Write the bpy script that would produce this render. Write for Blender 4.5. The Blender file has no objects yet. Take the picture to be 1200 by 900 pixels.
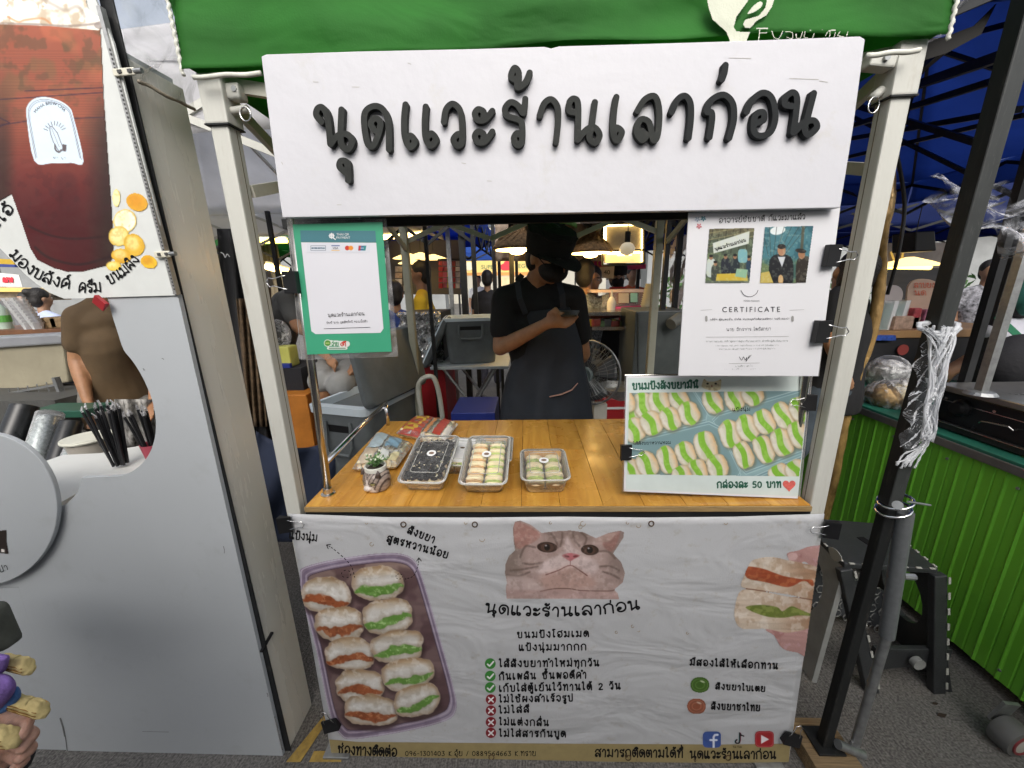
import bpy, bmesh, math, random
import numpy as np
from mathutils import Vector as V, Matrix, Quaternion
random.seed(7)
S = bpy.context.scene
C = S.collection
rad = math.radians
# ---------------------------------------------------------------- camera
cam = bpy.data.objects.new('camera', bpy.data.cameras.new('camera')); C.objects.link(cam)
cam.data.sensor_width = 36; cam.data.lens = 452 / 1200 * 36
cam.data.clip_start = 0.02; cam.data.clip_end = 2000
CM = (Matrix.Translation((0, 0, 1.55)) @ Matrix.Rotation(rad(2.3), 4, 'Z') @ Matrix.Rotation(rad(90 - 14.9), 4, 'X') @ Matrix.Rotation(rad(-1.4), 4, 'Z'))
cam.matrix_world = CM
S.camera = cam
# ---------------------------------------------------------------- light
SUN_EL, SUN_ROT = 40, 174
w = bpy.data.worlds.new('World'); S.world = w; w.use_nodes = True
nt = w.node_tree; bg = nt.nodes['Background']
sky = nt.nodes.new('ShaderNodeTexSky'); sky.sky_type = 'NISHITA'; sky.sun_disc = False
sky.sun_elevation = rad(SUN_EL); sky.sun_rotation = rad(SUN_ROT); sky.dust_density = 5; sky.air_density = 1.0; sky.ozone_density = 1.0
hs = nt.nodes.new('ShaderNodeHueSaturation'); hs.inputs['Saturation'].default_value = 0.38
nt.links.new(sky.outputs[0], hs.inputs['Color']); nt.links.new(hs.outputs[0], bg.inputs[0])
bg.inputs[1].default_value = 0.15
sl = bpy.data.lights.new('sun', 'SUN'); sl.energy = 0.7; sl.angle = rad(45); sl.color = (1, .97, .92)
so = bpy.data.objects.new('sun', sl); C.objects.link(so)
so.rotation_euler = (rad(90 - SUN_EL), 0, rad(180 - SUN_ROT))
so.rotation_euler = V((-math.sin(rad(SUN_ROT)) * math.cos(rad(SUN_EL)), -math.cos(rad(SUN_ROT)) * math.cos(rad(SUN_EL)), -math.sin(rad(SUN_EL)))).to_track_quat('-Z', 'Y').to_euler()
S.view_settings.view_transform = 'Standard'; S.view_settings.look = 'None'
S.view_settings.exposure = 0.66; S.view_settings.gamma = 1
S.cycles.use_denoising = True
S.cycles.max_bounces = 6; S.cycles.transparent_max_bounces = 12
S.cycles.sample_clamp_indirect = 3
# ---------------------------------------------------------------- photo ray helpers: a pixel of the 1200x900 photo to a point on a plane
CP = V((0, 0, 1.55)); CR = CM.to_3x3()
def ray(x, y): return CR @ V(((x - 600) / 452, -(y - 450) / 452, -1))
def aY(x, y, Y): d = ray(x, y); return CP + d * (Y / d.y)
def aX(x, y, X): d = ray(x, y); return CP + d * (X / d.x)
def aZ(x, y, Z): d = ray(x, y); return CP + d * ((Z - 1.55) / d.z)
class PM:                                    # a sheet of the place: point p0, normal n facing the street
 def __init__(s, p0, n=(0, -1, 0)):
  s.p0 = V(p0); s.n = V(n).normalized()
 def __call__(s, x, y, lift=0):
  d = ray(x, y); t = (s.p0 - CP).dot(s.n) / d.dot(s.n)
  return CP + d * t + s.n * lift
# ---------------------------------------------------------------- objects
ORG = {}
def link(o, parent=None):
 C.objects.link(o)
 if parent: o.parent = parent
 return o
def tag(o, label=None, cat=None, group=None, kind=None):
 if label: o['label'] = label
 if cat: o['category'] = cat
 if group: o['group'] = group
 if kind: o['kind'] = kind
 return o
def thing(name, label, cat, loc=(0, 0, 0), group=None):
 o = bpy.data.objects.new(name, None); o.empty_display_size = .1
 link(o); o.location = loc; ORG[o] = V(loc)
 return tag(o, label, cat, group)
class MB:
 def __init__(s): s.v = []; s.f = []; s.m = []; s.mi = 0
 def add(s, vs, fs):
  b = len(s.v); s.v += [V(p) for p in vs]
  for f in fs: s.f.append([b + i for i in f]); s.m.append(s.mi)
  return s
 def mat(s, i): s.mi = i; return s
 def hexa(s, p):                           # 8 points: bottom loop 0-3, top loop 4-7
  return s.add(p, [(0, 3, 2, 1), (4, 5, 6, 7), (0, 1, 5, 4), (1, 2, 6, 5), (2, 3, 7, 6), (3, 0, 4, 7)])
 def box(s, c, d, M=None):
  x, y, z = d[0] / 2, d[1] / 2, d[2] / 2
  p = [V(q) for q in ((-x, -y, -z), (x, -y, -z), (x, y, -z), (-x, y, -z), (-x, -y, z), (x, -y, z), (x, y, z), (-x, y, z))]
  if M is not None: p = [M @ q for q in p]
  return s.hexa([q + V(c) for q in p])
 def bb(s, a, b): return s.box([(a[i] + b[i]) / 2 for i in range(3)], [abs(b[i] - a[i]) for i in range(3)])
 def bbox(s, a, b, r=.004):                # box with chamfered edges
  bm = bmesh.new(); bmesh.ops.create_cube(bm, size=1)
  c = [(a[i] + b[i]) / 2 for i in range(3)]; d = [abs(b[i] - a[i]) for i in range(3)]
  for v in bm.verts: v.co = V([v.co[i] * d[i] + c[i] for i in range(3)])
  bmesh.ops.bevel(bm, geom=bm.edges[:], offset=min(r, min(d) * .45), segments=2, affect='EDGES', profile=.6)
  bm.verts.index_update()
  s.add([v.co.copy() for v in bm.verts], [[v.index for v in f.verts] for f in bm.faces]); bm.free(); return s
 def prism(s, pts, off):                   # polygon (list of 3D points) pushed along off
  n = len(pts); off = V(off); a = [V(p) for p in pts]
  return s.add(a + [p + off for p in a], [tuple(range(n)), tuple(range(2 * n - 1, n - 1, -1))] + [(i, n + i, n + (i + 1) % n, (i + 1) % n) for i in range(n)])
 def bar(s, a, b, w, h=None, up=(0, 0, 1)):
  a = V(a); b = V(b); h = h or w; t = (b - a).normalized(); u = V(up)
  if abs(t.dot(u)) > .98: u = V((0, 1, 0))
  x = t.cross(u).normalized() * (w / 2); z = x.cross(t).normalized() * (h / 2)
  return s.hexa([a - x - z, a + x - z, b + x - z, b - x - z, a - x + z, a + x + z, b + x + z, b - x + z])
 def loft(s, rings, cap=True, close=False):
  n = len(rings[0]); b = len(s.v)
  for r in rings: s.v += [V(p) for p in r]
  m = len(rings)
  for k in range(m if close else m - 1):
   k2 = (k + 1) % m
   for i in range(n):
    j = (i + 1) % n
    s.f.append([b + k * n + i, b + k * n + j, b + k2 * n + j, b + k2 * n + i]); s.m.append(s.mi)
  if cap and not close:
   s.f.append([b + i for i in range(n)][::-1]); s.m.append(s.mi)
   s.f.append([b + (m - 1) * n + i for i in range(n)]); s.m.append(s.mi)
  return s
 def tube(s, pts, r, n=8, cap=True, flat=1, close=False):
  pts = [V(p) for p in pts]; rr = r if isinstance(r, (list, tuple)) else [r] * len(pts)
  rings = []; u = None
  for i, p in enumerate(pts):
   if close: t = pts[(i + 1) % len(pts)] - pts[i - 1]
   else: t = pts[min(i + 1, len(pts) - 1)] - pts[max(i - 1, 0)]
   t = t.normalized() if t.length > 1e-9 else V((0, 0, 1))
   if u is None:
    u = V((0, 0, 1)) if abs(t.z) < .9 else V((0, 1, 0))
   x = t.cross(u)
   if x.length < 1e-5: x = t.cross(V((1, 0, 0)))
   x.normalize(); z = x.cross(t).normalized(); u = z
   rings.append([p + x * math.cos(2 * math.pi * k / n) * rr[i] + z * math.sin(2 * math.pi * k / n) * rr[i] * flat for k in range(n)])
  return s.loft(rings, cap, close)
 def cone(s, a, b, r1, r2, n=20, cap=True): return s.tube([a, b], [r1, r2], n, cap)
 def ball(s, c, r, M=None, n=14, m=9):
  r = (r, r, r) if isinstance(r, (int, float)) else r
  rings = []
  for i in range(m + 1):
   a = math.pi * i / m; sa = max(math.sin(a), .02)
   rg = [V((r[0] * sa * math.cos(2 * math.pi * k / n), r[1] * sa * math.sin(2 * math.pi * k / n), -r[2] * math.cos(a))) for k in range(n)]
   rings.append([(M @ q if M is not None else q) + V(c) for q in rg])
  return s.loft(rings)
 def lathe(s, c, prof, n=20, M=None, cap=True):   # prof: (r, z) pairs
  return s.loft([[(M @ V((r * math.cos(2 * math.pi * k / n), r * math.sin(2 * math.pi * k / n), z)) if M is not None else V((r * math.cos(2 * math.pi * k / n), r * math.sin(2 * math.pi * k / n), z))) + V(c) for k in range(n)] for r, z in prof], cap)
 def grid(s, f, nu, nv):                   # f(u,v)->point
  b = len(s.v)
  for j in range(nv + 1):
   for i in range(nu + 1): s.v.append(V(f(i / nu, j / nv)))
  for j in range(nv):
   for i in range(nu):
    a = b + j * (nu + 1) + i; s.f.append([a, a + 1, a + nu + 2, a + nu + 1]); s.m.append(s.mi)
  return s
 def limb(s, pts, n=12, sub=6, flat=1):    # [(p, r)] balls joined by cones, to be fused by remesh
  for (p, r), (q, t) in zip(pts, pts[1:]):
   s.tube([V(p).lerp(V(q), k / sub) for k in range(sub + 1)], [r + (t - r) * k / sub for k in range(sub + 1)], n, flat=flat)
  for p, r in pts: s.ball(p, r * .99, n=n, m=8)
  return s
 def build(s, name, mats, parent=None, smooth=False, origin=None, bevel=0, solid=0, sub=0, remesh=0, fix=True):
  og = V(origin) if origin is not None else (ORG.get(parent, V((0, 0, 0))) if parent else V((0, 0, 0)))
  base = ORG.get(parent, V((0, 0, 0))) if parent else V((0, 0, 0))
  me = bpy.data.meshes.new(name)
  me.from_pydata([tuple(p - og) for p in s.v], [], s.f)
  if not isinstance(mats, (list, tuple)): mats = [mats]
  for m_ in mats: me.materials.append(m_)
  if len(mats) > 1: me.polygons.foreach_set('material_index', s.m)
  if fix and not remesh and len(s.f) < 60000:
   bm = bmesh.new(); bm.from_mesh(me); bmesh.ops.recalc_face_normals(bm, faces=bm.faces); bm.to_mesh(me); bm.free()
  if smooth is True: me.polygons.foreach_set('use_smooth', [True] * len(me.polygons))
  o = bpy.data.objects.new(name, me); link(o, parent); o.location = og - base; ORG[o] = og
  if bevel:
   b = o.modifiers.new('b', 'BEVEL'); b.width = bevel; b.segments = 2; b.limit_method = 'ANGLE'; b.angle_limit = rad(40)
  if solid:
   b = o.modifiers.new('s', 'SOLIDIFY'); b.thickness = solid; b.offset = 0
  if sub:
   b = o.modifiers.new('u', 'SUBSURF'); b.levels = sub; b.render_levels = sub
  if remesh:
   b = o.modifiers.new('r', 'REMESH'); b.mode = 'VOXEL'; b.voxel_size = remesh; b.use_smooth_shade = True
   b = o.modifiers.new('k', 'SMOOTH'); b.iterations = 3; b.factor = .5
  if smooth == 'auto' and not remesh:
   me.polygons.foreach_set('use_smooth', [True] * len(me.polygons)); me.set_sharp_from_angle(angle=rad(35))
  return o
def bake(o):
 dg = bpy.context.evaluated_depsgraph_get()
 me = bpy.data.meshes.new_from_object(o.evaluated_get(dg)); o.modifiers.clear(); o.data = me
 return o
def copy_tree(o, parent=None):
 c = o.copy(); C.objects.link(c); ORG[c] = ORG.get(o, V())
 if parent: c.parent = parent
 for ch in o.children: copy_tree(ch, c)
 return c
# ---------------------------------------------------------------- materials
def s2l(c):
 c = np.asarray(c, float) / 255; return np.where(c <= .04045, c / 12.92, ((c + .055) / 1.055) ** 2.4)
MC = {}
def mat(name, col, rough=.6, metal=0, var=.12, vs=6, bump=.0, bs=60, spec=.5, trans=0, alpha=1, emit=0, emitc=None, dirt=0, dirtc=(.08, .07, .05), stretch=(1, 1, 1), coat=0, sheen=0, sss=0, thin=0):
 if name in MC: return MC[name]
 m = bpy.data.materials.new(name); m.use_nodes = True; MC[name] = m
 n = m.node_tree.nodes; l = m.node_tree.links; b = n['Principled BSDF']
 b.inputs['Roughness'].default_value = rough; b.inputs['Metallic'].default_value = metal
 b.inputs['Specular IOR Level'].default_value = spec
 b.inputs['Transmission Weight'].default_value = trans; b.inputs['Alpha'].default_value = alpha
 b.inputs['Coat Weight'].default_value = coat
 if sheen: b.inputs['Sheen Weight'].default_value = sheen
 if sss: b.inputs['Subsurface Weight'].default_value = sss; b.inputs['Subsurface Scale'].default_value = .01
 tc = n.new('ShaderNodeTexCoord'); mp = n.new('ShaderNodeMapping'); l.new(tc.outputs['Object'], mp.inputs[0])
 mp.inputs['Scale'].default_value = stretch
 no = n.new('ShaderNodeTexNoise'); no.inputs['Scale'].default_value = vs; no.inputs['Detail'].default_value = 6; no.inputs['Roughness'].default_value = .6
 l.new(mp.outputs[0], no.inputs[0])
 cr = n.new('ShaderNodeValToRGB'); cr.color_ramp.elements[0].position = .3; cr.color_ramp.elements[1].position = .7
 cr.color_ramp.elements[0].color = tuple(max(0, c * (1 - var)) for c in col) + (1,)
 cr.color_ramp.elements[1].color = tuple(min(1, c * (1 + var)) for c in col) + (1,)
 l.new(no.outputs[0], cr.inputs[0]); out = cr.outputs[0]
 if dirt:
  n2 = n.new('ShaderNodeTexNoise'); n2.inputs['Scale'].default_value = vs * 2.7; n2.inputs['Detail'].default_value = 9; n2.inputs['Roughness'].default_value = .75
  l.new(mp.outputs[0], n2.inputs[0])
  r2 = n.new('ShaderNodeValToRGB'); r2.color_ramp.elements[0].position = .56; r2.color_ramp.elements[1].position = .78
  r2.color_ramp.elements[1].color = (dirt,) * 3 + (1,)
  l.new(n2.outputs[0], r2.inputs[0])
  mx = n.new('ShaderNodeMix'); mx.data_type = 'RGBA'; l.new(r2.outputs[0], mx.inputs[0]); l.new(out, mx.inputs[6]); mx.inputs[7].default_value = tuple(dirtc) + (1,)
  out = mx.outputs[2]
 l.new(out, b.inputs['Base Color'])
 rr = n.new('ShaderNodeMapRange'); rr.inputs[3].default_value = max(0, rough - .08); rr.inputs[4].default_value = min(1, rough + .08)
 l.new(no.outputs[0], rr.inputs[0]); l.new(rr.outputs[0], b.inputs['Roughness'])
 if bump:
  n3 = n.new('ShaderNodeTexNoise'); n3.inputs['Scale'].default_value = bs; n3.inputs['Detail'].default_value = 4
  l.new(mp.outputs[0], n3.inputs[0]); bp = n.new('ShaderNodeBump'); bp.inputs['Strength'].default_value = bump; bp.inputs['Distance'].default_value = .01
  l.new(n3.outputs[0], bp.inputs['Height']); l.new(bp.outputs[0], b.inputs['Normal'])
 if emit:
  b.inputs['Emission Color'].default_value = tuple(emitc or col) + (1,); b.inputs['Emission Strength'].default_value = emit
 if thin: translucent(m, out, thin)
 return m
def translucent(m, colsock, k):
 n = m.node_tree.nodes; l = m.node_tree.links; tr = n.new('ShaderNodeBsdfTranslucent'); mx = n.new('ShaderNodeMixShader'); mx.inputs[0].default_value = k
 g = n.new('ShaderNodeGamma'); g.inputs[1].default_value = .8; l.new(colsock, g.inputs[0]); l.new(g.outputs[0], tr.inputs[0])
 l.new(n['Principled BSDF'].outputs[0], mx.inputs[1]); l.new(tr.outputs[0], mx.inputs[2]); l.new(mx.outputs[0], n['Material Output'].inputs[0])
def printmat(name, rough=.5, wr=0, ws=3, dirt=0, coat=0, fine=0):
 m = bpy.data.materials.new(name); m.use_nodes = True; n = m.node_tree.nodes; l = m.node_tree.links; b = n['Principled BSDF']
 b.inputs['Roughness'].default_value = rough; b.inputs['Coat Weight'].default_value = coat
 a = n.new('ShaderNodeAttribute'); a.attribute_name = 'Col'; out = a.outputs['Color']
 g = n.new('ShaderNodeNewGeometry')
 if dirt:
  n2 = n.new('ShaderNodeTexNoise'); n2.inputs['Scale'].default_value = 9; n2.inputs['Detail'].default_value = 9; n2.inputs['Roughness'].default_value = .72
  l.new(g.outputs['Position'], n2.inputs[0]); r2 = n.new('ShaderNodeValToRGB'); r2.color_ramp.elements[0].position = .45; r2.color_ramp.elements[1].position = .85
  r2.color_ramp.elements[1].color = (dirt,) * 3 + (1,); l.new(n2.outputs[0], r2.inputs[0])
  mx = n.new('ShaderNodeMix'); mx.data_type = 'RGBA'; l.new(r2.outputs[0], mx.inputs[0]); l.new(out, mx.inputs[6]); mx.inputs[7].default_value = (.16, .13, .09, 1)
  out = mx.outputs[2]
 l.new(out, b.inputs['Base Color'])
 if wr:
  wrinkle(n, l, b, g, wr, ws, fine)
 return m
def wrinkle(n, l, b, g, wr, ws, fine=0):      # creases and soft billows, world-space so sheet and print agree
 mp = n.new('ShaderNodeMapping'); mp.inputs['Scale'].default_value = (1, 1, 2.2); l.new(g.outputs['Position'], mp.inputs[0])
 a = n.new('ShaderNodeTexNoise'); a.inputs['Scale'].default_value = ws; a.inputs['Detail'].default_value = 3; a.inputs['Distortion'].default_value = .8; l.new(mp.outputs[0], a.inputs[0])
 v = n.new('ShaderNodeTexNoise'); v.noise_type = 'RIDGED_MULTIFRACTAL'; v.inputs['Scale'].default_value = ws * 1.3; v.inputs['Detail'].default_value = 2; l.new(mp.outputs[0], v.inputs[0])
 ad = n.new('ShaderNodeMath'); ad.operation = 'MULTIPLY_ADD'; l.new(v.outputs[0], ad.inputs[0]); ad.inputs[1].default_value = .22; l.new(a.outputs[0], ad.inputs[2])
 bp = n.new('ShaderNodeBump'); bp.inputs['Strength'].default_value = wr; bp.inputs['Distance'].default_value = .03
 l.new(ad.outputs[0], bp.inputs['Height']); last = bp
 if fine:
  f = n.new('ShaderNodeTexNoise'); f.inputs['Scale'].default_value = 260; l.new(g.outputs['Position'], f.inputs[0])
  b2 = n.new('ShaderNodeBump'); b2.inputs['Strength'].default_value = fine; b2.inputs['Distance'].default_value = .002
  l.new(f.outputs[0], b2.inputs['Height']); l.new(bp.outputs[0], b2.inputs['Normal']); last = b2
 l.new(last.outputs[0], b.inputs['Normal'])
def glass(name, col=(1, 1, 1), rough=.08, dens=.12, white=(.8, .8, .8), bump=0, bs=20):   # thin plastic film: mostly clear with sheen
 m = bpy.data.materials.new(name); m.use_nodes = True; n = m.node_tree.nodes; l = m.node_tree.links; out = n['Material Output']
 b = n['Principled BSDF']; b.inputs['Base Color'].default_value = tuple(white) + (1,); b.inputs['Roughness'].default_value = rough
 t = n.new('ShaderNodeBsdfTransparent'); t.inputs[0].default_value = tuple(col) + (1,)
 mx = n.new('ShaderNodeMixShader'); fr = n.new('ShaderNodeFresnel'); fr.inputs[0].default_value = 1.45
 ad = n.new('ShaderNodeMath'); ad.operation = 'ADD'; l.new(fr.outputs[0], ad.inputs[0]); ad.inputs[1].default_value = dens; ad.use_clamp = True
 if bump:
  tc = n.new('ShaderNodeTexCoord'); no = n.new('ShaderNodeTexNoise'); no.inputs['Scale'].default_value = bs; no.inputs['Detail'].default_value = 3; no.inputs['Distortion'].default_value = 1.5
  l.new(tc.outputs['Object'], no.inputs[0]); bp = n.new('ShaderNodeBump'); bp.inputs['Strength'].default_value = bump; bp.inputs['Distance'].default_value = .02
  l.new(no.outputs[0], bp.inputs['Height']); l.new(bp.outputs[0], b.inputs['Normal']); l.new(bp.outputs[0], fr.inputs['Normal'])
  mr = n.new('ShaderNodeMapRange'); mr.inputs[1].default_value = .45; mr.inputs[2].default_value = .75; mr.inputs[4].default_value = dens * 2.2
  l.new(no.outputs[0], mr.inputs[0]); l.new(mr.outputs[0], ad.inputs[1])
 l.new(ad.outputs[0], mx.inputs[0]); l.new(t.outputs[0], mx.inputs[1]); l.new(b.outputs[0], mx.inputs[2]); l.new(mx.outputs[0], out.inputs[0])
 return m
def lamp_mat(name, col, st):
 return mat(name, col, emit=st, emitc=col, var=0)
M_ = {}
def P(name, col, **k): M_[name] = mat(name, col, **k); return M_[name]
P('ink', (.008, .008, .009), rough=.8, var=0, spec=.15)
P('black_plastic', (.01, .01, .011), rough=.4, var=.3, vs=12, spec=.3)
P('black_metal', (.015, .016, .017), rough=.5, spec=.3, var=.3, vs=9, dirt=.35, dirtc=(.09, .085, .075))
P('post_paint', (.5, .5, .455), rough=.5, var=.06, vs=5, dirt=.5, dirtc=(.3, .26, .2), stretch=(3, 3, .6), bump=.08)
P('steel', (.62, .6, .57), rough=.22, metal=1, var=.1, vs=20)
P('galv', (.34, .35, .35), rough=.45, metal=.8, var=.2, vs=40)
P('chrome', (.8, .8, .8), rough=.12, metal=1, var=.05)
P('wood_dark', (.18, .1, .05), rough=.6, var=.3, vs=20, stretch=(1, 6, 6))
P('white_plastic', (.66, .67, .67), rough=.4, var=.04, dirt=.15, dirtc=(.45, .42, .36))
P('grey_plastic', (.12, .135, .14), rough=.45, var=.15, vs=14, bump=.1, bs=200)
P('ice_plastic', (.6, .68, .73), rough=.4, var=.06)
P('skin', (.34, .19, .115), rough=.5, var=.12, vs=20, sss=.1)
P('skin_tan', (.36, .18, .09), rough=.5, var=.15, vs=25, sss=.08, bump=.15, bs=90)
P('hair', (.012, .01, .009), rough=.5, var=.3, vs=60, bump=.6, bs=120)
P('red_plastic', (.32, .015, .02), rough=.4)
P('blue_plastic', (.02, .035, .22), rough=.4)
P('dark_cloth', (.014, .014, .017), rough=.9, var=.3, bump=.3, bs=60)
# ---------------------------------------------------------------- numpy painter for flat prints (colours of ink on a sheet)
def vnoise(X, Y, sc, seed=0):
 rs = np.random.RandomState(seed); T = rs.rand(64, 64) * 2 - 1
 x = X / sc; y = Y / sc; xi = np.floor(x).astype(int); yi = np.floor(y).astype(int); fx = x - xi; fy = y - yi
 fx = fx * fx * (3 - 2 * fx); fy = fy * fy * (3 - 2 * fy)
 g = lambda a, b: T[a % 64, b % 64]
 return (g(xi, yi) * (1 - fx) + g(xi + 1, yi) * fx) * (1 - fy) + (g(xi, yi + 1) * (1 - fx) + g(xi + 1, yi + 1) * fx) * fy
def fbm(X, Y, sc, seed=0, o=3): return sum(vnoise(X, Y, sc / 2 ** k, seed + k) * .5 ** k for k in range(o))
def sm(a, b, x): t = np.clip((x - a) / (b - a), 0, 1); return t * t * (3 - 2 * t)
def seg_dist(X, Y, pts):
 d = np.full(X.shape, 1e9)
 for (ax, ay), (bx, by) in zip(pts, pts[1:]):
  vx, vy = bx - ax, by - ay; L = vx * vx + vy * vy + 1e-9
  t = np.clip(((X - ax) * vx + (Y - ay) * vy) / L, 0, 1)
  d = np.minimum(d, np.hypot(X - ax - t * vx, Y - ay - t * vy))
 return d
def cat(pts, k=5, closed=False):              # Catmull-Rom
 p = [np.array(q, float) for q in pts]
 if len(p) < 3 and not closed: return [tuple(q) for q in p]
 n = len(p); out = []
 for i in range(n if closed else n - 1):
  if closed: a, b, c, d = p[i - 1], p[i], p[(i + 1) % n], p[(i + 2) % n]
  else: a, b, c, d = p[max(i - 1, 0)], p[i], p[i + 1], p[min(i + 2, n - 1)]
  for j in range(k):
   t = j / k; out.append(tuple(.5 * (2 * b + (c - a) * t + (2 * a - 5 * b + 4 * c - d) * t * t + (3 * b - a - 3 * c + d) * t ** 3)))
 if not closed: out.append(tuple(p[-1]))
 return out
class Cv:
 def __init__(s, x0, y0, x1, y1, step=.8, bg=(230, 230, 235), alpha=1.0):
  nx = int((x1 - x0) / step) + 1; ny = int((y1 - y0) / step) + 1
  s.X, s.Y = np.meshgrid(np.linspace(x0, x1, nx), np.linspace(y0, y1, ny))
  s.c = np.zeros(s.X.shape + (3,)); s.c[:] = bg; s.a = np.full(s.X.shape, float(alpha))
 def put(s, m, col, alpha=False):
  col = np.asarray(col, float); m_ = np.clip(m, 0, 1)[..., None]; s.c = s.c * (1 - m_) + col * m_
  if alpha: s.a = np.maximum(s.a, np.clip(m, 0, 1))
 def ell(s, cx, cy, rx, ry, ang=0, p=2, soft=.8):
  a = rad(ang); u = (s.X - cx) * math.cos(a) + (s.Y - cy) * math.sin(a); v = -(s.X - cx) * math.sin(a) + (s.Y - cy) * math.cos(a)
  r = (np.abs(u / rx) ** p + np.abs(v / ry) ** p) ** (1 / p)
  return sm(0, soft, (1 - r) * min(rx, ry) + soft / 2)
 def uv(s, cx, cy, rx, ry, ang):
  a = rad(ang); return ((s.X - cx) * math.cos(a) + (s.Y - cy) * math.sin(a)) / rx, (-(s.X - cx) * math.sin(a) + (s.Y - cy) * math.cos(a)) / ry
 def poly(s, pts, soft=.8, smooth=0):
  if smooth: pts = cat(pts, smooth, True)
  ins = np.zeros(s.X.shape, bool); n = len(pts)
  for i in range(n):
   (x1, y1), (x2, y2) = pts[i], pts[(i + 1) % n]
   if y1 == y2: continue
   c = ((y1 > s.Y) != (y2 > s.Y)) & (s.X < (x2 - x1) * (s.Y - y1) / (y2 - y1) + x1); ins ^= c
  d = seg_dist(s.X, s.Y, list(pts) + [pts[0]]); d = np.where(ins, d, -d)
  return sm(0, soft, d + soft / 2)
 def line(s, pts, w, soft=.7, smooth=0):
  if smooth: pts = cat(pts, smooth)
  return sm(-soft / 2, soft / 2, w / 2 - seg_dist(s.X, s.Y, pts))
 def noise(s, sc, seed=0, o=3): return fbm(s.X, s.Y, sc, seed, o)
 def build(s, name, parent, pm, m, lift, white=235, cut=.5, sat=1):
  c_ = s.c.mean(2, keepdims=True) * (1 - sat) + s.c * sat; lin = s2l(np.clip(c_, 0, 255) * (235 / white)) * .8
  H, W = s.X.shape; idx = -np.ones(H * W, int)
  keep = (s.a[:-1, :-1] > cut) & (s.a[1:, :-1] > cut) & (s.a[:-1, 1:] > cut) & (s.a[1:, 1:] > cut)
  jj, ii = np.nonzero(keep); a = jj * W + ii
  quads = np.stack([a, a + 1, a + W + 1, a + W], 1)
  used = np.unique(quads); idx[used] = np.arange(len(used)); quads = idx[quads]
  xs = s.X.ravel()[used]; ys = s.Y.ravel()[used]
  R = np.array(CR); d = np.stack([(xs - 600) / 452, -(ys - 450) / 452, -np.ones(len(xs))], 1) @ R.T
  nn = np.array(pm.n); cp = np.array(CP); t = np.dot(np.array(pm.p0) - cp, nn) / (d @ nn)
  co = cp + d * t[:, None] + nn * lift
  me = bpy.data.meshes.new(name); me.vertices.add(len(co)); og = ORG.get(parent, V()); me.vertices.foreach_set('co', (co - np.array(og)).ravel())
  nf = len(quads); me.loops.add(nf * 4); me.loops.foreach_set('vertex_index', quads.ravel().astype('i4'))
  me.polygons.add(nf); me.polygons.foreach_set('loop_start', np.arange(0, nf * 4, 4, dtype='i4')); me.update(calc_edges=True)
  ca = me.color_attributes.new('Col', 'FLOAT_COLOR', 'POINT'); cc = np.ones((len(used), 4)); cc[:, :3] = lin.reshape(-1, 3)[used]
  ca.data.foreach_set('color', cc.ravel().astype('f4')); me.materials.append(m)
  o = bpy.data.objects.new(name, me); link(o, parent); ORG[o] = og
  return o
# ---------------------------------------------------------------- strokes to plates: clean outline of a pen stroke by contouring its distance field
def plate(strokes, hw, pm, lift, mb, thick=0, g=.8):
 strokes = [q for q in strokes if len(q) > 0]
 xs = [p[0] for q in strokes for p in q]; ys = [p[1] for q in strokes for p in q]
 x0, y0 = min(xs) - hw - g, min(ys) - hw - g; nx = int((max(xs) + hw + g - x0) / g) + 2; ny = int((max(ys) + hw + g - y0) / g) + 2
 X, Y = np.meshgrid(x0 + np.arange(nx) * g, y0 + np.arange(ny) * g)
 D = np.full(X.shape, 1e9)
 for q in strokes: D = np.minimum(D, seg_dist(X, Y, q if len(q) > 1 else [q[0], q[0]]))
 D = hw - D
 vid = {}
 def vert(key, x, y):
  if key not in vid: vid[key] = len(mb.v); mb.v.append(pm(x, y, lift + thick))
  return vid[key]
 pos = D > 0; cnt = pos[:-1, :-1].astype(int) + pos[1:, :-1] + pos[:-1, 1:] + pos[1:, 1:]
 back = {}
 for j, i in zip(*np.nonzero(cnt)):
  cs = [(j, i), (j, i + 1), (j + 1, i + 1), (j + 1, i)]; poly = []; cross = []
  for k in range(4):
   a = cs[k]; b = cs[(k + 1) % 4]; da = D[a]; db = D[b]
   if da > 0: poly.append(vert(a, X[a], Y[a]))
   if (da > 0) != (db > 0):
    t = da / (da - db); key = (min(a, b), max(a, b)); x = X[a] + (X[b] - X[a]) * t; y = Y[a] + (Y[b] - Y[a]) * t
    v = vert(key, x, y); poly.append(v); cross.append((v, x, y, da > 0))
  if len(poly) >= 3: mb.f.append(poly); mb.m.append(mb.mi)
  if thick and len(cross) >= 2:
   for c in range(0, len(cross) - 1, 2):
    (v1, x1, y1, o1), (v2, x2, y2, o2) = cross[c], cross[c + 1]
    for v, x, y in ((v1, x1, y1), (v2, x2, y2)):
     if v not in back: back[v] = len(mb.v); mb.v.append(pm(x, y, lift))
    mb.f.append([v1, v2, back[v2], back[v1]]); mb.m.append(mb.mi)
 return mb
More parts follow.
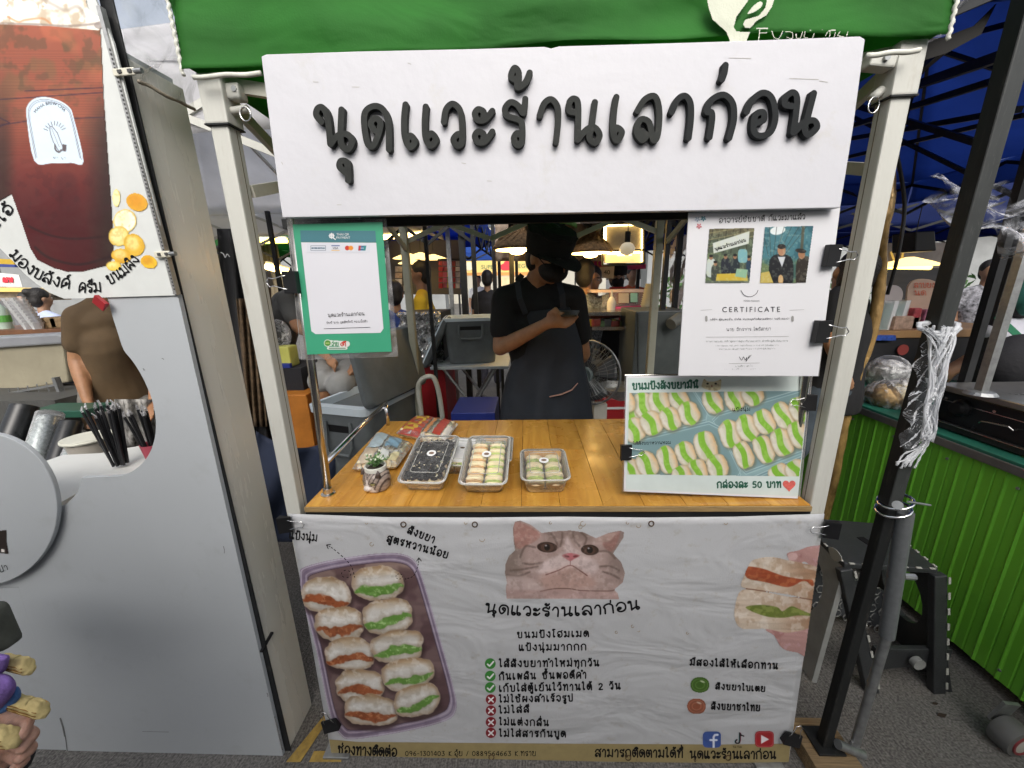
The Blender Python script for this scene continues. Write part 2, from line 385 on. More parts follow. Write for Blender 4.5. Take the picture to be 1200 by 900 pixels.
# ---------------------------------------------------------------- a round-pen Thai hand: strokes on a 10-unit high body, '|' separates strokes
G = {
'ก': (7, '1,0 1.1,5.2 .3,6.6 1.6,9 4,9.9 6,8 6.2,5 6.2,0'), 'ข': (7.2, '2.4,7.4 2.6,9 1.4,9.8 .5,8.6 1.6,7.4 .8,6.6 2,5.8 2.2,4 2,1.2 3,.3 5,.4 6,1.6 6,9.6'),
'ค': (7, '3.9,3.6 3.2,5.2 4.2,5.8 4.8,4.6 3.6,3.2 1.2,1.4 1,0|1,1 .9,6 2.4,9.4 4.8,9.6 6.2,7.6 6.3,0'),
'ง': (5.6, '4.7,7.4 4.5,9.2 3.3,9.6 3,8.2 4.7,7.4 4.8,3 4.3,.4 3.4,.8 .6,4.6'), 'จ': (6.4, '.5,7.6 2.5,9.8 5.3,8.8 5.8,5 5,1 3.2,.4 2.7,2.6 1.4,3.8 1,2.4 2.7,2.6'),
'ช': (7.4, '2.4,7.4 2.6,9 1.4,9.8 .5,8.6 1.6,7.4 .8,6.6 2,5.8 2.2,1.2 3,.3 5,.4 5.6,1.6 5.6,6.4 4.6,8 6.8,10.2'), 'ซ': (7, '1.9,7.6 1.9,9.2 .7,9.6 .3,8.2 1.9,7.6 2,1.2 3,.3 5,.4 5.6,1.6 5.6,6.4 4.6,8 6.8,10.2'),
'ด': (7, '3.2,4.6 2.5,6 3.4,7 4.4,6 4.2,3.6 2.4,.6 1,2.5 .6,6 2,9.3 4.6,9.5 6.2,7 6.4,0'), 'ต': (7, '3.2,4.4 2.5,5.6 3.4,6.4 4.4,5.4 4.2,3.4 2.4,.6 1,2.5 .6,6.4 1.7,9.6 3.5,8 5.3,9.6 6.3,7 6.4,0'),
'ถ': (7, '.6,.6 1.8,.2 2.4,1.4 1.4,2.2 .7,1 1.2,5.2 .3,6.6 1.6,9 4,9.9 6,8 6.3,0'), 'ท': (7, '2,7.6 2,9.2 .9,9.6 .5,8.2 2,7.6 2.1,.2|2.1,3.6 4.4,9.3 6.1,8.8 6.3,0'),
'ธ': (6.4, '5.8,9.6 3,9.6 .8,8.4 1.2,6.2 5.6,5.6 5.8,2 5,.4 1.6,.4 1,3.6'), 'น': (7.6, '2.2,7.7 2.1,9.3 .9,9.6 .5,8.2 2.2,7.7 2.2,.4|2.2,.6 4.4,2.4 6.6,2.7 7.2,1.3 6.2,.2 5.4,1.4 5.6,5 6,9.6'),
'บ': (6.6, '1.9,7.6 1.9,9.2 .7,9.6 .3,8.2 1.9,7.6 2,1.2 3,.3 5,.4 6,1.6 6,9.6'), 'ป': (6.6, '1.9,7.6 1.9,9.2 .7,9.6 .3,8.2 1.9,7.6 2,1.2 3,.3 5,.4 6,1.6 6,12.6'),
'ผ': (7, '1,7.6 1.1,9.2 2.3,9.6 2.7,8.2 1,7.6 1,.4 3.5,5.2 6,.4 6.2,9.6'), 'พ': (7.4, '1.2,7.6 1.2,9.2 2.4,9.6 2.7,8.2 1.2,7.6 2,.4 3.9,8 5.6,.4 7,9.6'),
'ม': (7.4, '2.2,7.7 2.1,9.3 .9,9.6 .5,8.2 2.2,7.7 2.2,2 1.4,.3 .4,1.2 1.6,2.4 4,1.8 6.2,.4|6.2,.2 6.4,9.6'), 'ย': (6.8, '2,7.8 2.6,9.4 1.2,9.7 .6,8.2 2.6,5.8 1.1,5 .9,1.6 2,.3 5,.4 6,1.6 6,9.6'),
'ร': (5.4, '5,10 4.5,7.8 2.9,9.2 1.1,8.6 .7,6.6 2.2,5.6 4.2,5 4.6,2 3.6,.3 2.3,1.2 2.9,2.6 4.5,2.2'), 'ล': (7, '.6,6.4 1.6,8.8 3.6,9.9 5.8,8.6 6.4,4 6.2,.4 5.4,.6 4.6,3.6 3,4.9 1.2,3.8 .6,1.6 1.8,.4 2.9,1.4 1.6,2.4'),
'ว': (5.4, '.4,7 1.6,9.5 3.8,9.5 4.8,6.4 4.8,2 3.8,.3 2.4,1.3 3.2,2.8 4.8,2.2'), 'ส': (7, '.6,6.4 1.6,8.8 3.6,9.4 5.8,7.6 6.4,4 6.2,.4 5.4,.6 4.6,3.6 3,4.9 1.2,3.8 .6,1.6 1.8,.4 2.9,1.4 1.6,2.4|4.8,7.2 7,10.4'),
'ห': (7.4, '2,7.6 2,9.2 .9,9.6 .5,8.2 2,7.6 2.1,.2|2.1,3.4 4,5.6 5.2,9 6.6,9.4 6.8,8 5.4,7.2 5.8,4 6.2,0'), 'อ': (6.8, '.6,6.8 2,9.3 4.3,9.7 6.2,7.2 6.2,2.6 4.2,.4 2,.7 1,2.6 1.8,4.8 3.4,4.2 2.8,3 1.6,3.2'),
'ฮ': (6.8, '.6,6.8 2,9.3 4.3,9.2 6.2,7.2 6.2,2.6 4.2,.4 2,.7 1,2.6 1.8,4.8 3.4,4.2 2.8,3 1.6,3.2|4.4,9.2 6.6,11'), 'ศ': (7, '3.9,3.6 3.2,5.2 4.2,5.8 4.8,4.6 3.6,3.2 1.2,1.4 1,0|1,1 .9,6 2.4,9 4.8,9.2 6.2,7.6 6.3,0|5,8.6 7,10.6'),
'ญ': (8, '1,0 1.1,5.2 .3,6.6 1.6,9 3.6,9.6 4.6,7 4.6,1 6,.4 7,2 7,9.6'), 'ณ': (8.4, '1,0 1.1,5.2 .3,6.6 1.6,9 3.6,9.6 4.6,7 4.6,.6 6.4,2.4 7.8,1.4 7,.3 6,1.6 7,9.6'),
'า': (5, '.6,6.8 1.7,9.3 3.3,9.3 4.2,6.4 3.9,0'), 'ะ': (4.8, '2.2,6.4 2,7.8 .8,7.8 .6,6.4 1.8,5.7 3.2,6.2 4.4,8|2.2,1.6 2,3 .8,3 .6,1.6 1.8,.9 3.2,1.4 4.4,3.2'),
'เ': (3.6, '.9,9.8 .7,3 1.2,.6 2.4,.4 2.9,1.8 1.9,2.8 .9,2'), 'แ': (6.8, '.9,9.8 .7,3 1.2,.6 2.4,.4 2.9,1.8 1.9,2.8 .9,2|4.3,9.8 4.1,3 4.6,.6 5.8,.4 6.3,1.8 5.3,2.8 4.3,2'),
'โ': (4, '3.6,13.2 1.4,13.4 .5,12.2 2,11 1.7,6 1.6,1.6 2.4,.4 3.3,1.6 1.8,2.6'), 'ไ': (4.2, '.2,11.6 1,13.4 2,12.2 1.8,6 1.7,1.6 2.5,.4 3.4,1.6 1.9,2.6'), 'ใ': (4.2, '1.2,12 .4,12.8 1.2,13.6 2.2,12.6 1.9,6 1.8,1.6 2.6,.4 3.5,1.6 2,2.6'),
'ำ': (5, '.6,6.8 1.7,9.3 3.3,9.3 4.2,6.4 3.9,0|-1,11 -1.8,12 -1,13 -.2,12 -1,11'), 'ๆ': (6, '1,6 .6,8 2,9 3,7 1,5 3,2|3,9 5,9 5,0'),
'0': (6, '3,9.6 .8,7.6 .8,2.4 3,.3 5.2,2.4 5.2,7.6 3,9.6'), '1': (4, '1,7.6 2.6,9.6 2.6,.2'), '2': (6, '.8,7.8 2.4,9.7 5,8.4 4.4,5.4 .8,.4 5.4,.4'), '3': (6, '.8,9.4 5,9.4 2.8,5.8 5.2,4.2 4.6,1 2.6,.2 .6,1.4'),
'4': (6, '4.4,0 4.4,9.6 .6,3 5.6,3'), '5': (6, '5,9.6 1.4,9.6 1.2,5.6 3.6,6 5.2,3.4 3.8,.6 .8,.8'), '6': (6, '4.6,9.6 1.6,6.6 .8,2.6 2.8,.3 5,2 4.4,4.8 1.4,4.4'), '8': (6, '3,5.2 1,7.4 3,9.6 5,7.4 3,5.2 .8,2.6 3,.3 5.2,2.6 3,5.2'), '9': (6, '5,6 2.4,4.8 .9,7.4 2.8,9.6 4.9,8 5,5 4,.2'),
'K': (6, '1,9.6 1,0|5,9.6 1.2,4.6 5.2,0'), '.': (2, '1,.3 1,.5'), '-': (4, '.6,4.6 3.4,4.6'), '/': (4, '.4,0 3.6,10'), ' ': (4.5, '')}
UP = {'่': '0,11.4 .1,13.2', '้': '-.9,12 -1.4,12.6 -.8,13.4 -.3,12.6 -.7,11.4 .4,11.6 1.3,13.2', 'ั': '-1.1,11.8 -1.9,11.8 -1.7,12.7 -1,12.4 -.9,11.2 .2,11.2 1.2,12.8', 'ิ': '-2.2,11 -1,12.6 .6,12.6 1.4,11 -2.2,11', 'ี': '-2.2,11 -1,12.5 .6,12.5 1.4,11 -2.2,11|1.4,11 1.5,13.8',
      'ื': '-2.2,11 -1,12.5 .6,12.5 1.4,11 -2.2,11|1.4,11 1.5,13.8|.4,12.4 .4,13.8', '็': '-1.6,11 -1.8,12.4 -.4,12.8 -.2,11.6 -1,11.8|0,12.6 1.6,13.4', '์': '-.6,12.6 -1,11.6 -.1,11.4 .1,12.4 -.5,12.8 1.2,14', '๊': '-1.4,12 -1,13 0,12 .6,13 1.4,13.4'}
DN = {'ุ': '0,-1.4 -.7,-2 -.9,-1.2 0,-1 0,-3.6', 'ู': '-1.4,-1.2 -2,-1.8 -1.2,-2.2 -1.2,-3.4 .6,-3.4 .8,-1.2'}
def pstr(s): return [[tuple(map(float, p.split(','))) for p in q.split()] for q in s.split('|') if q.strip()]
def thai(text, gap=1.1):
 out = []; x = 0; last = 0; hi = False
 for ch in text:
  if ch in G:
   wd, s = G[ch]
   for q in pstr(s): out.append([(x + a, b) for a, b in q])
   if ch not in 'ำ' : last = x + wd - 1.9
   x += wd + gap; hi = False
  elif ch in UP:
   dy = 3 if hi else (2.6 if False else 0)
   if not hi and text[text.index(ch) - 1] == 'ป': last -= 1.6
   for q in pstr(UP[ch]): out.append([(last + a, b + dy) for a, b in q])
   hi = True
  elif ch in DN:
   for q in pstr(DN[ch]): out.append([(last + .6 + a, b) for a, b in q])
 return [cat(q, 4) for q in out], x - gap
def write(mb, pm, text, p0, p1, h, wt=.1, lift=.0012, sag=0, g=.6, path=None, gap=1.1, slant=0):
 """baseline from p0 to p1 in photo pixels; h letter height; sag bends the baseline down in the middle"""
 st, L = thai(text, gap)
 out = []
 for q in st:
  r = []
  for a, b in q:
   u = (a + slant * b) / L
   if path: bx, by, nx, ny = path(u)
   else:
    bx = p0[0] + (p1[0] - p0[0]) * u; by = p0[1] + (p1[1] - p0[1]) * u + sag * 4 * u * (1 - u)
    dx = p1[0] - p0[0]; dy = p1[1] - p0[1] + sag * 4 * (1 - 2 * u); l = math.hypot(dx, dy); nx, ny = dy / l, -dx / l
   r.append((bx + nx * b * h / 10, by + ny * b * h / 10))
  out.append(r)
 plate(out, h * wt / 2, pm, lift, mb, 0, g)
FONTC = {}
def latin(mb, pm, text, x, y, h, ang=0, lift=.0012, wscale=1, space=1, path=None, align='C', shear=0):
 cu = bpy.data.curves.new('t', 'FONT'); cu.body = text; cu.size = 1; cu.align_x = 'CENTER' if align == 'C' else 'LEFT'; cu.space_character = space; cu.shear = shear; cu.resolution_u = 4
 o = bpy.data.objects.new('t', cu); C.objects.link(o); dg = bpy.context.evaluated_depsgraph_get(); dg.update()
 me = bpy.data.meshes.new_from_object(o.evaluated_get(dg)); k = h / .7
 vs = []
 for v in me.vertices:
  a, b = v.co.x * k * wscale, v.co.y * k
  if path: px, py, nx, ny = path(a); vs.append(pm(px + nx * b, py + ny * b, lift))
  else:
   c, s = math.cos(rad(ang)), math.sin(rad(ang)); vs.append(pm(x + a * c + b * s, y + a * s - b * c, lift))
 mb.add(vs, [list(f.vertices) for f in me.polygons])
 bpy.data.objects.remove(o); bpy.data.curves.remove(cu); bpy.data.meshes.remove(me)
def quadpx(mb, pm, pts, back, lift=0): return mb.prism([pm(x, y, lift) for x, y in pts], -pm.n * back)
def sheetpx(mb, pm, pts, lift): b = len(mb.v); mb.add([pm(x, y, lift) for x, y in pts], [tuple(range(len(pts)))])
def capsule_px(pts): return pts
def clip(pm, x, y, ang, size, label, lift=.004, wires=True, color='black_plastic', flip=1, group='binder clips'):
 """binder clip: folded steel spine with two wire handles; ang: direction (deg, in the sheet) in which the handles point"""
 c = pm(x, y, lift); t = thing('binder_clip', label, 'binder clip', c, group)
 ex = (pm(x + 10, y) - pm(x, y)).normalized(); ez = (pm(x, y - 10) - pm(x, y)).normalized(); n = pm.n
 a = rad(ang); d = ex * math.cos(a) + ez * math.sin(a); s = d.cross(n).normalized()
 w = size; mb = MB()
 # triangular section: spine at far end of -d, jaws at +d
 p = [(-.32 * w, .26 * w), (-.36 * w, -.26 * w), (.34 * w, -.03 * w), (.34 * w, .03 * w)]
 p = [(-.36 * w, .25 * w), (-.36 * w, -.1 * w), (.36 * w, -.03 * w), (.36 * w, .06 * w)]
 ring = [[c + d * q[0] + n * q[1] + s * k * w / 2 for q in p] for k in (-1, -.9, .9, 1)]
 mb.loft(ring); mb.build('clip_body', M_[color], t, bevel=.0006)
 if wires:
  for sg in (1,):
   base = c + d * .34 * w + n * (.07 * w)
   h = [base + s * .34 * w, base + d * .35 * w + s * .26 * w + n * .05 * w * sg, base + d * .75 * w + s * .16 * w, base + d * .95 * w + s * .2 * w, base + d * 1.1 * w, base + d * .95 * w - s * .2 * w, base + d * .75 * w - s * .16 * w, base + d * .35 * w - s * .26 * w + n * .05 * w, base - s * .34 * w]
   h = [q - d * (.3 * w if flip > 0 else 0) for q in h]
   if flip < 0: h = [c - (q - c).dot(d) * d * 1 + ((q - c) - (q - c).dot(d) * d) for q in h]
   MB().tube(h, .0011, 6).build('wire_handle', M_['chrome'], t, smooth=True)
 return t
# ================================================================ THE STALL
Y0 = .93
F0 = PM((0, Y0, 0))
# ---- ground and the street
def ground():
 m = bpy.data.materials.new('asphalt'); m.use_nodes = True; n = m.node_tree.nodes; l = m.node_tree.links; b = n['Principled BSDF']
 tc = n.new('ShaderNodeTexCoord'); a = n.new('ShaderNodeTexNoise'); a.inputs['Scale'].default_value = 140; a.inputs['Detail'].default_value = 8; l.new(tc.outputs['Object'], a.inputs[0])
 mp = n.new('ShaderNodeMapping'); mp.inputs['Rotation'].default_value = (0, 0, rad(35)); mp.inputs['Scale'].default_value = (260, 14, 1); l.new(tc.outputs['Object'], mp.inputs[0])
 br = n.new('ShaderNodeTexNoise'); br.inputs['Scale'].default_value = 1; br.inputs['Detail'].default_value = 3; l.new(mp.outputs[0], br.inputs[0])
 c = n.new('ShaderNodeTexNoise'); c.inputs['Scale'].default_value = 2.2; c.inputs['Detail'].default_value = 5; l.new(tc.outputs['Object'], c.inputs[0])
 r1 = n.new('ShaderNodeValToRGB'); r1.color_ramp.elements[0].position = .32; r1.color_ramp.elements[1].position = .72; r1.color_ramp.elements[0].color = (.06, .056, .052, 1); r1.color_ramp.elements[1].color = (.21, .2, .185, 1)
 m1 = n.new('ShaderNodeMath'); m1.operation = 'MULTIPLY_ADD'; l.new(br.outputs[0], m1.inputs[0]); m1.inputs[1].default_value = .5; l.new(a.outputs[0], m1.inputs[2])
 m2 = n.new('ShaderNodeMath'); m2.operation = 'MULTIPLY_ADD'; l.new(c.outputs[0], m2.inputs[0]); m2.inputs[1].default_value = .4; l.new(m1.outputs[0], m2.inputs[2])
 m3 = n.new('ShaderNodeMath'); m3.operation = 'SUBTRACT'; l.new(m2.outputs[0], m3.inputs[0]); m3.inputs[1].default_value = .45
 l.new(m3.outputs[0], r1.inputs[0]); l.new(r1.outputs[0], b.inputs['Base Color']); b.inputs['Roughness'].default_value = .85
 bp = n.new('ShaderNodeBump'); bp.inputs['Strength'].default_value = .6; bp.inputs['Distance'].default_value = .006; l.new(m1.outputs[0], bp.inputs['Height']); l.new(bp.outputs[0], b.inputs['Normal'])
 MB().grid(lambda u, v: (-400 + 800 * u, -60 + 800 * v, 0), 1, 1).build('ground', m)['kind'] = 'structure'
 ym = P('road_paint', (.33, .22, .05), rough=.8, var=.3, vs=40, dirt=1, dirtc=(.12, .11, .1))
 mb = MB()
 for q in ([(335, 893), (352, 893), (388, 838), (380, 838)], [(362, 893), (400, 893), (398, 880), (368, 880)]):
  mb.add([aZ(x, y, .004) for x, y in q], [(0, 1, 2, 3)])
 o = mb.build('road_marking', ym); o['kind'] = 'structure'
ground()
# ---- vinyl banner
W0 = PM((0, Y0 - .004, 0))
def banner():
 t = thing('shop_banner', 'large white vinyl banner printed with a cat and buns, hanging below the counter', 'banner', (.06, Y0, .94))
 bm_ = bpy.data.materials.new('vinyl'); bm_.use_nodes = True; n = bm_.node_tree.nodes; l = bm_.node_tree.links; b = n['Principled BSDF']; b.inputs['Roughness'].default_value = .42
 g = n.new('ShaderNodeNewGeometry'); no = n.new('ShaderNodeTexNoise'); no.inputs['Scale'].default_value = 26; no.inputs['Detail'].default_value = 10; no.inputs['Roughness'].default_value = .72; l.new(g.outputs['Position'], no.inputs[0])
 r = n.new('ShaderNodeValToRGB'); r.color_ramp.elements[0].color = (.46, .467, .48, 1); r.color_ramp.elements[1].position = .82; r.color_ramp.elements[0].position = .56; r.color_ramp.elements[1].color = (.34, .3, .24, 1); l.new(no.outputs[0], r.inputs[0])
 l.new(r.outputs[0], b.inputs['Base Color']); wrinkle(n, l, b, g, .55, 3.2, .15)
 pr = printmat('vinyl_print', .42, .55, 3.2, .25, fine=.15)
 # outline of the hanging sheet, bottom edge follows the photo
 top = [(338, 602), (450, 606), (560, 606.5), (655, 605.5), (760, 606.5), (860, 605.5), (966, 602)]; bot = [(390, 893), (470, 896), (560, 893), (655, 892), (760, 893), (845, 894), (924, 893)]
 A = [W0(*p) for p in top]; B = [W0(*p) for p in bot]
 def f(u, v):
  k = u * 6; i = min(int(k), 5); w_ = k - i
  p = A[i].lerp(A[i + 1], w_).lerp(B[i].lerp(B[i + 1], w_), v); return p
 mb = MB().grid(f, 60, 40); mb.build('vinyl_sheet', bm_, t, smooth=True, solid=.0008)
 # tan foot strip
 tan = P('tan_print', (.31, .245, .11), rough=.5, var=.1, vs=30, dirt=.3)
 s = MB(); pts = [(386, 866), (420, 869), (655, 871), (845, 872), (926, 871)]; b2 = [(390, 893), (420, 895.5), (655, 891.6), (845, 893.6), (924, 892.6)]
 for i in range(4): s.add([W0(*p, .0012) for p in (pts[i], pts[i + 1], b2[i + 1], b2[i])], [(0, 1, 2, 3)])
 s.build('foot_strip', tan, t)
 ink = MB()
 def w(text, x0, y0, x1, y1, h, **k): i = MB(); write(i, W0, text, (x0, y0), (x1, y1), h, lift=.002, **k); i.build('printed_lettering', M_['ink'], t)
 B_ = dict(wt=.22, gap=2.3)
 w('แป้งนุ่ม', 339, 631, 372, 634, 8, wt=.17)
 w('สังขยา', 477, 624, 508, 636, 7.6, **B_); w('สูตรหวานน้อย', 453, 634, 524, 654, 7.6, **B_)
 w('นุดแวะร้านเลาก่อน', 568, 717, 750, 713, 11, sag=6.5, wt=.19)
 w('ขนมปังโฮมเมด', 606, 747, 690, 745.5, 7, **B_); w('แป้งนุ่มมากกก', 608, 762, 687, 761, 7, **B_)
 w('ไส้สังขยาทำใหม่ทุกวัน', 585, 781, 702, 780, 7.3, **B_); w('กินเพลิน ชิ้นพอดีคำ', 585, 796, 687, 794, 7.3, **B_); w('เก็บใส่ตู้เย็นไว้ทานได้ 2 วัน', 585, 810, 727, 807, 7.3, **B_)
 w('ไม่ใช้ผงสำเร็จรูป', 585, 822.5, 671, 821, 7, **B_); w('ไม่ใส่สี', 585, 835.5, 620, 834, 7, **B_); w('ไม่แต่งกลิ่น', 585, 849, 643, 850, 7, **B_); w('ไม่ใส่สารกันบูด', 585, 862.5, 663, 863, 7, **B_)
 w('มีสองไส้ให้เลือกทาน', 808, 779, 911, 783.5, 7, **B_); w('สังขยาใบเตย', 838, 807, 896, 810, 6.4, **B_); w('สังขยาชาไทย', 833, 830.5, 890, 832.5, 7, **B_)
 w('ช่องทางติดต่อ', 396, 883, 465, 886, 10, wt=.17); w('096-1301403 K.อุ้ย / 0889564663 K.ทราย', 475, 885, 628, 885, 5.6, wt=.14)
 w('สามารถติดตามได้ที่', 697, 886, 800, 887, 9, wt=.18); w('นุดแวะร้านเลาก่อน', 808, 888, 909, 888.5, 9, wt=.18)
 # dashed arrows
 for a in ([(416, 676), (412, 663), (402, 652), (390, 642), (383, 638)], [(475, 678), (485, 674), (490, 662), (491, 654)]):
  c = cat(a, 6)
  for i in range(0, len(c) - 1, 2): plate([[c[i], c[i + 1]]], .45, W0, .002, ink, 0, .5)
 for a in ([(383, 638), (388, 637.4)], [(383, 638), (385, 642.5)], [(491, 653), (488.5, 657)], [(491, 653), (494, 657)]): plate([a], .45, W0, .002, ink, 0, .5)
 for cx, cy, r in ((406, 672, 5.5), (468, 675, 3.8)):
  for k in range(0, 12, 2): plate([[(cx + r * math.cos(k * .524), cy + r * math.sin(k * .524) * .8), (cx + r * math.cos(k * .524 + .4), cy + r * math.sin(k * .524 + .4) * .8)]], .4, W0, .002, ink, 0, .5)
 latin(ink, W0, 'Tik Tok', 863.5, 875.5, 2.4, lift=.0022)
 ink.build('printed_arrows', M_['ink'], t)
 # ticks and crosses
 gm = P('tick_green', (.04, .22, .035), rough=.5, var=.05); rm = P('cross_red', (.22, .01, .018), rough=.5, var=.05); wm = P('ink_white', (.72, .72, .72), rough=.5, var=.02)
 for y in (777, 791.5, 805): a = MB(); plate([[(574.6, y)]], 6.3, W0, .002, a, 0, 1); a.build('tick_mark', gm, t); a = MB(); plate([[(571.5, y + .5), (573.8, y + 2.6), (578.4, y - 2.6)]], .9, W0, .0026, a, 0, .4); a.build('tick', wm, t)
 for y in (819, 832, 845.5, 858): a = MB(); plate([[(575.4, y)]], 6.1, W0, .002, a, 0, 1); a.build('cross_mark', rm, t); a = MB(); plate([[(572.6, y - 2.6), (578.2, y + 2.6)], [(572.6, y + 2.6), (578.2, y - 2.6)]], .8, W0, .0026, a, 0, .4); a.build('cross', wm, t)
 # round sauce swatches + app badges
 c = Cv(800, 786, 840, 842, .7, alpha=0); 
 for cx, cy, col, hi in ((820, 802, (60, 105, 22), (110, 150, 60)), (816, 827, (150, 72, 42), (200, 120, 90))):
  e = c.ell(cx, cy, 11.3, 9.4, 0, 2.3); c.put(e, col, True); c.put(c.ell(cx, cy, 9.5, 7.6) * (1 - c.ell(cx, cy, 8.6, 6.8)) * .7, hi); c.put(c.ell(cx, cy, 5.6, 4.6) * (1 - c.ell(cx, cy, 4.8, 3.8)) * .8, hi); c.put(c.ell(cx + 3, cy - 4, 3, 1, 20) * .6, (235, 235, 220))
 c.build('sauce_swatch', t, W0, pr, .0018, 208, sat=.74)
 c = Cv(822, 852, 850, 878, .5, alpha=0)
 c.put(c.ell(834, 866, 11, 9.8, 0, 4.5), (58, 84, 150), True); c.put(c.line([(836, 876), (836, 863), (837.4, 860.6), (840.6, 860.4)], 2.4), (215, 220, 232)); c.put(c.line([(832, 866.5), (839.6, 866.5)], 2.2), (215, 220, 232))
 c.build('app_badge', t, W0, pr, .0018, 208); c = Cv(882, 852, 910, 878, .5, alpha=0)
 c.put(c.ell(895.5, 865.5, 11.5, 9.8, 0, 4.5), (160, 22, 34), True); c.put(c.ell(895.5, 865.5, 10.3, 8.6, 0, 4.5) * (1 - c.ell(895.5, 865.5, 9.8, 8.1, 0, 4.5)) * .7, (225, 150, 150)); c.put(c.poly([(891.5, 860.5), (891.5, 871), (901, 865.6)]), (232, 225, 228))
 c.build('app_badge', t, W0, pr, .0018, 208); c = Cv(856, 852, 874, 874, .5, alpha=0)
 for dx, col in ((-.6, (70, 190, 195)), (.6, (200, 40, 80)), (0, (14, 14, 18))):
  q = np.maximum(c.line(cat([(866.5 + dx, 858), (866.5 + dx, 868), (864 + dx, 870.6), (861.4 + dx, 868.6), (863 + dx, 866)], 4), 1.8), c.line([(866.5 + dx, 858.4), (868.4 + dx, 861), (871 + dx, 861.8)], 1.7)); c.put(q, col, True)
 c.build('app_badge', t, W0, pr, .0018, 208, sat=.74)
 # printed bun box
 c = Cv(343, 640, 540, 870, .75, alpha=0)
 tray = [(352, 672), (356, 664), (390, 655), (440, 648), (470, 648), (488, 658), (500, 690), (520, 760), (534, 812), (535, 832), (524, 844), (480, 856), (415, 866), (398, 860), (386, 836), (370, 760), (354, 700)]
 m = c.poly(cat(tray, 4, True)); c.put(m, (138, 118, 142), True); nz = c.noise(40, 3); c.put(m * sm(.1, .7, nz) * .5, (170, 158, 180)); c.put(m * sm(.0, .6, c.noise(18, 9)) * .35, (96, 72, 100))
 cx, cy = 445, 757
 def sc(p, k, dx=0, dy=0): return [(cx + (x - cx) * k + dx, cy + (y - cy) * k + dy) for x, y in p]
 inn = c.poly(cat(sc(tray, .9), 4, True)); c.put(inn, (112, 84, 84)); c.put(inn * sm(660, 690, c.Y) * 0 + inn * sm(700, 655, c.Y) * .8, (150, 122, 108)); c.put(inn * sm(.0, .5, c.noise(25, 4)) * .5, (70, 40, 48))
 for k, col, a in ((.985, (196, 190, 208), .7), (.95, (96, 84, 118), .6), (.925, (186, 176, 192), .6), (.9, (70, 50, 72), .7)):
  c.put(c.line(cat(sc(tray + tray[:1], k), 4), 1.3) * a, col)
 buns = [(383, 697, 29, 21, 4, 0), (443, 684, 31, 20, -3, 1), (398, 731, 28, 20, 0, 0), (454, 721, 29, 20, -6, 1), (410, 766, 29, 19, -3, 0), (466, 757, 30, 19, -6, 1), (422, 803, 27, 19, -3, 0), (479, 790, 30, 18, -8, 1), (434, 832, 32, 18, 3, 0), (489, 820, 27, 18, -14, 1)]
 for i, (bx, by, rx, ry, an, gr) in enumerate(buns):
  u, v = c.uv(bx, by, rx, ry, an); wob = c.noise(14, 30 + i) * .09
  r = (np.abs(u) ** 2.8 + np.abs(v) ** 2.5) ** (1 / 2.6) + wob; m = sm(1.03, .97, r)
  c.put(c.ell(bx + 1, by + 4, rx * 1.05, ry * 1.1, an, 2.5, 5) * .75, (58, 34, 36))
  c.put(m, (205, 200, 192)); c.put(m * sm(-.25, -1, v + wob) * .75, (178, 140, 92)); c.put(m * sm(.72, 1.02, r) * .7, (150, 108, 66))
  c.put(m * sm(.1, .9, c.noise(7, 50 + i)) * .3, (160, 146, 122)); c.put(m * sm(.1, .7, c.noise(5, 80 + i)) * .35, (226, 226, 222)); c.put(m * sm(.3, .9, v) * .3, (150, 134, 112))
  fl = .32 + .12 * np.sin(u * 3 + i) + c.noise(9, 70 + i) * .12 - (.12 * u if gr else 0); th = np.clip(.24 * (1 - np.abs(u) ** 2.4), 0, 1) + .03
  f = m * sm(th + .05, th - .05, np.abs(v - fl)) * (np.abs(u) < .97)
  c.put(m * sm(th + .25, th, np.abs(v - fl)) * .35, (140, 120, 96)); c.put(f, (92, 148, 44) if gr else (165, 78, 34)); c.put(f * sm(0, .6, c.noise(5, 20 + i)) * .45, (126, 176, 84) if gr else (120, 50, 18))
  c.put(f * sm(.35, .7, c.noise(3.2, 120 + i)) * .5, (190, 220, 150) if gr else (210, 140, 90))
 c.build('printed_bun_box', t, W0, pr, .0016, 208, sat=.74)
 # printed cat
 c = Cv(588, 606, 736, 703, .6, alpha=0)
 Z = lambda p: [(570 + x / 6.316, 600 + y / 6.316) for x, y in p]
 body = Z([(148, 640), (140, 560), (150, 520), (135, 450), (140, 380), (165, 320), (210, 280), (198, 200), (195, 110), (210, 68), (250, 58), (330, 90), (410, 150), (500, 138), (620, 132), (720, 145), (810, 188), (900, 150), (990, 132), (1020, 145), (1015, 190), (940, 305), (1000, 370), (1028, 450), (1010, 520), (950, 572), (975, 600), (985, 645), (560, 640)])
 bp_ = body; m = c.poly(bp_, 1.0)
 c.put(m, (172, 142, 134), True)
 gz = c.noise(16, 2) * .3
 Zx = (c.X - 570) * 6.316; Zy = (c.Y - 600) * 6.316
 c.put(m * sm(330, 200, Zx) * sm(560, 420, Zy) * .9, (128, 108, 98)); c.put(m * sm(860, 960, Zx) * sm(560, 400, Zy) * .85, (132, 110, 102)); c.put(m * sm(300, 150, Zy) * sm(400, 460, Zx) * sm(820, 760, Zx) * .8, (128, 104, 94))
 for q, col in (([(200, 110), (225, 70), (330, 110), (400, 170), (330, 230), (225, 265)], (168, 112, 100)), ([(990, 145), (930, 290), (860, 240), (900, 180)], (150, 100, 90)), ([(820, 200), (900, 160), (960, 150), (900, 220)], (176, 140, 128))): c.put(c.poly(Z(q), 3, 4) * m * .9, col)
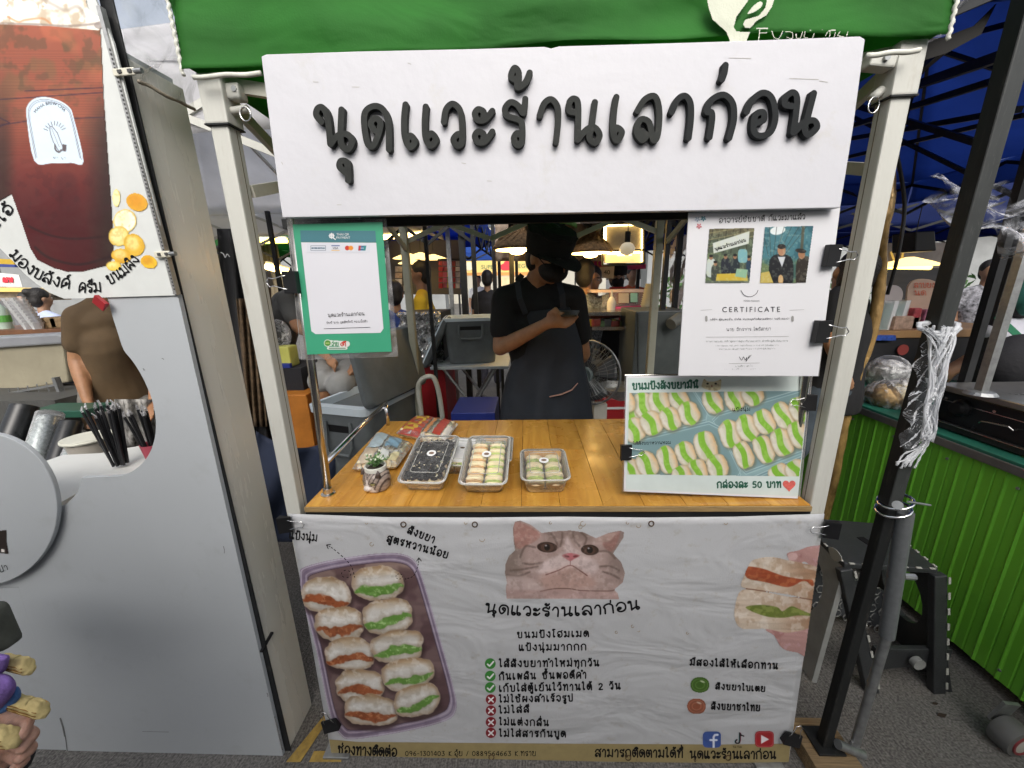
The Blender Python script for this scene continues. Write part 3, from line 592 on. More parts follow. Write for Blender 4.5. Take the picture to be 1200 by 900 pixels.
 for q in ([(480, 160), (510, 200), (530, 260)], [(560, 150), (560, 200), (545, 250)], [(640, 150), (650, 200), (690, 250)], [(700, 150), (740, 190), (720, 250)], [(270, 375), (330, 385), (420, 370)], [(180, 430), (280, 420), (380, 400)], [(150, 460), (240, 470), (320, 440)], [(840, 400), (920, 400), (980, 430)], [(860, 440), (930, 460), (980, 490)], [(250, 330), (290, 250), (360, 260)], [(830, 290), (900, 290), (950, 340)]): c.put(c.line(Z(q), 2.2, 2.5, 4) * m * .65, (88, 66, 58))
 for q in ([(600, 180), (640, 260), (700, 300), (830, 390), (760, 470), (620, 420), (470, 470), (380, 440), (430, 360), (560, 300), (580, 230)],): c.put(c.poly(Z(q), 8, 4) * m * .9, (205, 180, 176))
 c.put(c.poly(Z([(400, 470), (520, 430), (620, 395), (720, 440), (800, 500), (780, 560), (560, 570), (430, 560)]), 10, 4) * m * .75, (186, 142, 128)); c.put(c.poly(Z([(150, 470), (300, 480), (420, 560), (380, 590), (150, 560)]), 8, 4) * m * .7, (186, 160, 154))
 c.put(c.line(Z([(400, 585), (500, 565), (620, 565), (700, 578), (900, 582), (950, 572)]), 1.3, 1, 4) * m * .8, (110, 70, 60)); c.put(c.poly(Z([(140, 575), (560, 575), (950, 590), (990, 645), (150, 640)]), 3) * m * .5, (176, 136, 130))
 c.put(c.line(Z([(440, 462), (530, 430), (620, 392), (690, 430), (745, 468)]), 1.3, 1, 4) * .85, (122, 66, 58)); c.put(c.line(Z([(620, 352), (620, 395)]), 1.1) * .8, (130, 60, 60))
 c.put(c.poly(Z([(560, 318), (620, 300), (690, 318), (650, 345), (620, 360), (590, 345)]), 1.5, 4), (196, 98, 106)); c.put(c.ell(*Z([(595, 325)])[0], 3, 1.3, 10) * .8, (110, 30, 40)); c.put(c.ell(*Z([(660, 325)])[0], 3, 1.3, -10) * .8, (110, 30, 40))
 for ex, ey, rx in ((450, 258, 12), (765, 278, 10.4)):
  x_, y_ = Z([(ex, ey)])[0]; c.put(c.ell(x_, y_, rx, 6.2, 4), (58, 36, 28)); c.put(c.ell(x_, y_ + .3, rx * .62, 5.2), (86, 56, 44)); c.put(c.ell(x_, y_, 3.6, 4), (16, 10, 10)); c.put(c.ell(x_ - 1.5, y_ - 2, 1.2, 1) * .8, (200, 190, 190))
 c.put(m * sm(.1, .8, c.noise(4, 6)) * .18, (225, 205, 198)); c.put(m * sm(.1, .8, c.noise(5, 16)) * .2, (110, 86, 78))
 c.build('printed_cat', t, W0, pr, .0016, 208, sat=.74)
 # printed hand holding two buns
 c = Cv(856, 634, 968, 776, .7, alpha=0); Z = lambda p: [(790 + x / 6, 630 + y / 6) for x, y in p]
 sk = (182, 130, 124)
 for q in ([(790, 125), (800, 100), (870, 85), (960, 55), (1100, 60), (1075, 200), (1030, 215), (960, 195), (910, 170), (830, 190)], [(640, 640), (700, 690), (760, 780), (870, 810), (945, 840), (965, 640), (800, 600)]): m = c.poly(Z(q), 1, 4); c.put(m, sk, True); c.put(m * sm(.0, .7, c.noise(14, 5)) * .5, (150, 84, 80)); c.put(m * sm(.2, .8, c.noise(5, 8)) * .3, (215, 170, 190))
 c.put(c.ell(*Z([(830, 130)])[0], 6, 4.5, -5) * .6, (214, 172, 166))
 for q, fq, col, hc in (([(520, 190), (560, 150), (680, 130), (820, 160), (960, 190), (1040, 230), (1050, 320), (1020, 430), (940, 430), (800, 400), (600, 370), (470, 345), (490, 260)], [(505, 205), (620, 215), (760, 265), (900, 290), (970, 295), (970, 340), (910, 300), (800, 345), (640, 310), (510, 280)], (168, 66, 30), (196, 100, 50)), ([(470, 365), (600, 370), (800, 410), (900, 420), (1000, 450), (985, 540), (970, 620), (800, 665), (650, 640), (480, 640), (425, 580), (425, 470)], [(500, 490), (600, 470), (720, 485), (760, 515), (820, 480), (900, 510), (975, 545), (860, 545), (770, 560), (640, 550)], (104, 122, 34), (150, 160, 70))):
  m = c.poly(Z(q), 1, 4); c.put(m, (198, 176, 152), True); c.put(m * sm(640, 1000, (c.X - 790) * 6) * .75, (158, 104, 66)); c.put(m * sm(.0, .6, c.noise(8, 12)) * .5, (218, 208, 194)); c.put(m * sm(.1, .7, c.noise(6, 22)) * .4, (168, 132, 98))
  f = c.poly(Z(fq), 1, 4); c.put(f, col); c.put(f * sm(.1, .6, c.noise(5, 3)) * .6, hc)
 c.put(c.line(Z([(470, 352), (620, 372), (800, 405), (1000, 440)]), 1.4, 1, 4) * .8, (120, 70, 44))
 c.a *= (c.X < 965.5 - (c.Y - 600) * .138 + .5)
 c.build('printed_hand_with_buns', t, W0, pr, .0016, 208, sat=.74)
 st_ = P('rust_stain', (.3, .22, .12), rough=.8, var=.4, vs=200); rs = random.Random(3)
 for x, y, r in ((565, 631, 3), (683, 613, 3), (680, 617, 2), (748, 615, 2.6), (546, 612, 1.6), (645, 612, 1.4), (735, 612, 1.6), (722, 740, 1.5), (741, 733, 1.6), (748, 738, 1.5), (805, 741, 1.3), (672, 888, 1.8), (748, 889, 2.4), (815, 888, 2.2), (436, 637, 2.2), (850, 612, 2), (430, 612, 1.5)): m = MB(); plate([[(x + r * math.cos(a * .6), y + r * math.sin(a * .6)) for a in range(rs.randint(5, 10))]], .3, W0, .003, m, 0, .3); m.build('rust_stain', st_, t)
 for x, y in ((473, 614), (556.5, 614), (763, 613), (853, 887), (736, 887), (576, 886.5)):
  MB().tube([W0(x + 3 * math.cos(a * .524), y + 3 * math.sin(a * .524), .0025) for a in range(12)], .0016, 6, close=True).build('eyelet', P('rusty', (.1, .06, .03), rough=.6, metal=.5, var=.5, vs=90), t, smooth=True)
banner()
# ================================================================ SIGN BOARD
def painted_board(name, c, dirt=.5, r=.55):
 return P(name, c, rough=r, var=.03, vs=4, dirt=dirt, dirtc=(.5, .49, .47), bump=.12, bs=30)
SG = PM((0, .885, 0), (0, -1, -.0))
def sign():
 t = thing('shop_sign', 'wide white painted board with raised dark grey Thai letters under the green canopy edge', 'sign', SG(660, 150))
 edge = [(306, 66), (312, 63.5), (420, 60), (560, 57), (638, 54.5), (646, 56.5), (655, 54), (760, 51), (860, 48), (1008, 42.3), (1014, 46), (1012, 60), (1000, 150), (985, 242), (985, 243.4), (860, 246), (660, 249.5), (480, 252), (331, 255), (328, 235), (318, 160)]
 wm = painted_board('sign_white', (.54, .54, .57), 1)
 mb = quadpx(MB(), SG, edge, .018); mb.build('board', wm, t, bevel=.0015)
 lt = P('letter_grey', (.028, .03, .028), rough=.75, spec=.2, var=.25, vs=30, dirt=.4, dirtc=(.12, .11, .1))
 ld = P('letter_dark', (.014, .016, .017), rough=.7, spec=.2, var=.25, vs=30)
 a6 = lambda x, y: (360 + x / 6, 80 + y / 6); a3 = lambda x, y: (540 + x / 5.4545, 70 + y / 5.4545); a4 = lambda x, y: (760 + x / 5.714, 70 + y / 5.714); ac = lambda x, y: (400 + x / 3, y / 3)
 L = [('น', a6, ['122,395 88,350 95,305 125,293 155,330 170,400 184,545', '186,550 235,490 300,480 335,530 305,585 265,560 255,490 262,310']), ('ุ', a6, ['288,745 248,705 258,665 300,680 308,800']),
         ('ด', a6, ['490,455 465,410 490,370 530,395 520,470 480,560 440,540 418,400 430,320 490,285 550,310 585,400 590,585']),
         ('แ', a6, ['705,275 695,380 700,500 735,570 770,530 740,490 712,520']), ('แ', a6, ['845,290 838,400 845,510 880,560 915,515 885,475 855,500']), ('ว', a6, ['970,395 985,310 1030,270 1080,310 1095,400 1095,530 1065,560 1035,520 1065,480 1090,490']),
         ('ะ', a3, ['148,392 150,350 115,335 95,365 115,402 160,398 205,345']), ('ะ', a3, ['148,530 150,490 115,475 95,505 115,540 160,535 205,475']),
         ('ร', a3, ['412,270 405,345 395,355 365,310 320,290 285,330 300,375 370,400 392,430 392,530 365,560 340,520 360,485 388,500']), ('้', a3, ['348,150 322,125 345,75 372,110 362,195 410,170 440,105']),
         ('า', a3, ['502,375 530,300 575,272 615,320 618,420 605,540']), ('น', a3, ['740,355 690,345 690,290 720,268 745,310 742,520', '742,525 800,460 850,450 880,500 850,545 815,510 830,440 850,290']), ('เ', a3, ['985,258 970,350 965,480 990,530 1020,480 990,450 970,480']),
         ('ล', ac, ['1035,400 1060,360 1095,350 1110,400 1105,480 1090,500 1075,440 1045,430 1032,470 1050,500 1065,485 1050,470']), ('า', a4, ['140,370 175,290 225,262 262,310 265,420 250,540']),
         ('ก', a4, ['388,535 405,420 400,370 370,365 400,290 480,255 540,310 548,420 518,540']), ('่', a4, ['493,60 486,110 470,155']), ('อ', a4, ['700,440 745,420 740,370 690,390 680,490 720,525 790,500 822,400 800,280 740,242 670,290 632,370']),
         ('น', a4, ['930,330 885,320 890,270 940,240 965,300 940,505', '945,505 1010,440 1075,425 1095,470 1040,520 1015,480 1035,400 1075,245'])]
 for i, (ch, f, ss) in enumerate(L):
  st = [cat([f(*map(float, p.split(','))) for p in s.split()], 5) for s in ss]
  mb = MB(); plate(st, 3.55, SG, .0006, mb, .013, .7); mb.build('letter', lt if i < 14 else ld, t)
 # chips and scratches in the paint
 mb = MB()
 for x, y, L_, a in ((367, 96, 6, 3), (413, 102, 8, 1), (541, 191, 5, 10), (854, 68, 26, 1), (925, 92, 34, 2), (960, 95, 10, 8), (395, 240, 5, 0), (571, 212, 5, 4), (330, 190, 3, 60), (478, 74, 4, 20)):
  plate([[(x, y), (x + L_ * math.cos(rad(a)), y + L_ * math.sin(rad(a)))]], .35, SG, .0004, mb, 0, .3)
 mb.build('scratch_marks', P('scratch', (.4, .39, .36), rough=.8), t)
sign()
# dark rail under the sign, inner steel poles of the cart
def cart():
 t = thing('sales_cart', 'sales cart with honey coloured wooden counter, black front rail and steel corner poles', 'counter', (.06, 1.25, 0))
 # planks: each board its own part, seams traced on the counter
 wm = bpy.data.materials.new('counter_wood'); wm.use_nodes = True; n = wm.node_tree.nodes; l = wm.node_tree.links; b = n['Principled BSDF']
 tc = n.new('ShaderNodeTexCoord'); oi = n.new('ShaderNodeObjectInfo'); mp = n.new('ShaderNodeMapping'); mp.inputs['Scale'].default_value = (11, 1.1, 11); l.new(tc.outputs['Object'], mp.inputs[0])
 cb = n.new('ShaderNodeCombineXYZ'); l.new(oi.outputs['Random'], cb.inputs[0]); sc_ = n.new('ShaderNodeVectorMath'); sc_.operation = 'SCALE'; sc_.inputs['Scale'].default_value = 40; l.new(cb.outputs[0], sc_.inputs[0]); l.new(sc_.outputs[0], mp.inputs['Location'])
 no = n.new('ShaderNodeTexNoise'); no.inputs['Scale'].default_value = 2.6; no.inputs['Detail'].default_value = 9; no.inputs['Distortion'].default_value = 1.2; no.inputs['Roughness'].default_value = .65; l.new(mp.outputs[0], no.inputs[0])
 r = n.new('ShaderNodeValToRGB'); e = r.color_ramp.elements; e[0].position = .3; e[0].color = (.44, .19, .028, 1); e[1].position = .72; e[1].color = (.68, .37, .07, 1); l.new(no.outputs[0], r.inputs[0])
 hs_ = n.new('ShaderNodeHueSaturation'); mr = n.new('ShaderNodeMapRange'); mr.inputs[3].default_value = .86; mr.inputs[4].default_value = 1.12; l.new(oi.outputs['Random'], mr.inputs[0]); l.new(mr.outputs[0], hs_.inputs['Value']); l.new(r.outputs[0], hs_.inputs['Color']); l.new(hs_.outputs[0], b.inputs['Base Color'])
 n2 = n.new('ShaderNodeTexNoise'); n2.inputs['Scale'].default_value = 9; n2.inputs['Detail'].default_value = 5; l.new(tc.outputs['Object'], n2.inputs[0]); r2 = n.new('ShaderNodeMapRange'); r2.inputs[1].default_value = .35; r2.inputs[2].default_value = .65; r2.inputs[3].default_value = .16; r2.inputs[4].default_value = .38; l.new(n2.outputs[0], r2.inputs[0]); l.new(r2.outputs[0], b.inputs['Roughness'])
 bp = n.new('ShaderNodeBump'); bp.inputs['Strength'].default_value = .12; bp.inputs['Distance'].default_value = .004; l.new(no.outputs[0], bp.inputs['Height']); l.new(bp.outputs[0], b.inputs['Normal'])
 xs = [-.618, -.47, -.33, -.245, -.13, -.02, .085, .2, .31, .42, .53, .64, .742]
 rs = random.Random(4)
 for i in range(len(xs) - 1):
  y1, y2 = .925, 1.592; ys = [y1, y2] if i % 3 else [y1, rs.uniform(1.15, 1.4), y2]
  for ya, yb in zip(ys, ys[1:]):
   MB().bbox((xs[i] + .0004, ya, .947), (xs[i + 1] - .0004, yb - .0006, .9635 + rs.uniform(-.0004, .0004)), .0012).build('plank', wm, t)
 # laminated front edge in the raw wood
 MB().bbox((-.619, .919, .9465), (.743, .9245, .961), .001).build('front_edge', P('edge_wood', (.3, .2, .085), rough=.6, var=.3, vs=30, stretch=(.6, 1, 12), dirt=.9, dirtc=(.06, .04, .02)), t)
 bm_ = M_['black_metal']
 m = MB().bbox((-.625, .9295, .89), (.75, .955, .946), .002); m.build('front_rail', bm_, t)
 m = MB().bbox((-.625, 1.57, .9), (.75, 1.6, .946), .002); m.build('back_rail', bm_, t)
 for x in (-.61, .735):
  for y in (.945, 1.58): MB().bb((x - .015, y - .012, 0), (x + .015, y + .012, .89)).build('leg', bm_, t)
  MB().bb((x - .014, .957, .9), (x + .014, 1.568, .944)).build('side_rail', bm_, t)
 for x, y, z1 in ((-.583, .985, 1.715), (.722, .985, 1.71)):
  dx = .022 if x < 0 else -.02
  MB().tube([(x, y, .9635), (x + dx, y, z1)], .0105, 14).build('corner_pole', M_['steel'], t, smooth=True)
  MB().lathe((x, y, .9636), [(.02, 0), (.02, .003), (.013, .006), (.0125, .02)], 16).build('pole_flange', M_['steel'], t, smooth='auto')
 # low rails at each side
 for x in (-.6,):
  MB().tube([(x + .015, .985, 1.055), (x, 1.3, 1.06), (x, 1.545, 1.062)], .0085, 10).build('side_handrail', M_['chrome'], t, smooth=True)
  MB().tube([(x, 1.54, 1.06), (x, 1.54, .964)], .008, 10).build('handrail_post', M_['chrome'], t, smooth=True)
 MB().bar((-.585, .9875, 1.697), (.72, .9875, 1.69), .016, .022).build('top_rail', bm_, t)
 for x in (-.4, 0, .4): MB().bar((x, .96, 1.9), (x, .97, 1.7), .02, .005).build('sign_bracket', bm_, t)
cart()
# ================================================================ GREEN CANOPY TENT
def tent():
 t = thing('canopy_tent', 'green canopy tent with white square posts standing over the bun stall', 'tent', (.05, 1.6, 0))
 pp = M_['post_paint']
 XL, XR, YB = -.663, .77, 2.26
 for x, y, m in ((XL, .955, pp), (XR, .955, pp), (-.672, YB, P('post_olive', (.3, .3, .24), rough=.5, var=.08, dirt=.3)), (.728, YB, M_['post_olive'])):
  s = 1 if x > 0 else -1
  mb = MB().bbox((x - .02, y - .02, .012), (x + .02, y + .02, 1.95), .004); mb.build('post', m, t)
  MB().bbox((x - .045, y - .045, 0), (x + .045, y + .045, .012), .003).build('foot_plate', M_['galv'], t)
  if y < 1:
   MB().bbox((x - .026, y - .026, 1.895), (x + .026, y + .026, 1.99), .004).build('sleeve', pp, t)
   ln = MB()
   if x < 0:
    MB().bb((x + .026, y - .016, 1.945), (x + .055, y + .014, 1.975)).build('bracket', pp, t, bevel=.004); MB().tube([(x + .046, y - .018, 1.962), (x + .046, y - .014, 1.962)], .006, 8).build('bolt', M_['galv'], t)
    MB().tube([(x + .026, y - .005, 1.925), (x + .062, y - .005, 1.928)], .008, 12).build('spring_pin', pp, t, smooth='auto')
    MB().tube([(x + .06 + .012 * math.cos(a * .52), y - .014, 1.915 + .014 * math.sin(a * .52)) for a in range(12)], .0014, 6, close=True).build('pull_ring', M_['chrome'], t, smooth=True)
   else:
    MB().bar((x - .026, y - .01, 1.955), (x - .075, y - .008, 1.962), .024, .03, up=(0, 1, 0)).build('bracket', pp, t, bevel=.004); MB().tube([(x - .05, y - .024, 1.96), (x - .05, y - .03, 1.96)], .006, 8).build('bolt', M_['galv'], t)
    MB().tube([(x - .026, y, 1.915), (x - .045, y, 1.9)], .009, 10).build('spring_pin', pp, t, smooth=True)
    MB().tube([(x - .045 + .011 * math.cos(a * .52), y - .01, 1.885 + .015 * math.sin(a * .52)) for a in range(12)], .0013, 6, close=True).build('pull_ring', M_['chrome'], t, smooth=True)
   MB().bb((x - .027, y - .027, 1.893), (x + .027, y + .027, 1.896)).build('sleeve_rim', M_['black_metal'], t)
  # long groove line down the post side
  MB().bb((x + .0201 * -s - .0004, y + .004, .05), (x + .0201 * -s + .0004, y + .006, 1.89)).build('post_groove', P('groove', (.12, .1, .06), rough=.8), t)
 tr = P('truss_paint', (.5, .49, .42), rough=.45, var=.1, dirt=.3)
 mid = 1.6
 def truss(a, b, za, zb):
  a = V(a); b = V(b)
  MB().bar(a + V((0, 0, za)), b + V((0, 0, zb)), .014, .026).build('truss_bar', tr, t)
 for x in (XL, XR):
  truss((x, .98, 0), (x, mid, 0), 1.96, 1.74); truss((x + .016, .98, 0), (x + .016, mid, 0), 1.77, 1.96)
  truss((x, mid, 0), (x, YB - .02, 0), 1.96, 1.74); truss((x + .016, mid, 0), (x + .016, YB - .02, 0), 1.74, 1.96)
 for y in (YB,):
  for k in range(3): x0 = XL + k * .47; truss((x0, y, 0), (x0 + .47, y, 0), 1.96, 1.78); truss((x0, y + .016, 0), (x0 + .47, y + .016, 0), 1.78, 1.96)
 truss((XL + .02, .965, 0), (.05, .965, 0), 1.98, 1.86); truss((XR - .02, .965, 0), (.05, .965, 0), 1.98, 1.86)
 gm = bpy.data.materials.new('green_canvas'); gm.use_nodes = True; n = gm.node_tree.nodes; l = gm.node_tree.links; b = n['Principled BSDF']; b.inputs['Roughness'].default_value = .75
 g = n.new('ShaderNodeNewGeometry'); no = n.new('ShaderNodeTexNoise'); no.inputs['Scale'].default_value = 5; no.inputs['Detail'].default_value = 8; l.new(g.outputs['Position'], no.inputs[0])
 r = n.new('ShaderNodeValToRGB'); r.color_ramp.elements[0].position = .3; r.color_ramp.elements[0].color = (.03, .17, .024, 1); r.color_ramp.elements[1].position = .65; r.color_ramp.elements[1].color = (.045, .26, .036, 1); l.new(no.outputs[0], r.inputs[0]); l.new(r.outputs[0], b.inputs['Base Color'])
 wrinkle(n, l, b, g, .7, 3.5, .3); translucent(gm, r.outputs[0], .55)
 x1, x2, y1, y2, zb = -.695, .808, .91, 2.31, 1.985
 def val(u, v):
  x = x1 + (x2 - x1) * u; z = zb + .0 + .30 * v
  sagb = (.018 * math.sin(u * math.pi)) * (1 - v)
  y = y1 + .012 * math.sin(z * 60 + 2 * math.sin(u * 5)) * (.4 + .6 * math.sin(u * math.pi)) * .4 + .008 * math.sin(u * 23 + z * 9) + .02 * v
  return (x, y, z + sagb)
 v = MB().grid(val, 90, 34); v.build('valance', gm, t, smooth=True, solid=.0015)
 for a, b_, nm in (((x1, y1), (x1, y2), 'side_valance'), ((x2, y1), (x2, y2), 'side_valance'), ((x1, y2), (x2, y2), 'back_valance')):
  MB().grid(lambda u, v: (a[0] + (b_[0] - a[0]) * u + .006 * math.sin(v * 9 + u * 14), a[1] + (b_[1] - a[1]) * u + .006 * math.sin(u * 19), zb + .01 + .28 * v), 40, 8).build(nm, gm, t, smooth=True, solid=.0015)
 pk = ((x1 + x2) / 2, (y1 + y2) / 2, 2.85); cs = [(x1, y1 + .02, zb + .29), (x2, y1 + .02, zb + .29), (x2, y2, zb + .29), (x1, y2, zb + .29)]
 MB().add(cs + [pk], [(0, 1, 4), (1, 2, 4), (2, 3, 4), (3, 0, 4)]).build('roof', gm, t, solid=.002)
 wh = P('piping', (.62, .62, .55), rough=.7, var=.15, vs=40, dirt=.4)
 for x in (x1 - .002, x2 + .002):    # twisted white cord down each corner
  pts = [(x + .0013 * math.cos(k * 1.6), y1 - .004 + .0013 * math.sin(k * 1.6), zb - .01 + .3 * k / 80) for k in range(81)]
  MB().tube(pts, .0036, 7).build('corner_cord', wh, t, smooth=True)
 VL = PM((0, .905, 0))
 for a, b_ in (((228, 91.5), (307, 87)), ((1014, 66), (1076, 60))):
  p = [VL(a[0] + (b_[0] - a[0]) * k / 10, a[1] + (b_[1] - a[1]) * k / 10 + .8 * math.sin(k), .003) for k in range(11)]
  MB().tube(p, .0048, 8).build('hem', wh, t, smooth=True)
 # print on the valance
 c = Cv(818, -6, 1000, 60, .7, alpha=0); VP = PM((0, .898, 0)); Z = lambda p: [(820 + x / 6.316, y / 6.316) for x, y in p]
 m = c.poly(Z([(40, -40), (60, 60), (90, 150), (150, 205), (190, 240), (215, 300), (225, 360), (340, 360), (350, 290), (372, 242), (270, 236), (250, 205), (270, 130), (350, 20), (380, -40)]), 1); c.put(m, (222, 226, 206), True)
 c.put(c.poly(Z([(420, 160), (490, 120), (530, 60), (550, 0), (560, -40), (500, -40), (480, 60), (430, 120), (330, 150), (315, 185), (330, 212), (370, 215)]), 1), (222, 226, 206), True)
 c.put(c.poly(Z([(345, 112), (380, 60), (430, 18), (460, 22), (455, 55), (410, 90)]), 1, 4), (222, 226, 206), True)
 for q in ([(415, 215), (500, 215)], [(440, 215), (432, 300)], [(440, 250), (490, 246)], [(530, 235), (545, 280), (580, 290), (610, 235)], [(630, 240), (680, 245), (680, 290), (640, 280)], [(708, 255), (712, 285), (740, 285), (755, 240)], [(775, 236), (768, 280), (795, 283)], [(812, 228), (816, 232)], [(842, 250), (830, 284)], [(898, 224), (902, 228)], [(925, 270), (950, 232), (1000, 228)], [(960, 232), (955, 275)], [(1000, 240), (990, 275)], [(1035, 238), (1015, 268), (1060, 275)], [(1090, 240), (1080, 275)]):
  c.put(c.line(Z(q), 1.5, .7, 3), (222, 226, 206), True)
 c.build('valance_print', t, VP, printmat('canvas_print', .75, .7, 3.5, .2, fine=.3), .002, 235, .4)
tent()
# ================================================================ PAYMENT SIGN
def pay_sign():
 pm = PM((0, .908, 0)); t = thing('payment_sign', 'green payment sign in a clear acrylic sleeve clipped to the left steel pole', 'sign', pm(405, 335))
 ac = glass('acrylic', rough=.12, dens=.1, white=(.75, .75, .75), bump=.15, bs=14)
 quadpx(MB(), pm, [(335, 257), (452, 256), (466, 418), (352, 422)], .002, -.003).build('acrylic_back', ac, t)
 gr = P('pay_green', (.045, .3, .17), rough=.4, var=.06)
 quadpx(MB(), pm, [(343, 263), (448, 260), (459, 412), (360, 415.5)], .0008, .0).build('printed_card', gr, t)
 wh = P('card_white', (.62, .62, .66), rough=.4, var=.02)
 s = MB(); sheetpx(s, pm, [(353, 284), (441, 284.5), (449.5, 385), (446, 390), (370, 391.5), (365, 388)], .0006); s.build('white_panel', wh, t)
 s = MB(); sheetpx(s, pm, [(352, 270), (440, 270.5), (441, 284), (352.6, 283.6)], .0006); s.build('header_band', P('pay_teal', (.055, .17, .2), rough=.4, var=.05), t)
 k = MB(); latin(k, pm, 'THAI QR', 402, 276, 2.6, lift=.0014); latin(k, pm, 'PAYMENT', 402.5, 279.8, 2.6, lift=.0014)
 plate([[(387, 274.5), (391, 274.5), (391, 278.5), (387, 278.5), (387, 274.5)], [(389, 273.5), (389, 279.5)], [(386, 276.5), (392, 276.5)], [(391, 279), (393.4, 280.6)]], .55, pm, .0014, k, 0, .3); k.build('header_text', P('ink_white', (.8, .8, .8)), t)
 c = Cv(360, 285, 434, 296, .35, bg=(222, 224, 232))
 c.put(c.line([(364.5, 288), (381.8, 288), (381.8, 293.5), (364.5, 293.5), (364.5, 288)], .4), (70, 90, 110)); c.put(c.line([(366, 290.8), (380.5, 290.8)], 1.6), (60, 90, 110)); c.put(c.noise(1.4, 3, 1) * c.line([(366, 290.8), (380.5, 290.8)], 1.6), (220, 224, 232))
 c.put(c.line([(389, 288), (398, 288)], .9), (40, 60, 130)); c.put(c.line([(389, 293.4), (398, 293.4)], .7), (230, 170, 50)); c.put(c.ell(407.2, 290.7, 2.7, 2.7), (205, 60, 45)); c.put(c.ell(411.4, 290.7, 2.7, 2.7), (235, 150, 50))
 c.put(c.poly([(420.6, 288), (429.4, 288), (428.4, 293.6), (420, 293.6)]), (60, 110, 150)); c.put(c.poly([(420.6, 288), (423.4, 288), (422.6, 293.6), (420, 293.6)]), (190, 50, 60)); c.put(c.poly([(426.4, 288), (429.4, 288), (428.4, 293.6), (425.6, 293.6)]), (50, 140, 140)); c.put(c.line([(422.8, 290.8), (426.4, 290.8)], .8) * .8, (230, 230, 240))
 c.build('payment_logos', t, pm, printmat('card_print', .4), .001, 235)
 i = MB(); latin(i, pm, 'VISA', 393.5, 292, 2.4, lift=.0018); i2 = MB()
 write(i, pm, 'นุดแวะร้านเลาก่อน', (384.5, 371.5), (427.5, 369.5), 3.6, .12, .0014, g=.35); i.build('card_text', M_['ink'], t); i = MB()
 write(i, pm, 'บัญชี นาย อุตสิทธิ์ทวี ทองเนื้อสิบ', (383, 379.5), (431, 377.5), 2.2, .13, .0014, g=.3)
 plate([[(380, 385.2), (434, 383.4)]], .25, pm, .0014, i, 0, .3); i.build('card_text', M_['ink'], t)
 c = Cv(376, 394, 412, 411, .35, alpha=0)
 c.put(c.ell(384.2, 402, 4.6, 4.4), (225, 235, 225), True); c.put(c.line([(388, 402), (407, 403)], 7), (225, 232, 225), True); c.put(c.line([(385, 408), (406, 408)], 3.4), (225, 235, 225), True)
 c.put(c.ell(384.2, 402, 3.6, 3.4), (90, 150, 60)); c.put(c.line([(382, 402), (386, 402)], .8), (230, 230, 160)); c.put(c.line([(386, 408), (405, 408)], .9), (60, 110, 80))
 c.build('brand_print', t, pm, MATP, .0012, 235)
 k2 = MB(); write(k2, pm, 'จ่าย', (389, 405.4), (397, 405.4), 4.4, .2, .0016, g=.3); k2.build('brand_word', P('ink_green', (.04, .2, .08)), t); k3 = MB(); write(k3, pm, 'ดี', (399, 405.6), (406, 405.6), 4.4, .24, .0016, g=.3); k3.build('brand_word', P('ink_red', (.45, .03, .02)), t)
 clip(pm, 343, 331, 180, .05, 'black binder clip gripping the payment sign to the left steel pole', lift=.006, flip=1)
MATP = printmat('card_print2', .4)
pay_sign()
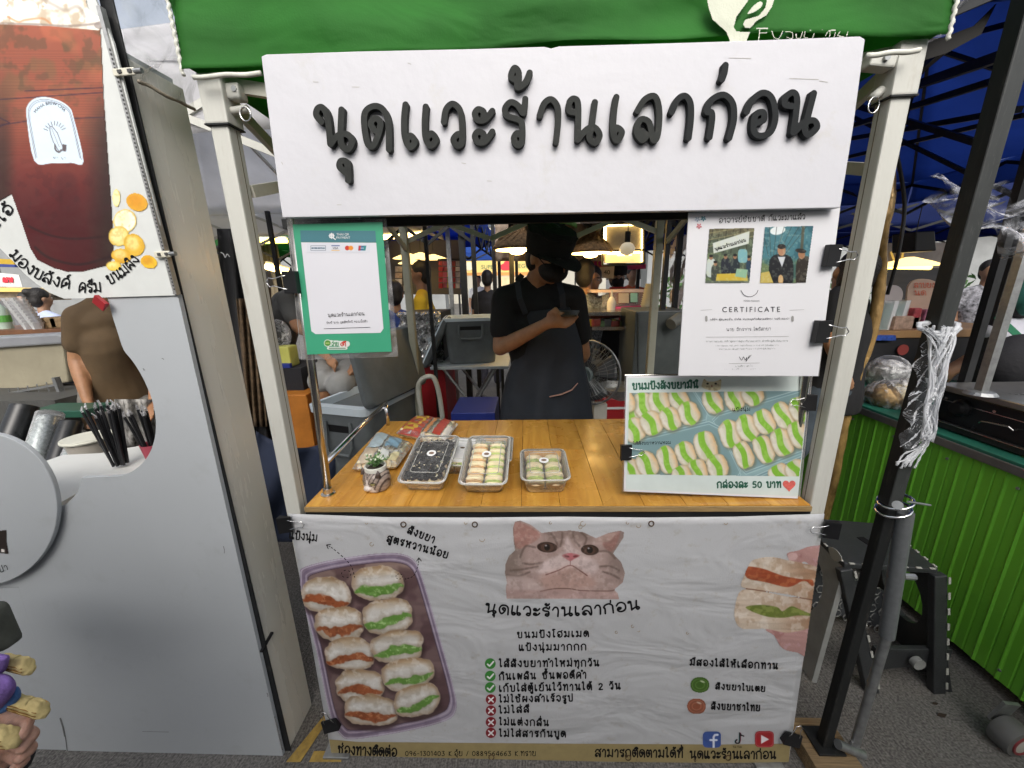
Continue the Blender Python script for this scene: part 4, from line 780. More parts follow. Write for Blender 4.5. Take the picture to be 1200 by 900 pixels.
# ================================================================ CERTIFICATE BOARD + PRICE SIGN
def cert():
 pm = PM((0, .908, 0)); t = thing('certificate_board', 'white board with two photographs and a certificate hanging below the shop sign', 'notice board', pm(890, 340))
 quadpx(MB(), pm, [(807, 249), (985, 243), (959, 441), (795, 440.5)], .004).build('board', P('board_white', (.64, .64, .66), rough=.35, var=.02, dirt=.15, dirtc=(.55, .54, .5)), t, bevel=.001)
 ac = glass('acrylic_cover', rough=.1, dens=.05, white=(.8, .8, .8), bump=.1, bs=9)
 quadpx(MB(), pm, [(810, 247), (986, 241), (962, 441.5), (796, 441)], .0015, -.006).build('acrylic_cover', ac, t)
 i = MB(); write(i, pm, 'อาจารย์ชัชชาติ ก็แวะมาแล้ว', (842, 261.5), (943, 257), 5.6, .13, .001, g=.4, slant=.1); IS = P('ink_soft', (.05, .05, .055), spec=.2, rough=.8); i.build('printed_heading', IS, t); i = MB()
 latin(i, pm, 'CERTIFICATE', 880, 365.5, 6, -.3, lift=.001, space=1.45, wscale=.98); i.build('certificate_title', IS, t); i = MB(); latin(i, pm, 'FOOD PASSION', 880.5, 353.4, 1.7, lift=.001, space=1.1); i.build('logo_words', IS, t); i = MB()
 write(i, pm, 'นาย จิกรากร โพธิสาขา', (851, 388), (903, 387), 3.2, .11, .001, g=.35); i.build('printed_name', IS, t); i = MB()
 for q, wd in (([(868, 340), (872, 346), (880, 347.6), (886, 344), (888, 340)], .3),): plate([cat(q, 4)], wd, pm, .001, i, 0, .3)
 i.build('logo_mark', IS, t); i = MB(); plate([cat([(866, 418), (869, 422), (871, 418), (873, 421.5), (875, 418.6), (874, 423.5), (878, 416.5), (876.6, 420), (880, 416)], 4)], .28, pm, .001, i, 0, .25); i.build('signature', IS, t); i = MB()
 write(i, pm, 'บริษัท ฟู้ดแพชชั่น จำกัด หน่วยธุรกิจศิลปะศรัทธา ขอรับรองว่า'.replace('ษ', 'ช').replace('ฟ', 'พ').replace('ฐ', 'ธ'), (832, 375.6), (925, 374.4), 1.9, .15, .001, g=.3); i.build('printed_lettering', P('ink_soft', (.07, .07, .075)), t)
 g = MB()
 for x in (828, 929): plate([[(x - .5, 371.5), (x - .5, 375.5)]], 1.4, pm, .001, g, 0, .4)
 for y, a, b_, wd in ((395, 827, 924, .16), (426, 854, 890, .16), (363.5, 821, 834, .14), (363.5, 925, 942, .14)): plate([[(a, y), (b_, y - .8)]], wd, pm, .001, g, 0, .2)
 g.build('rule_lines', P('ink_grey', (.25, .25, .24)), t)
 g = MB()
 for y, a, b_, h in ((401, 827, 923, 1.7), (405.8, 838, 912, 1.3), (409.8, 842, 908, 1.3), (430, 861, 882, 1.5), (433.2, 848, 896, .9)):
  write(g, pm, 'ผ่านการอบรม หลักสูตรการสุขาภิบาลอาหาร สำหรับผู้สัมผัสอาหาร'.replace('ภ', 'ก') if b_ - a > 60 else 'นายสีดา สุขใจ', (a, y), (b_, y - .7), h, .14, .001, g=.28)
 g.build('small_print', P('ink_grey2', (.16, .18, .17)), t)
 for x, y, col in ((817, 257, (.3, .35, .42)), (824, 256.2, (.06, .2, .25)), (819, 265, (.5, .16, .18))):
  s = MB()
  for k in range(5): a = k * 1.2566 + .3; plate([[(x + 1.3 * math.cos(a), y + 1.3 * math.sin(a)), (x + 2.6 * math.cos(a), y + 2.6 * math.sin(a))]], .8, pm, .001 + k * 1e-5, s, 0, .4)
  s.build('printed_flower', P('fl%d' % x, col), t)
 # two photographs
 c = Cv(826, 267, 884.5, 332.5, .45, bg=(74, 86, 70)); q1 = [(831, 268), (884, 267), (878, 331.5), (826, 332)]
 def ph(c, q): c.a = np.where(c.poly(q, .1) > .5, 1.0, 0.)
 c.put(sm(285, 268, c.Y) * .8, (96, 86, 60)); 
 for k in range(9): c.put(c.line([(828 + k * 8, 266), (820 + k * 9, 296)], 1.4) * .6, (46, 44, 36))
 for k in range(3): c.put(c.line([(826, 274 + k * 8), (886, 264 + k * 6)], 1.2) * .6, (150, 140, 100))
 c.put(sm(.1, .5, c.noise(7, 2)) * sm(292, 300, c.Y) * .6, (120, 140, 90)); c.put(c.poly([(835, 285), (878, 271), (877, 285.5), (836, 297)]), (202, 208, 200))
 for x, y, w_, col in ((833, 305, 6, (190, 200, 196)), (838, 312, 5, (60, 66, 60)), (850, 304, 5.6, (30, 36, 46)), (861, 304, 5.6, (34, 44, 50)), (877, 306, 3, (40, 60, 80))):
  c.put(c.ell(x, y + 9, w_, 11, 0, 3), col); c.put(c.ell(x, y - 3, 2.1, 2.7), (150, 112, 84)); c.put(c.ell(x, y - 5, 2.2, 1.6), (24, 22, 22))
 c.put(c.ell(870, 300, 5.5, 8, 0, 4), (120, 170, 176)); c.put(c.poly([(840, 321), (875, 320), (876, 331), (838, 331)]), (196, 170, 60)); c.put(c.poly([(863, 315), (876, 316), (874, 326), (861, 324)]), (140, 180, 150)); c.put(sm(328, 330, c.Y), (90, 100, 88)); c.put(sm(.2, .6, c.noise(3, 5)) * .25, (200, 206, 160)); ph(c, q1)
 c.build('photo_of_stall', t, pm, MATP, .0012, 225)
 k = MB(); write(k, pm, 'นุดแวะร้านเลาก่อน', (838, 294), (874, 283), 3.4, .16, .0016, g=.35); k.build('photo_lettering', M_['ink'], t)
 c = Cv(889, 264, 953.5, 332.5, .45, bg=(70, 120, 130)); q2 = [(896, 266), (953, 264.5), (944, 331.5), (890, 332)]
 c.put(sm(300, 312, c.Y) * .8, (110, 120, 70)); c.put(sm(.0, .6, c.noise(9, 4)) * .6, (40, 84, 96)); c.put(c.ell(911, 270, 9, 5, -12), (225, 232, 232))
 for k in range(7): c.put(c.line([(892 + k * 9, 264), (900 + k * 3, 300)], .9) * .6, (50, 60, 58))
 c.put(c.line([(941, 265), (936, 332)], 3.4) * .8, (84, 76, 56)); c.put(c.ell(915, 318, 14.5, 20, 0, 3.2), (26, 28, 32)); c.put(c.poly([(911, 301), (920, 301), (916, 313)]), (200, 204, 210)); c.put(c.ell(915.5, 293.5, 4.7, 6.4), (172, 128, 96)); c.put(c.ell(915.5, 289, 4.8, 3), (34, 28, 26)); c.put(c.ell(942, 322, 10, 22, 0, 3), (46, 40, 34)); c.put(c.ell(939, 298, 4, 5.6), (160, 116, 84)); c.put(c.ell(938, 294, 6.4, 2.6, 8), (40, 34, 30))
 c.put(c.poly([(890, 320), (901, 318), (906, 332), (889, 333)]), (190, 170, 90)); c.put(c.ell(914.5, 328, 3, 6), (196, 160, 110)); c.put(sm(.2, .6, c.noise(3, 7)) * .2, (210, 214, 190)); ph(c, q2)
 c.build('photo_of_visitor', t, pm, MATP, .0012, 225)
 clip(pm, 972, 300, 0, .045, 'black binder clip at the upper right of the certificate board', lift=.008)
 clip(pm, 960, 388, 0, .05, 'black binder clip on the certificate board just above the bun price sign', lift=.008)
cert()
def price():
 p0 = V((0, .952, .964)); pm = PM(p0, (0, -1, .12)); t = thing('price_sign', 'price sign with photo of green custard buns standing on the right end of the counter', 'price sign', pm(835, 578))
 quadpx(MB(), pm, [(734, 441), (950, 438.5), (935, 584.5), (731, 576)], .004).build('board', M_['board_white'], t, bevel=.001)
 pale = P('price_paper', (.54, .61, .59), rough=.4, var=.07, vs=9)
 s = MB(); sheetpx(s, pm, [(735.4, 443), (948.6, 441), (935, 581.5), (733.4, 573.5)], .0005); s.build('printed_paper', pale, t)
 i = MB(); write(i, pm, 'ขนมปังสังขยามินิ', (741, 456.5), (818, 454.5), 7.4, .24, .0012, g=.45, gap=1.3); IF = P('ink_forest', (.012, .09, .055), rough=.45, var=.05); i.build('printed_lettering', IF, t); i = MB(); write(i, pm, 'กล่องละ 50 บาท', (840, 571.5), (915, 571), 7, .24, .0012, g=.45, gap=1.4); i.build('printed_lettering', IF, t)
 c = Cv(734, 456, 947, 562, .55, bg=(150, 182, 184)); Z = lambda p: [(725 + x / 5.106, 435 + y / 5.106) for x, y in p]
 c.put(sm(-.2, .8, c.noise(30, 2)) * .4, (122, 158, 164))
 def tray(q, seed):
  c.put(c.poly(Z(q), 1.5), (142, 174, 178)); c.put(c.poly(Z(q), 14) * .5, (104, 132, 134))
  for k in (0, 1.6, 3.2): c.put(c.line([(x, y + k) for x, y in Z(q + q[:1])], .7) * .6, ((212, 230, 232), (100, 136, 150), (196, 220, 222))[int(k / 1.6)])
 tray([(-40, 100), (450, 100), (530, 240), (520, 290), (-40, 430)], 1); tray([(440, 100), (1100, 100), (600, 260), (540, 250)], 2); tray([(560, 290), (600, 250), (1110, 100), (1110, 470), (760, 600), (720, 560)], 3); tray([(-40, 440), (540, 300), (600, 330), (730, 600), (700, 640), (-40, 640)], 4); tray([(780, 640), (1110, 500), (1110, 640)], 5)
 bl = [(75, 230, 70), (150, 200, 70), (240, 180, 68), (360, 170, 66), (90, 350, 66), (195, 310, 66), (310, 285, 66), (420, 250, 66), (560, 180, 72), (690, 160, 66), (800, 140, 60), (70, 590, 60), (170, 555, 74), (290, 530, 78), (400, 490, 66), (520, 450, 84), (470, 595, 62), (590, 570, 68), (375, 620, 50), (665, 375, 78), (770, 340, 76), (870, 300, 72), (985, 265, 80), (1080, 230, 70), (745, 500, 76), (870, 465, 78), (975, 425, 78), (1075, 380, 76), (960, 615, 56), (1060, 590, 56), (30, 180, 66)]
 rs = random.Random(5)
 for k, (x, y, h) in enumerate(bl):
  (bx, by), = Z([(x, y)]); ry = h / 5.106 * 1.08; rx = 12 + rs.uniform(-1, 1); an = -24 + rs.uniform(-7, 7)
  u, v = c.uv(bx, by, rx, ry, an); r = (np.abs(u) ** 2.6 + np.abs(v) ** 2.6) ** (1 / 2.6) + c.noise(6, k) * .06; m = sm(1.03, .95, r)
  c.put(c.ell(bx + 1.5, by + 1.5, rx * 1.1, ry * 1.06, an, 2.5, 4) * .6, (112, 110, 84)); c.put(m, (222, 218, 204)); c.put(m * sm(.2, 1, u) * .75, (226, 180, 122)); c.put(m * sm(.8, 1.02, r) * .6, (170, 140, 96)); c.put(m * sm(0, .7, c.noise(3.5, 40 + k)) * .35, (196, 190, 170))
  f = m * sm(.36, .24, np.abs(u + .05 + .14 * np.sin(v * 3 + k))); c.put(m * sm(.6, .3, np.abs(u + .05)) * .25, (170, 176, 120)); c.put(f, (132, 186, 62)); c.put(f * sm(0, .6, c.noise(4, 90 + k)) * .5, (164, 208, 100))
 c.a = np.where(c.poly([(737, 460), (947.4, 457.5), (936.4, 558.5), (734.6, 556)], .1) > .5, 1., 0.)
 c.build('printed_bun_photo', t, pm, MATP, .001, 232)
 i = MB(); write(i, pm, 'แป้งนุ่ม', (858, 482), (879, 481), 3.6, .16, .0014, g=.35); i.build('photo_caption', M_['ink'], t); i = MB(); write(i, pm, 'ไส้สังขยาหวานหอม', (742, 521), (786, 520), 3, .16, .0014, g=.35); i.build('photo_caption', M_['ink'], t)
 c = Cv(822, 441, 846, 459, .4, alpha=0); m = c.poly(Z([(500, 100), (495, 80), (510, 45), (535, 60), (580, 58), (612, 48), (612, 85), (605, 112), (560, 118)]), .6, 4); c.put(m, (206, 196, 160), True); c.put(m * sm(447, 444, c.Y) * .7, (140, 122, 84)); c.put(m * sm(.1, .5, c.noise(3, 4)) * .4, (120, 104, 74))
 for x, y in ((829, 449.5), (838.5, 449.5)): c.put(c.ell(x, y, 1.4, 1.1), (30, 26, 20))
 c.put(c.ell(833.8, 452.4, 1.1, .8), (150, 90, 80)); c.build('printed_cat_face', t, pm, MATP, .0012, 235)
 h = MB(); hp = [(920 + 6.6 * 1.15 * math.sin(a) ** 3, 568.5 - .55 * (13 * math.cos(a) - 5 * math.cos(2 * a) - 2 * math.cos(3 * a) - math.cos(4 * a)) * .9 * .95) for a in [k * math.pi / 14 for k in range(28)]]
 sheetpx(h, pm, [(x + 4.4, y) for x, y in hp], .0012); h.build('printed_heart', P('heart_red', (.6, .12, .1), rough=.5, var=.2, vs=200), t)
 ac = glass('acrylic_stand', rough=.08, dens=.06, white=(.8, .8, .8)); quadpx(MB(), pm, [(733, 440), (955, 436), (940, 583), (730, 577)], .0016, -.007).build('acrylic_stand', ac, t)
 MB().tube([pm(733, 440, -.006), pm(954, 437, -.006)], .0012, 6).build('stand_edge', M_['steel'], t)
 clip(pm, 733, 529, 0, .042, 'black binder clip on the left edge of the bun price sign', lift=.006, flip=1)
 clip(pm, 945, 471, 180, .042, 'black binder clip on the right edge of the bun price sign', lift=.006)
price()
clip(F0, 338, 611, 0, .048, 'black binder clip holding the top left corner of the banner to the post', lift=.012)
clip(F0, 969, 617, 180, .048, 'black binder clip holding the top right corner of the banner to the post', lift=.012)
clip(PM((0, .925, 0)), 389, 846, 115, .055, 'dark binder clip at the bottom left corner of the banner', lift=.006)
clip(PM((0, .925, 0)), 926, 862, 65, .055, 'dark binder clip at the bottom right corner of the banner', lift=.006)
# ================================================================ FOOD ON THE COUNTER
ZC = .9642
bunm = P('bun', (.86, .76, .52), rough=.75, var=.12, vs=30, bump=.25, bs=90, sss=.1)
crustm = P('bun_crust', (.55, .35, .16), rough=.6, var=.2, vs=25, bump=.2, bs=90)
custg = P('custard_green', (.5, .62, .2), rough=.3, var=.2, vs=60, bump=.3, bs=80); custo = P('custard_orange', (.68, .42, .2), rough=.3, var=.25, vs=60, bump=.3, bs=80)
darkf = P('charcoal_filling', (.018, .017, .02), rough=.6, var=.5, vs=150, bump=.9, bs=200); cream = P('cream_crumb', (.7, .62, .45), rough=.7, var=.15, vs=90)
clear = glass('clear_box', rough=.1, dens=.04, white=(.85, .85, .85), bump=.12, bs=25)
rimm = glass('box_rim', rough=.25, dens=.28, white=(.85, .85, .8))
stick = P('sticker', (.85, .85, .85), rough=.4, var=.02)
def rrect(w, l, r, z, n=5, s=0):
 out = []
 for cx, cy, a0 in ((w / 2 - r, l / 2 - r, 0), (-w / 2 + r, l / 2 - r, 90), (-w / 2 + r, -l / 2 + r, 180), (w / 2 - r, -l / 2 + r, 270)):
  for k in range(n + 1): a = rad(a0 + 90 * k / n); out.append(V((cx + r * math.cos(a), cy + r * math.sin(a), z)))
 return out
def slice_bun(mb_b, mb_f, c, w, d, h, M, rs, top=True):
 """half bun pair lying on edge with custard between, as one bun slice seen from its cut"""
 def halfs(sg, mb):
  rings = []
  for i in range(7):
   a = math.pi * i / 6; k = max(math.sin(a), .05) ** .5
   rings.append([M @ V((w / 2 * k * (abs(math.cos(b)) ** .7) * (1 if math.cos(b) > 0 else -1) * (1 + rs.uniform(-.02, .02)), -d / 2 * math.cos(a) * .48 + sg * d * .27, h / 2 * k * (abs(math.sin(b)) ** .7) * (1 if math.sin(b) > 0 else -1))) + c for b in [2 * math.pi * q / 12 for q in range(12)]])
  mb.loft(rings)
 halfs(-1, mb_b); halfs(1, mb_b)
 mb_f.loft([[M @ V((w * .46 * (1 + rs.uniform(-.06, .1)) * math.cos(b), y, h * .5 * (.96 + rs.uniform(-.08, .14)) * math.sin(b))) + c for b in [2 * math.pi * q / 14 for q in range(14)]] for y in (-d * .09, 0, d * .09)])
def food_box(name, label, c, W, L, H, rot, tilt, kind, group='plastic boxes of buns on the counter'):
 c = V((c[0] * .977, c[1] * .977, c[2])); t = thing(name, label, 'food box', c, group)
 M = Matrix.Rotation(rad(rot), 3, 'Z') @ Matrix.Rotation(rad(tilt), 3, 'X')
 off = V((0, L / 2, 0))                       # pivot at front lower edge
 T = lambda p: M @ (V(p) + off) + c
 rs = random.Random(hash(label) % 999 if False else len(label))
 # tray
 b0 = rrect(W * .78, L * .84, .014, .001); b1 = rrect(W * .93, L * .95, .018, H * .86); b2 = rrect(W, L, .02, H * .86)
 m = MB().loft([[T(p) for p in r] for r in (b0, b1, b2)], cap=False); m.add([T(p) for p in b0], [tuple(range(len(b0)))]); m.build('tray', clear, t, smooth='auto', solid=.0006)
 rim = rrect(W, L, .02, H * .87); m = MB().tube([T(p) for p in rim], .0022, 6, close=True); m.build('tray_rim', rimm, t, smooth=True)
 l1 = rrect(W * 1.01, L * 1.01, .02, H * .875); l2 = rrect(W * .97, L * .98, .02, H * .93); l3 = rrect(W * .9, L * .92, .016, H); l4 = rrect(W * .84, L * .87, .014, H * .985)
 m = MB().loft([[T(p) for p in r] for r in (l1, l2, l3, l4)], cap=False); m.add([T(p) for p in l4], [tuple(range(len(l4)))]); m.build('lid', clear, t, smooth='auto')
 m = MB().tube([T(p) for p in rrect(W * .62, L * .66, .01, H * .99)], .0011, 5, close=True); m.build('lid_rib', rimm, t, smooth=True)
 m = MB().tube([T(p) for p in rrect(W * 1.01, L * 1.01, .02, H * .885)], .0026, 6, close=True); m.build('lid_rim', rimm, t, smooth=True)
 # food
 if kind == 'dark':
  for r in range(2):
   for k in range(6):
    x = (r - .5) * W * .4; y = (k - 2.5) * L * .135
    pb, pf = MB(), MB(); pb.ball(T((x, y, H * .42)), (W * .2, L * .066, H * .36), M, 12, 8)
    for q in range(34):
     a, b_ = rs.uniform(-1, 1), rs.uniform(-1, 1); pf.box(T((x + a * W * .2, y + b_ * L * .062, H * .78 + rs.uniform(-.003, .004))), (rs.uniform(.006, .013), rs.uniform(.006, .011), rs.uniform(.004, .008)), Matrix.Rotation(rs.uniform(0, 3), 3, 'Z') @ Matrix.Rotation(rs.uniform(-.5, .5), 3, 'X'))
    o = pb.build('bun', bunm, t, smooth=True); pf.build('charcoal_crumbs', darkf, o); 
    if k % 2: z = MB(); [z.box(T((x + rs.uniform(-1, 1) * W * .16, y + L * .066 + rs.uniform(-.005, .005), H * .8)), (rs.uniform(.008, .016), .008, .006), Matrix.Rotation(rs.uniform(-.6, .6), 3, 'Z')) for q in range(3)]; z.build('cream_flakes', cream, o, smooth=True)
 else:
  n = 6 if L > .18 else 3
  for r in range(2):
   for k in range(n):
    x = (r - .5) * W * .41; y = (k - (n - 1) / 2) * L * .82 / n - L * .02
    pb, pf = MB(), MB(); slice_bun(pb, pf, T((x, y, H * .44)), W * .39, L * .84 / n, H * .82, M @ Matrix.Rotation(rad(28), 3, 'X') @ Matrix.Rotation(rad(rs.uniform(-6, 6)), 3, 'Y'), rs)
    o = pb.build('bun', bunm, t, smooth=True); pf.build('custard', custo if (r == 0 and kind == 'mix') else custg, o, smooth=True)
 if kind != 'plain':
  sc_ = T((-.0, L * .03, H * 1.0)); nrm = M @ V((0, 0, 1))
  m = MB().loft([[T((.0145 * math.cos(a * .39), L * .06 + .0145 * math.sin(a * .39), H * z)) for a in range(16)] for z in (.99, 1.012)]); o = m.build('sticker', stick, t)
  m = MB().loft([[T((.008 * math.cos(a * .39), L * .06 + .006 * math.sin(a * .39), H * z)) for a in range(16)] for z in (1.0125, 1.016)]); m.build('sticker_print', P('sticker_cat', (.2, .13, .09), rough=.5, var=.6, vs=300), o)
 return t
food_box('food_box', 'clear box of buns topped with dark charcoal crumbs, nearest the cat pot', (-.312, 1.003, ZC), .137, .225, .05, -3, 13, 'dark')
food_box('food_box', 'clear box mostly hidden behind the box of dark crumb buns', (-.243, 1.11, ZC), .12, .21, .045, -8, 0, 'green')
food_box('food_box', 'tall clear box with orange custard buns on the left and green on the right', (-.131, .99, ZC), .135, .225, .052, -1, 13, 'mix')
food_box('food_box', 'clear box tucked behind the orange and green bun box', (-.125, 1.13, ZC), .137, .2, .045, 0, 0, 'plain')
food_box('food_box', 'small square clear box of four green custard buns alone in the middle of the counter', (.05, .998, ZC), .137, .165, .056, 1, 6, 'green')
def bread_bag(name, label, quad, h, cols, zs, seed):
 pts = [aZ(x, y, ZC + h * .8) for x, y in quad]; c = sum(pts, V()) / 4; c.z = ZC; t = thing(name, label, 'bread bag', c, 'packets of sliced bread')
 rs = random.Random(seed)
 def bag(u, v, top):
  p = pts[0].lerp(pts[1], u).lerp(pts[3].lerp(pts[2], u), v); e = (1 - abs(2 * u - 1) ** 4) * (1 - abs(2 * v - 1) ** 4)
  z = ZC + h * .45 + (h * .52 * e ** .6 if top else -h * .44 * e ** .4)
  return (p.x, p.y, z + .003 * math.sin(u * 31 + v * 17) * e * top)
 m = MB().grid(lambda u, v: bag(u, v, 1), 26, 26); m.grid(lambda u, v: bag(u, v, 0), 14, 14)
 br = MB(); q = [pts[0].lerp(pts[2], .06), pts[1].lerp(pts[3], .06), pts[2].lerp(pts[0], .06), pts[3].lerp(pts[1], .06)]
 for k in range(8):
  f = (k + .5) / 8; a = q[0].lerp(q[3], f); b_ = q[1].lerp(q[2], f); a.z = b_.z = ZC + h * .42; br = MB().bar(a.lerp(b_, .03), b_.lerp(a, .03), (q[0] - q[3]).length / 8.6, h * .7); br.build('bread_slice', bunm, t, bevel=.004)
 m.build('bag_film', glass('film' + str(seed), rough=.15, dens=.3, white=(.72, .76, .78), bump=.6, bs=30), t, smooth=True)
 for k, (u0, v0, u1, v1, col, nm) in enumerate(cols):
  g = MB().grid(lambda u, v: V(bag(u0 + (u1 - u0) * u, v0 + (v1 - v0) * v, 1)) + V((0, 0, .0014 + .0003 * k)), 10, 6); g.build('printed_patch', P(nm, col, rough=.3, var=.15, vs=30), t, smooth=True)
 return t
bread_bag('bread_bag', 'red and yellow bread packet at the back left of the counter', [(463, 503), (487, 484), (537, 492), (521, 514)], .05, [(.0, .05, .95, .5, (.5, .07, .04), 'bag_red'), (.1, .12, .45, .4, (.65, .42, .05), 'bag_yellow'), (.55, .15, .85, .42, (.68, .45, .06), 'bag_yellow'), (.1, .55, .9, .62, (.6, .25, .1), 'bag_orange'), (.1, .72, .95, .88, (.55, .06, .04), 'bag_red'), (.05, .9, .6, .99, (.7, .68, .66), 'bag_white')], 0, 11)
bread_bag('bread_bag', 'pale blue bread packet lying behind the cat pot', [(411, 545), (441, 502), (484, 516), (465, 542)], .045, [(.05, .08, .4, .4, (.6, .5, .38), 'bag_beige'), (.42, .1, .95, .42, (.48, .6, .66), 'bag_sky'), (.5, .5, .85, .8, (.22, .38, .5), 'bag_blue'), (.08, .5, .4, .72, (.6, .62, .6), 'bag_pale'), (.1, .78, .35, .93, (.55, .5, .3), 'bag_yel2')], 0, 12)
def cat_pot():
 c = aZ(440, 576, ZC); c.y += .02; t = thing('plant_pot', 'little tabby cat face plant pot with white flowers at the front left of the counter', 'plant pot', c)
 cm = bpy.data.materials.new('cat_glaze'); cm.use_nodes = True; n = cm.node_tree.nodes; l = cm.node_tree.links; b = n['Principled BSDF']; b.inputs['Roughness'].default_value = .45
 a = n.new('ShaderNodeAttribute'); a.attribute_name = 'Col'; l.new(a.outputs['Color'], b.inputs['Base Color'])
 R = .0385; H = .062
 m = MB(); prof = [(.5, 0), (.86, .06), (1, .3), (1.02, .55), (.95, .78), (.78, .93), (.68, 1)]
 pr = cat([(r * R, z * H) for r, z in prof], 8)
 m.lathe(c, pr, 96)
 o = m.build('pot_body', cm, t, smooth=True)
 me = o.data; ca = me.color_attributes.new('Col', 'FLOAT_COLOR', 'POINT'); hd = V((-.42, -1, 0)).normalized(); sd = V((1, -.42, 0)).normalized()
 cols = []
 for v in me.vertices:
  p = v.co; f = p.dot(hd) / R; s = p.dot(sd) / R; z = p.z / H
  col = V((.3, .24, .2)) * (1 + .3 * math.sin(s * 16 + z * 9) * math.sin(z * 22))
  st = math.sin(abs(s) * 22 - z * 14)
  if st > .55: col = V((.07, .05, .045))
  if f > 0:
   if z < .42 and abs(s) < .42 + (.42 - z) * .5: col = V((.62, .56, .52))
   if abs(s) < .1 + (.6 - z) * .35 and z < .75: col = V((.62, .56, .52))
   if math.hypot((abs(s) - .46) / .2, (z - .54) / .08) < 1: col = V((.02, .015, .012))
   if math.hypot((abs(s) - .46) / .15, (z - .53) / .05) < 1: col = V((.24, .22, .08))
   if math.hypot(s / .11, (z - .38) / .06) < 1: col = V((.3, .16, .14))
   if abs(z - .24 - .12 * abs(abs(s) - .14)) < .018 and abs(s) < .3: col = V((.08, .05, .04))
   if abs(s) < .02 and .24 < z < .36: col = V((.08, .05, .04))
  cols += [col.x, col.y, col.z, 1]
 ca.data.foreach_set('color', cols)
 for s in (-1, 1):
  e = c + hd * R * .55 + sd * s * R * .72 + V((0, 0, H * .98)); MB().cone(e - V((0, 0, .008)), e + V((0, 0, .011)) + sd * s * .002, .009, .0015, 8).build('ear', P('cat_ear', (.1, .075, .065), rough=.5, var=.5, vs=150), t, smooth=True)
 MB().ball(c + hd * R * .98 + V((0, 0, H * .3)), (.012, .009, .009)).build('muzzle', P('cat_muzzle', (.6, .54, .5), rough=.45, var=.1), t, smooth=True)
 MB().lathe(c + V((0, 0, H * .97)), [(R * .72, 0), (R * .8, .002), (R * .82, .014), (R * .7, .015), (R * .66, .006)], 30).build('collar', P('pot_white', (.66, .66, .6), rough=.8, var=.15, vs=80, bump=.4, bs=200), t, smooth='auto')
 MB().lathe(c + V((0, 0, H * .97 + .006)), [(.001, .002), (R * .66, 0)], 20).build('soil', P('soil', (.05, .04, .03), rough=1), t)
 rs = random.Random(3); gl = P('leaf_green', (.14, .28, .09), rough=.5, var=.3, vs=90); wf = P('petal_white', (.7, .73, .6), rough=.5, var=.1)
 top = c + V((0, 0, H + .006))
 for k in range(20):
  a = rs.uniform(0, 6.28); el = rs.uniform(.35, 1.3); d = V((math.cos(a) * math.cos(el), math.sin(a) * math.cos(el), math.sin(el))); L = rs.uniform(.026, .044); q = top + d * L; q.z += .004
  sp = MB(); sp.tube([top + d * .004, q], .0008, 5)
  for j in range(7):
   b_ = rs.uniform(0, 6.28); dd = (d * rs.uniform(.3, 1) + V((math.cos(b_), math.sin(b_), rs.uniform(-.3, .6)))).normalized(); p = top + d * L * rs.uniform(.45, 1); w_ = dd.cross(V((0, 0, 1))).normalized() * .0026
   sp.add([p, p + dd * .006 + w_, p + dd * .013 + V((0, 0, .001)), p + dd * .006 - w_], [(0, 1, 2, 3)])
  s_ = sp.build('leaf_spray', gl, t)
  if k % 3:
   f = MB()
   for j in range(12):
    b_ = j * .9; dd = (d + V((math.cos(b_), math.sin(b_), .2)) * .9).normalized(); w_ = dd.cross(V((.1, 0, 1))).normalized() * .0022; p = q; f.add([p, p + dd * .004 + w_, p + dd * .008, p + dd * .004 - w_], [(0, 1, 2, 3)])
   f.build('flower', wf, s_)
cat_pot()
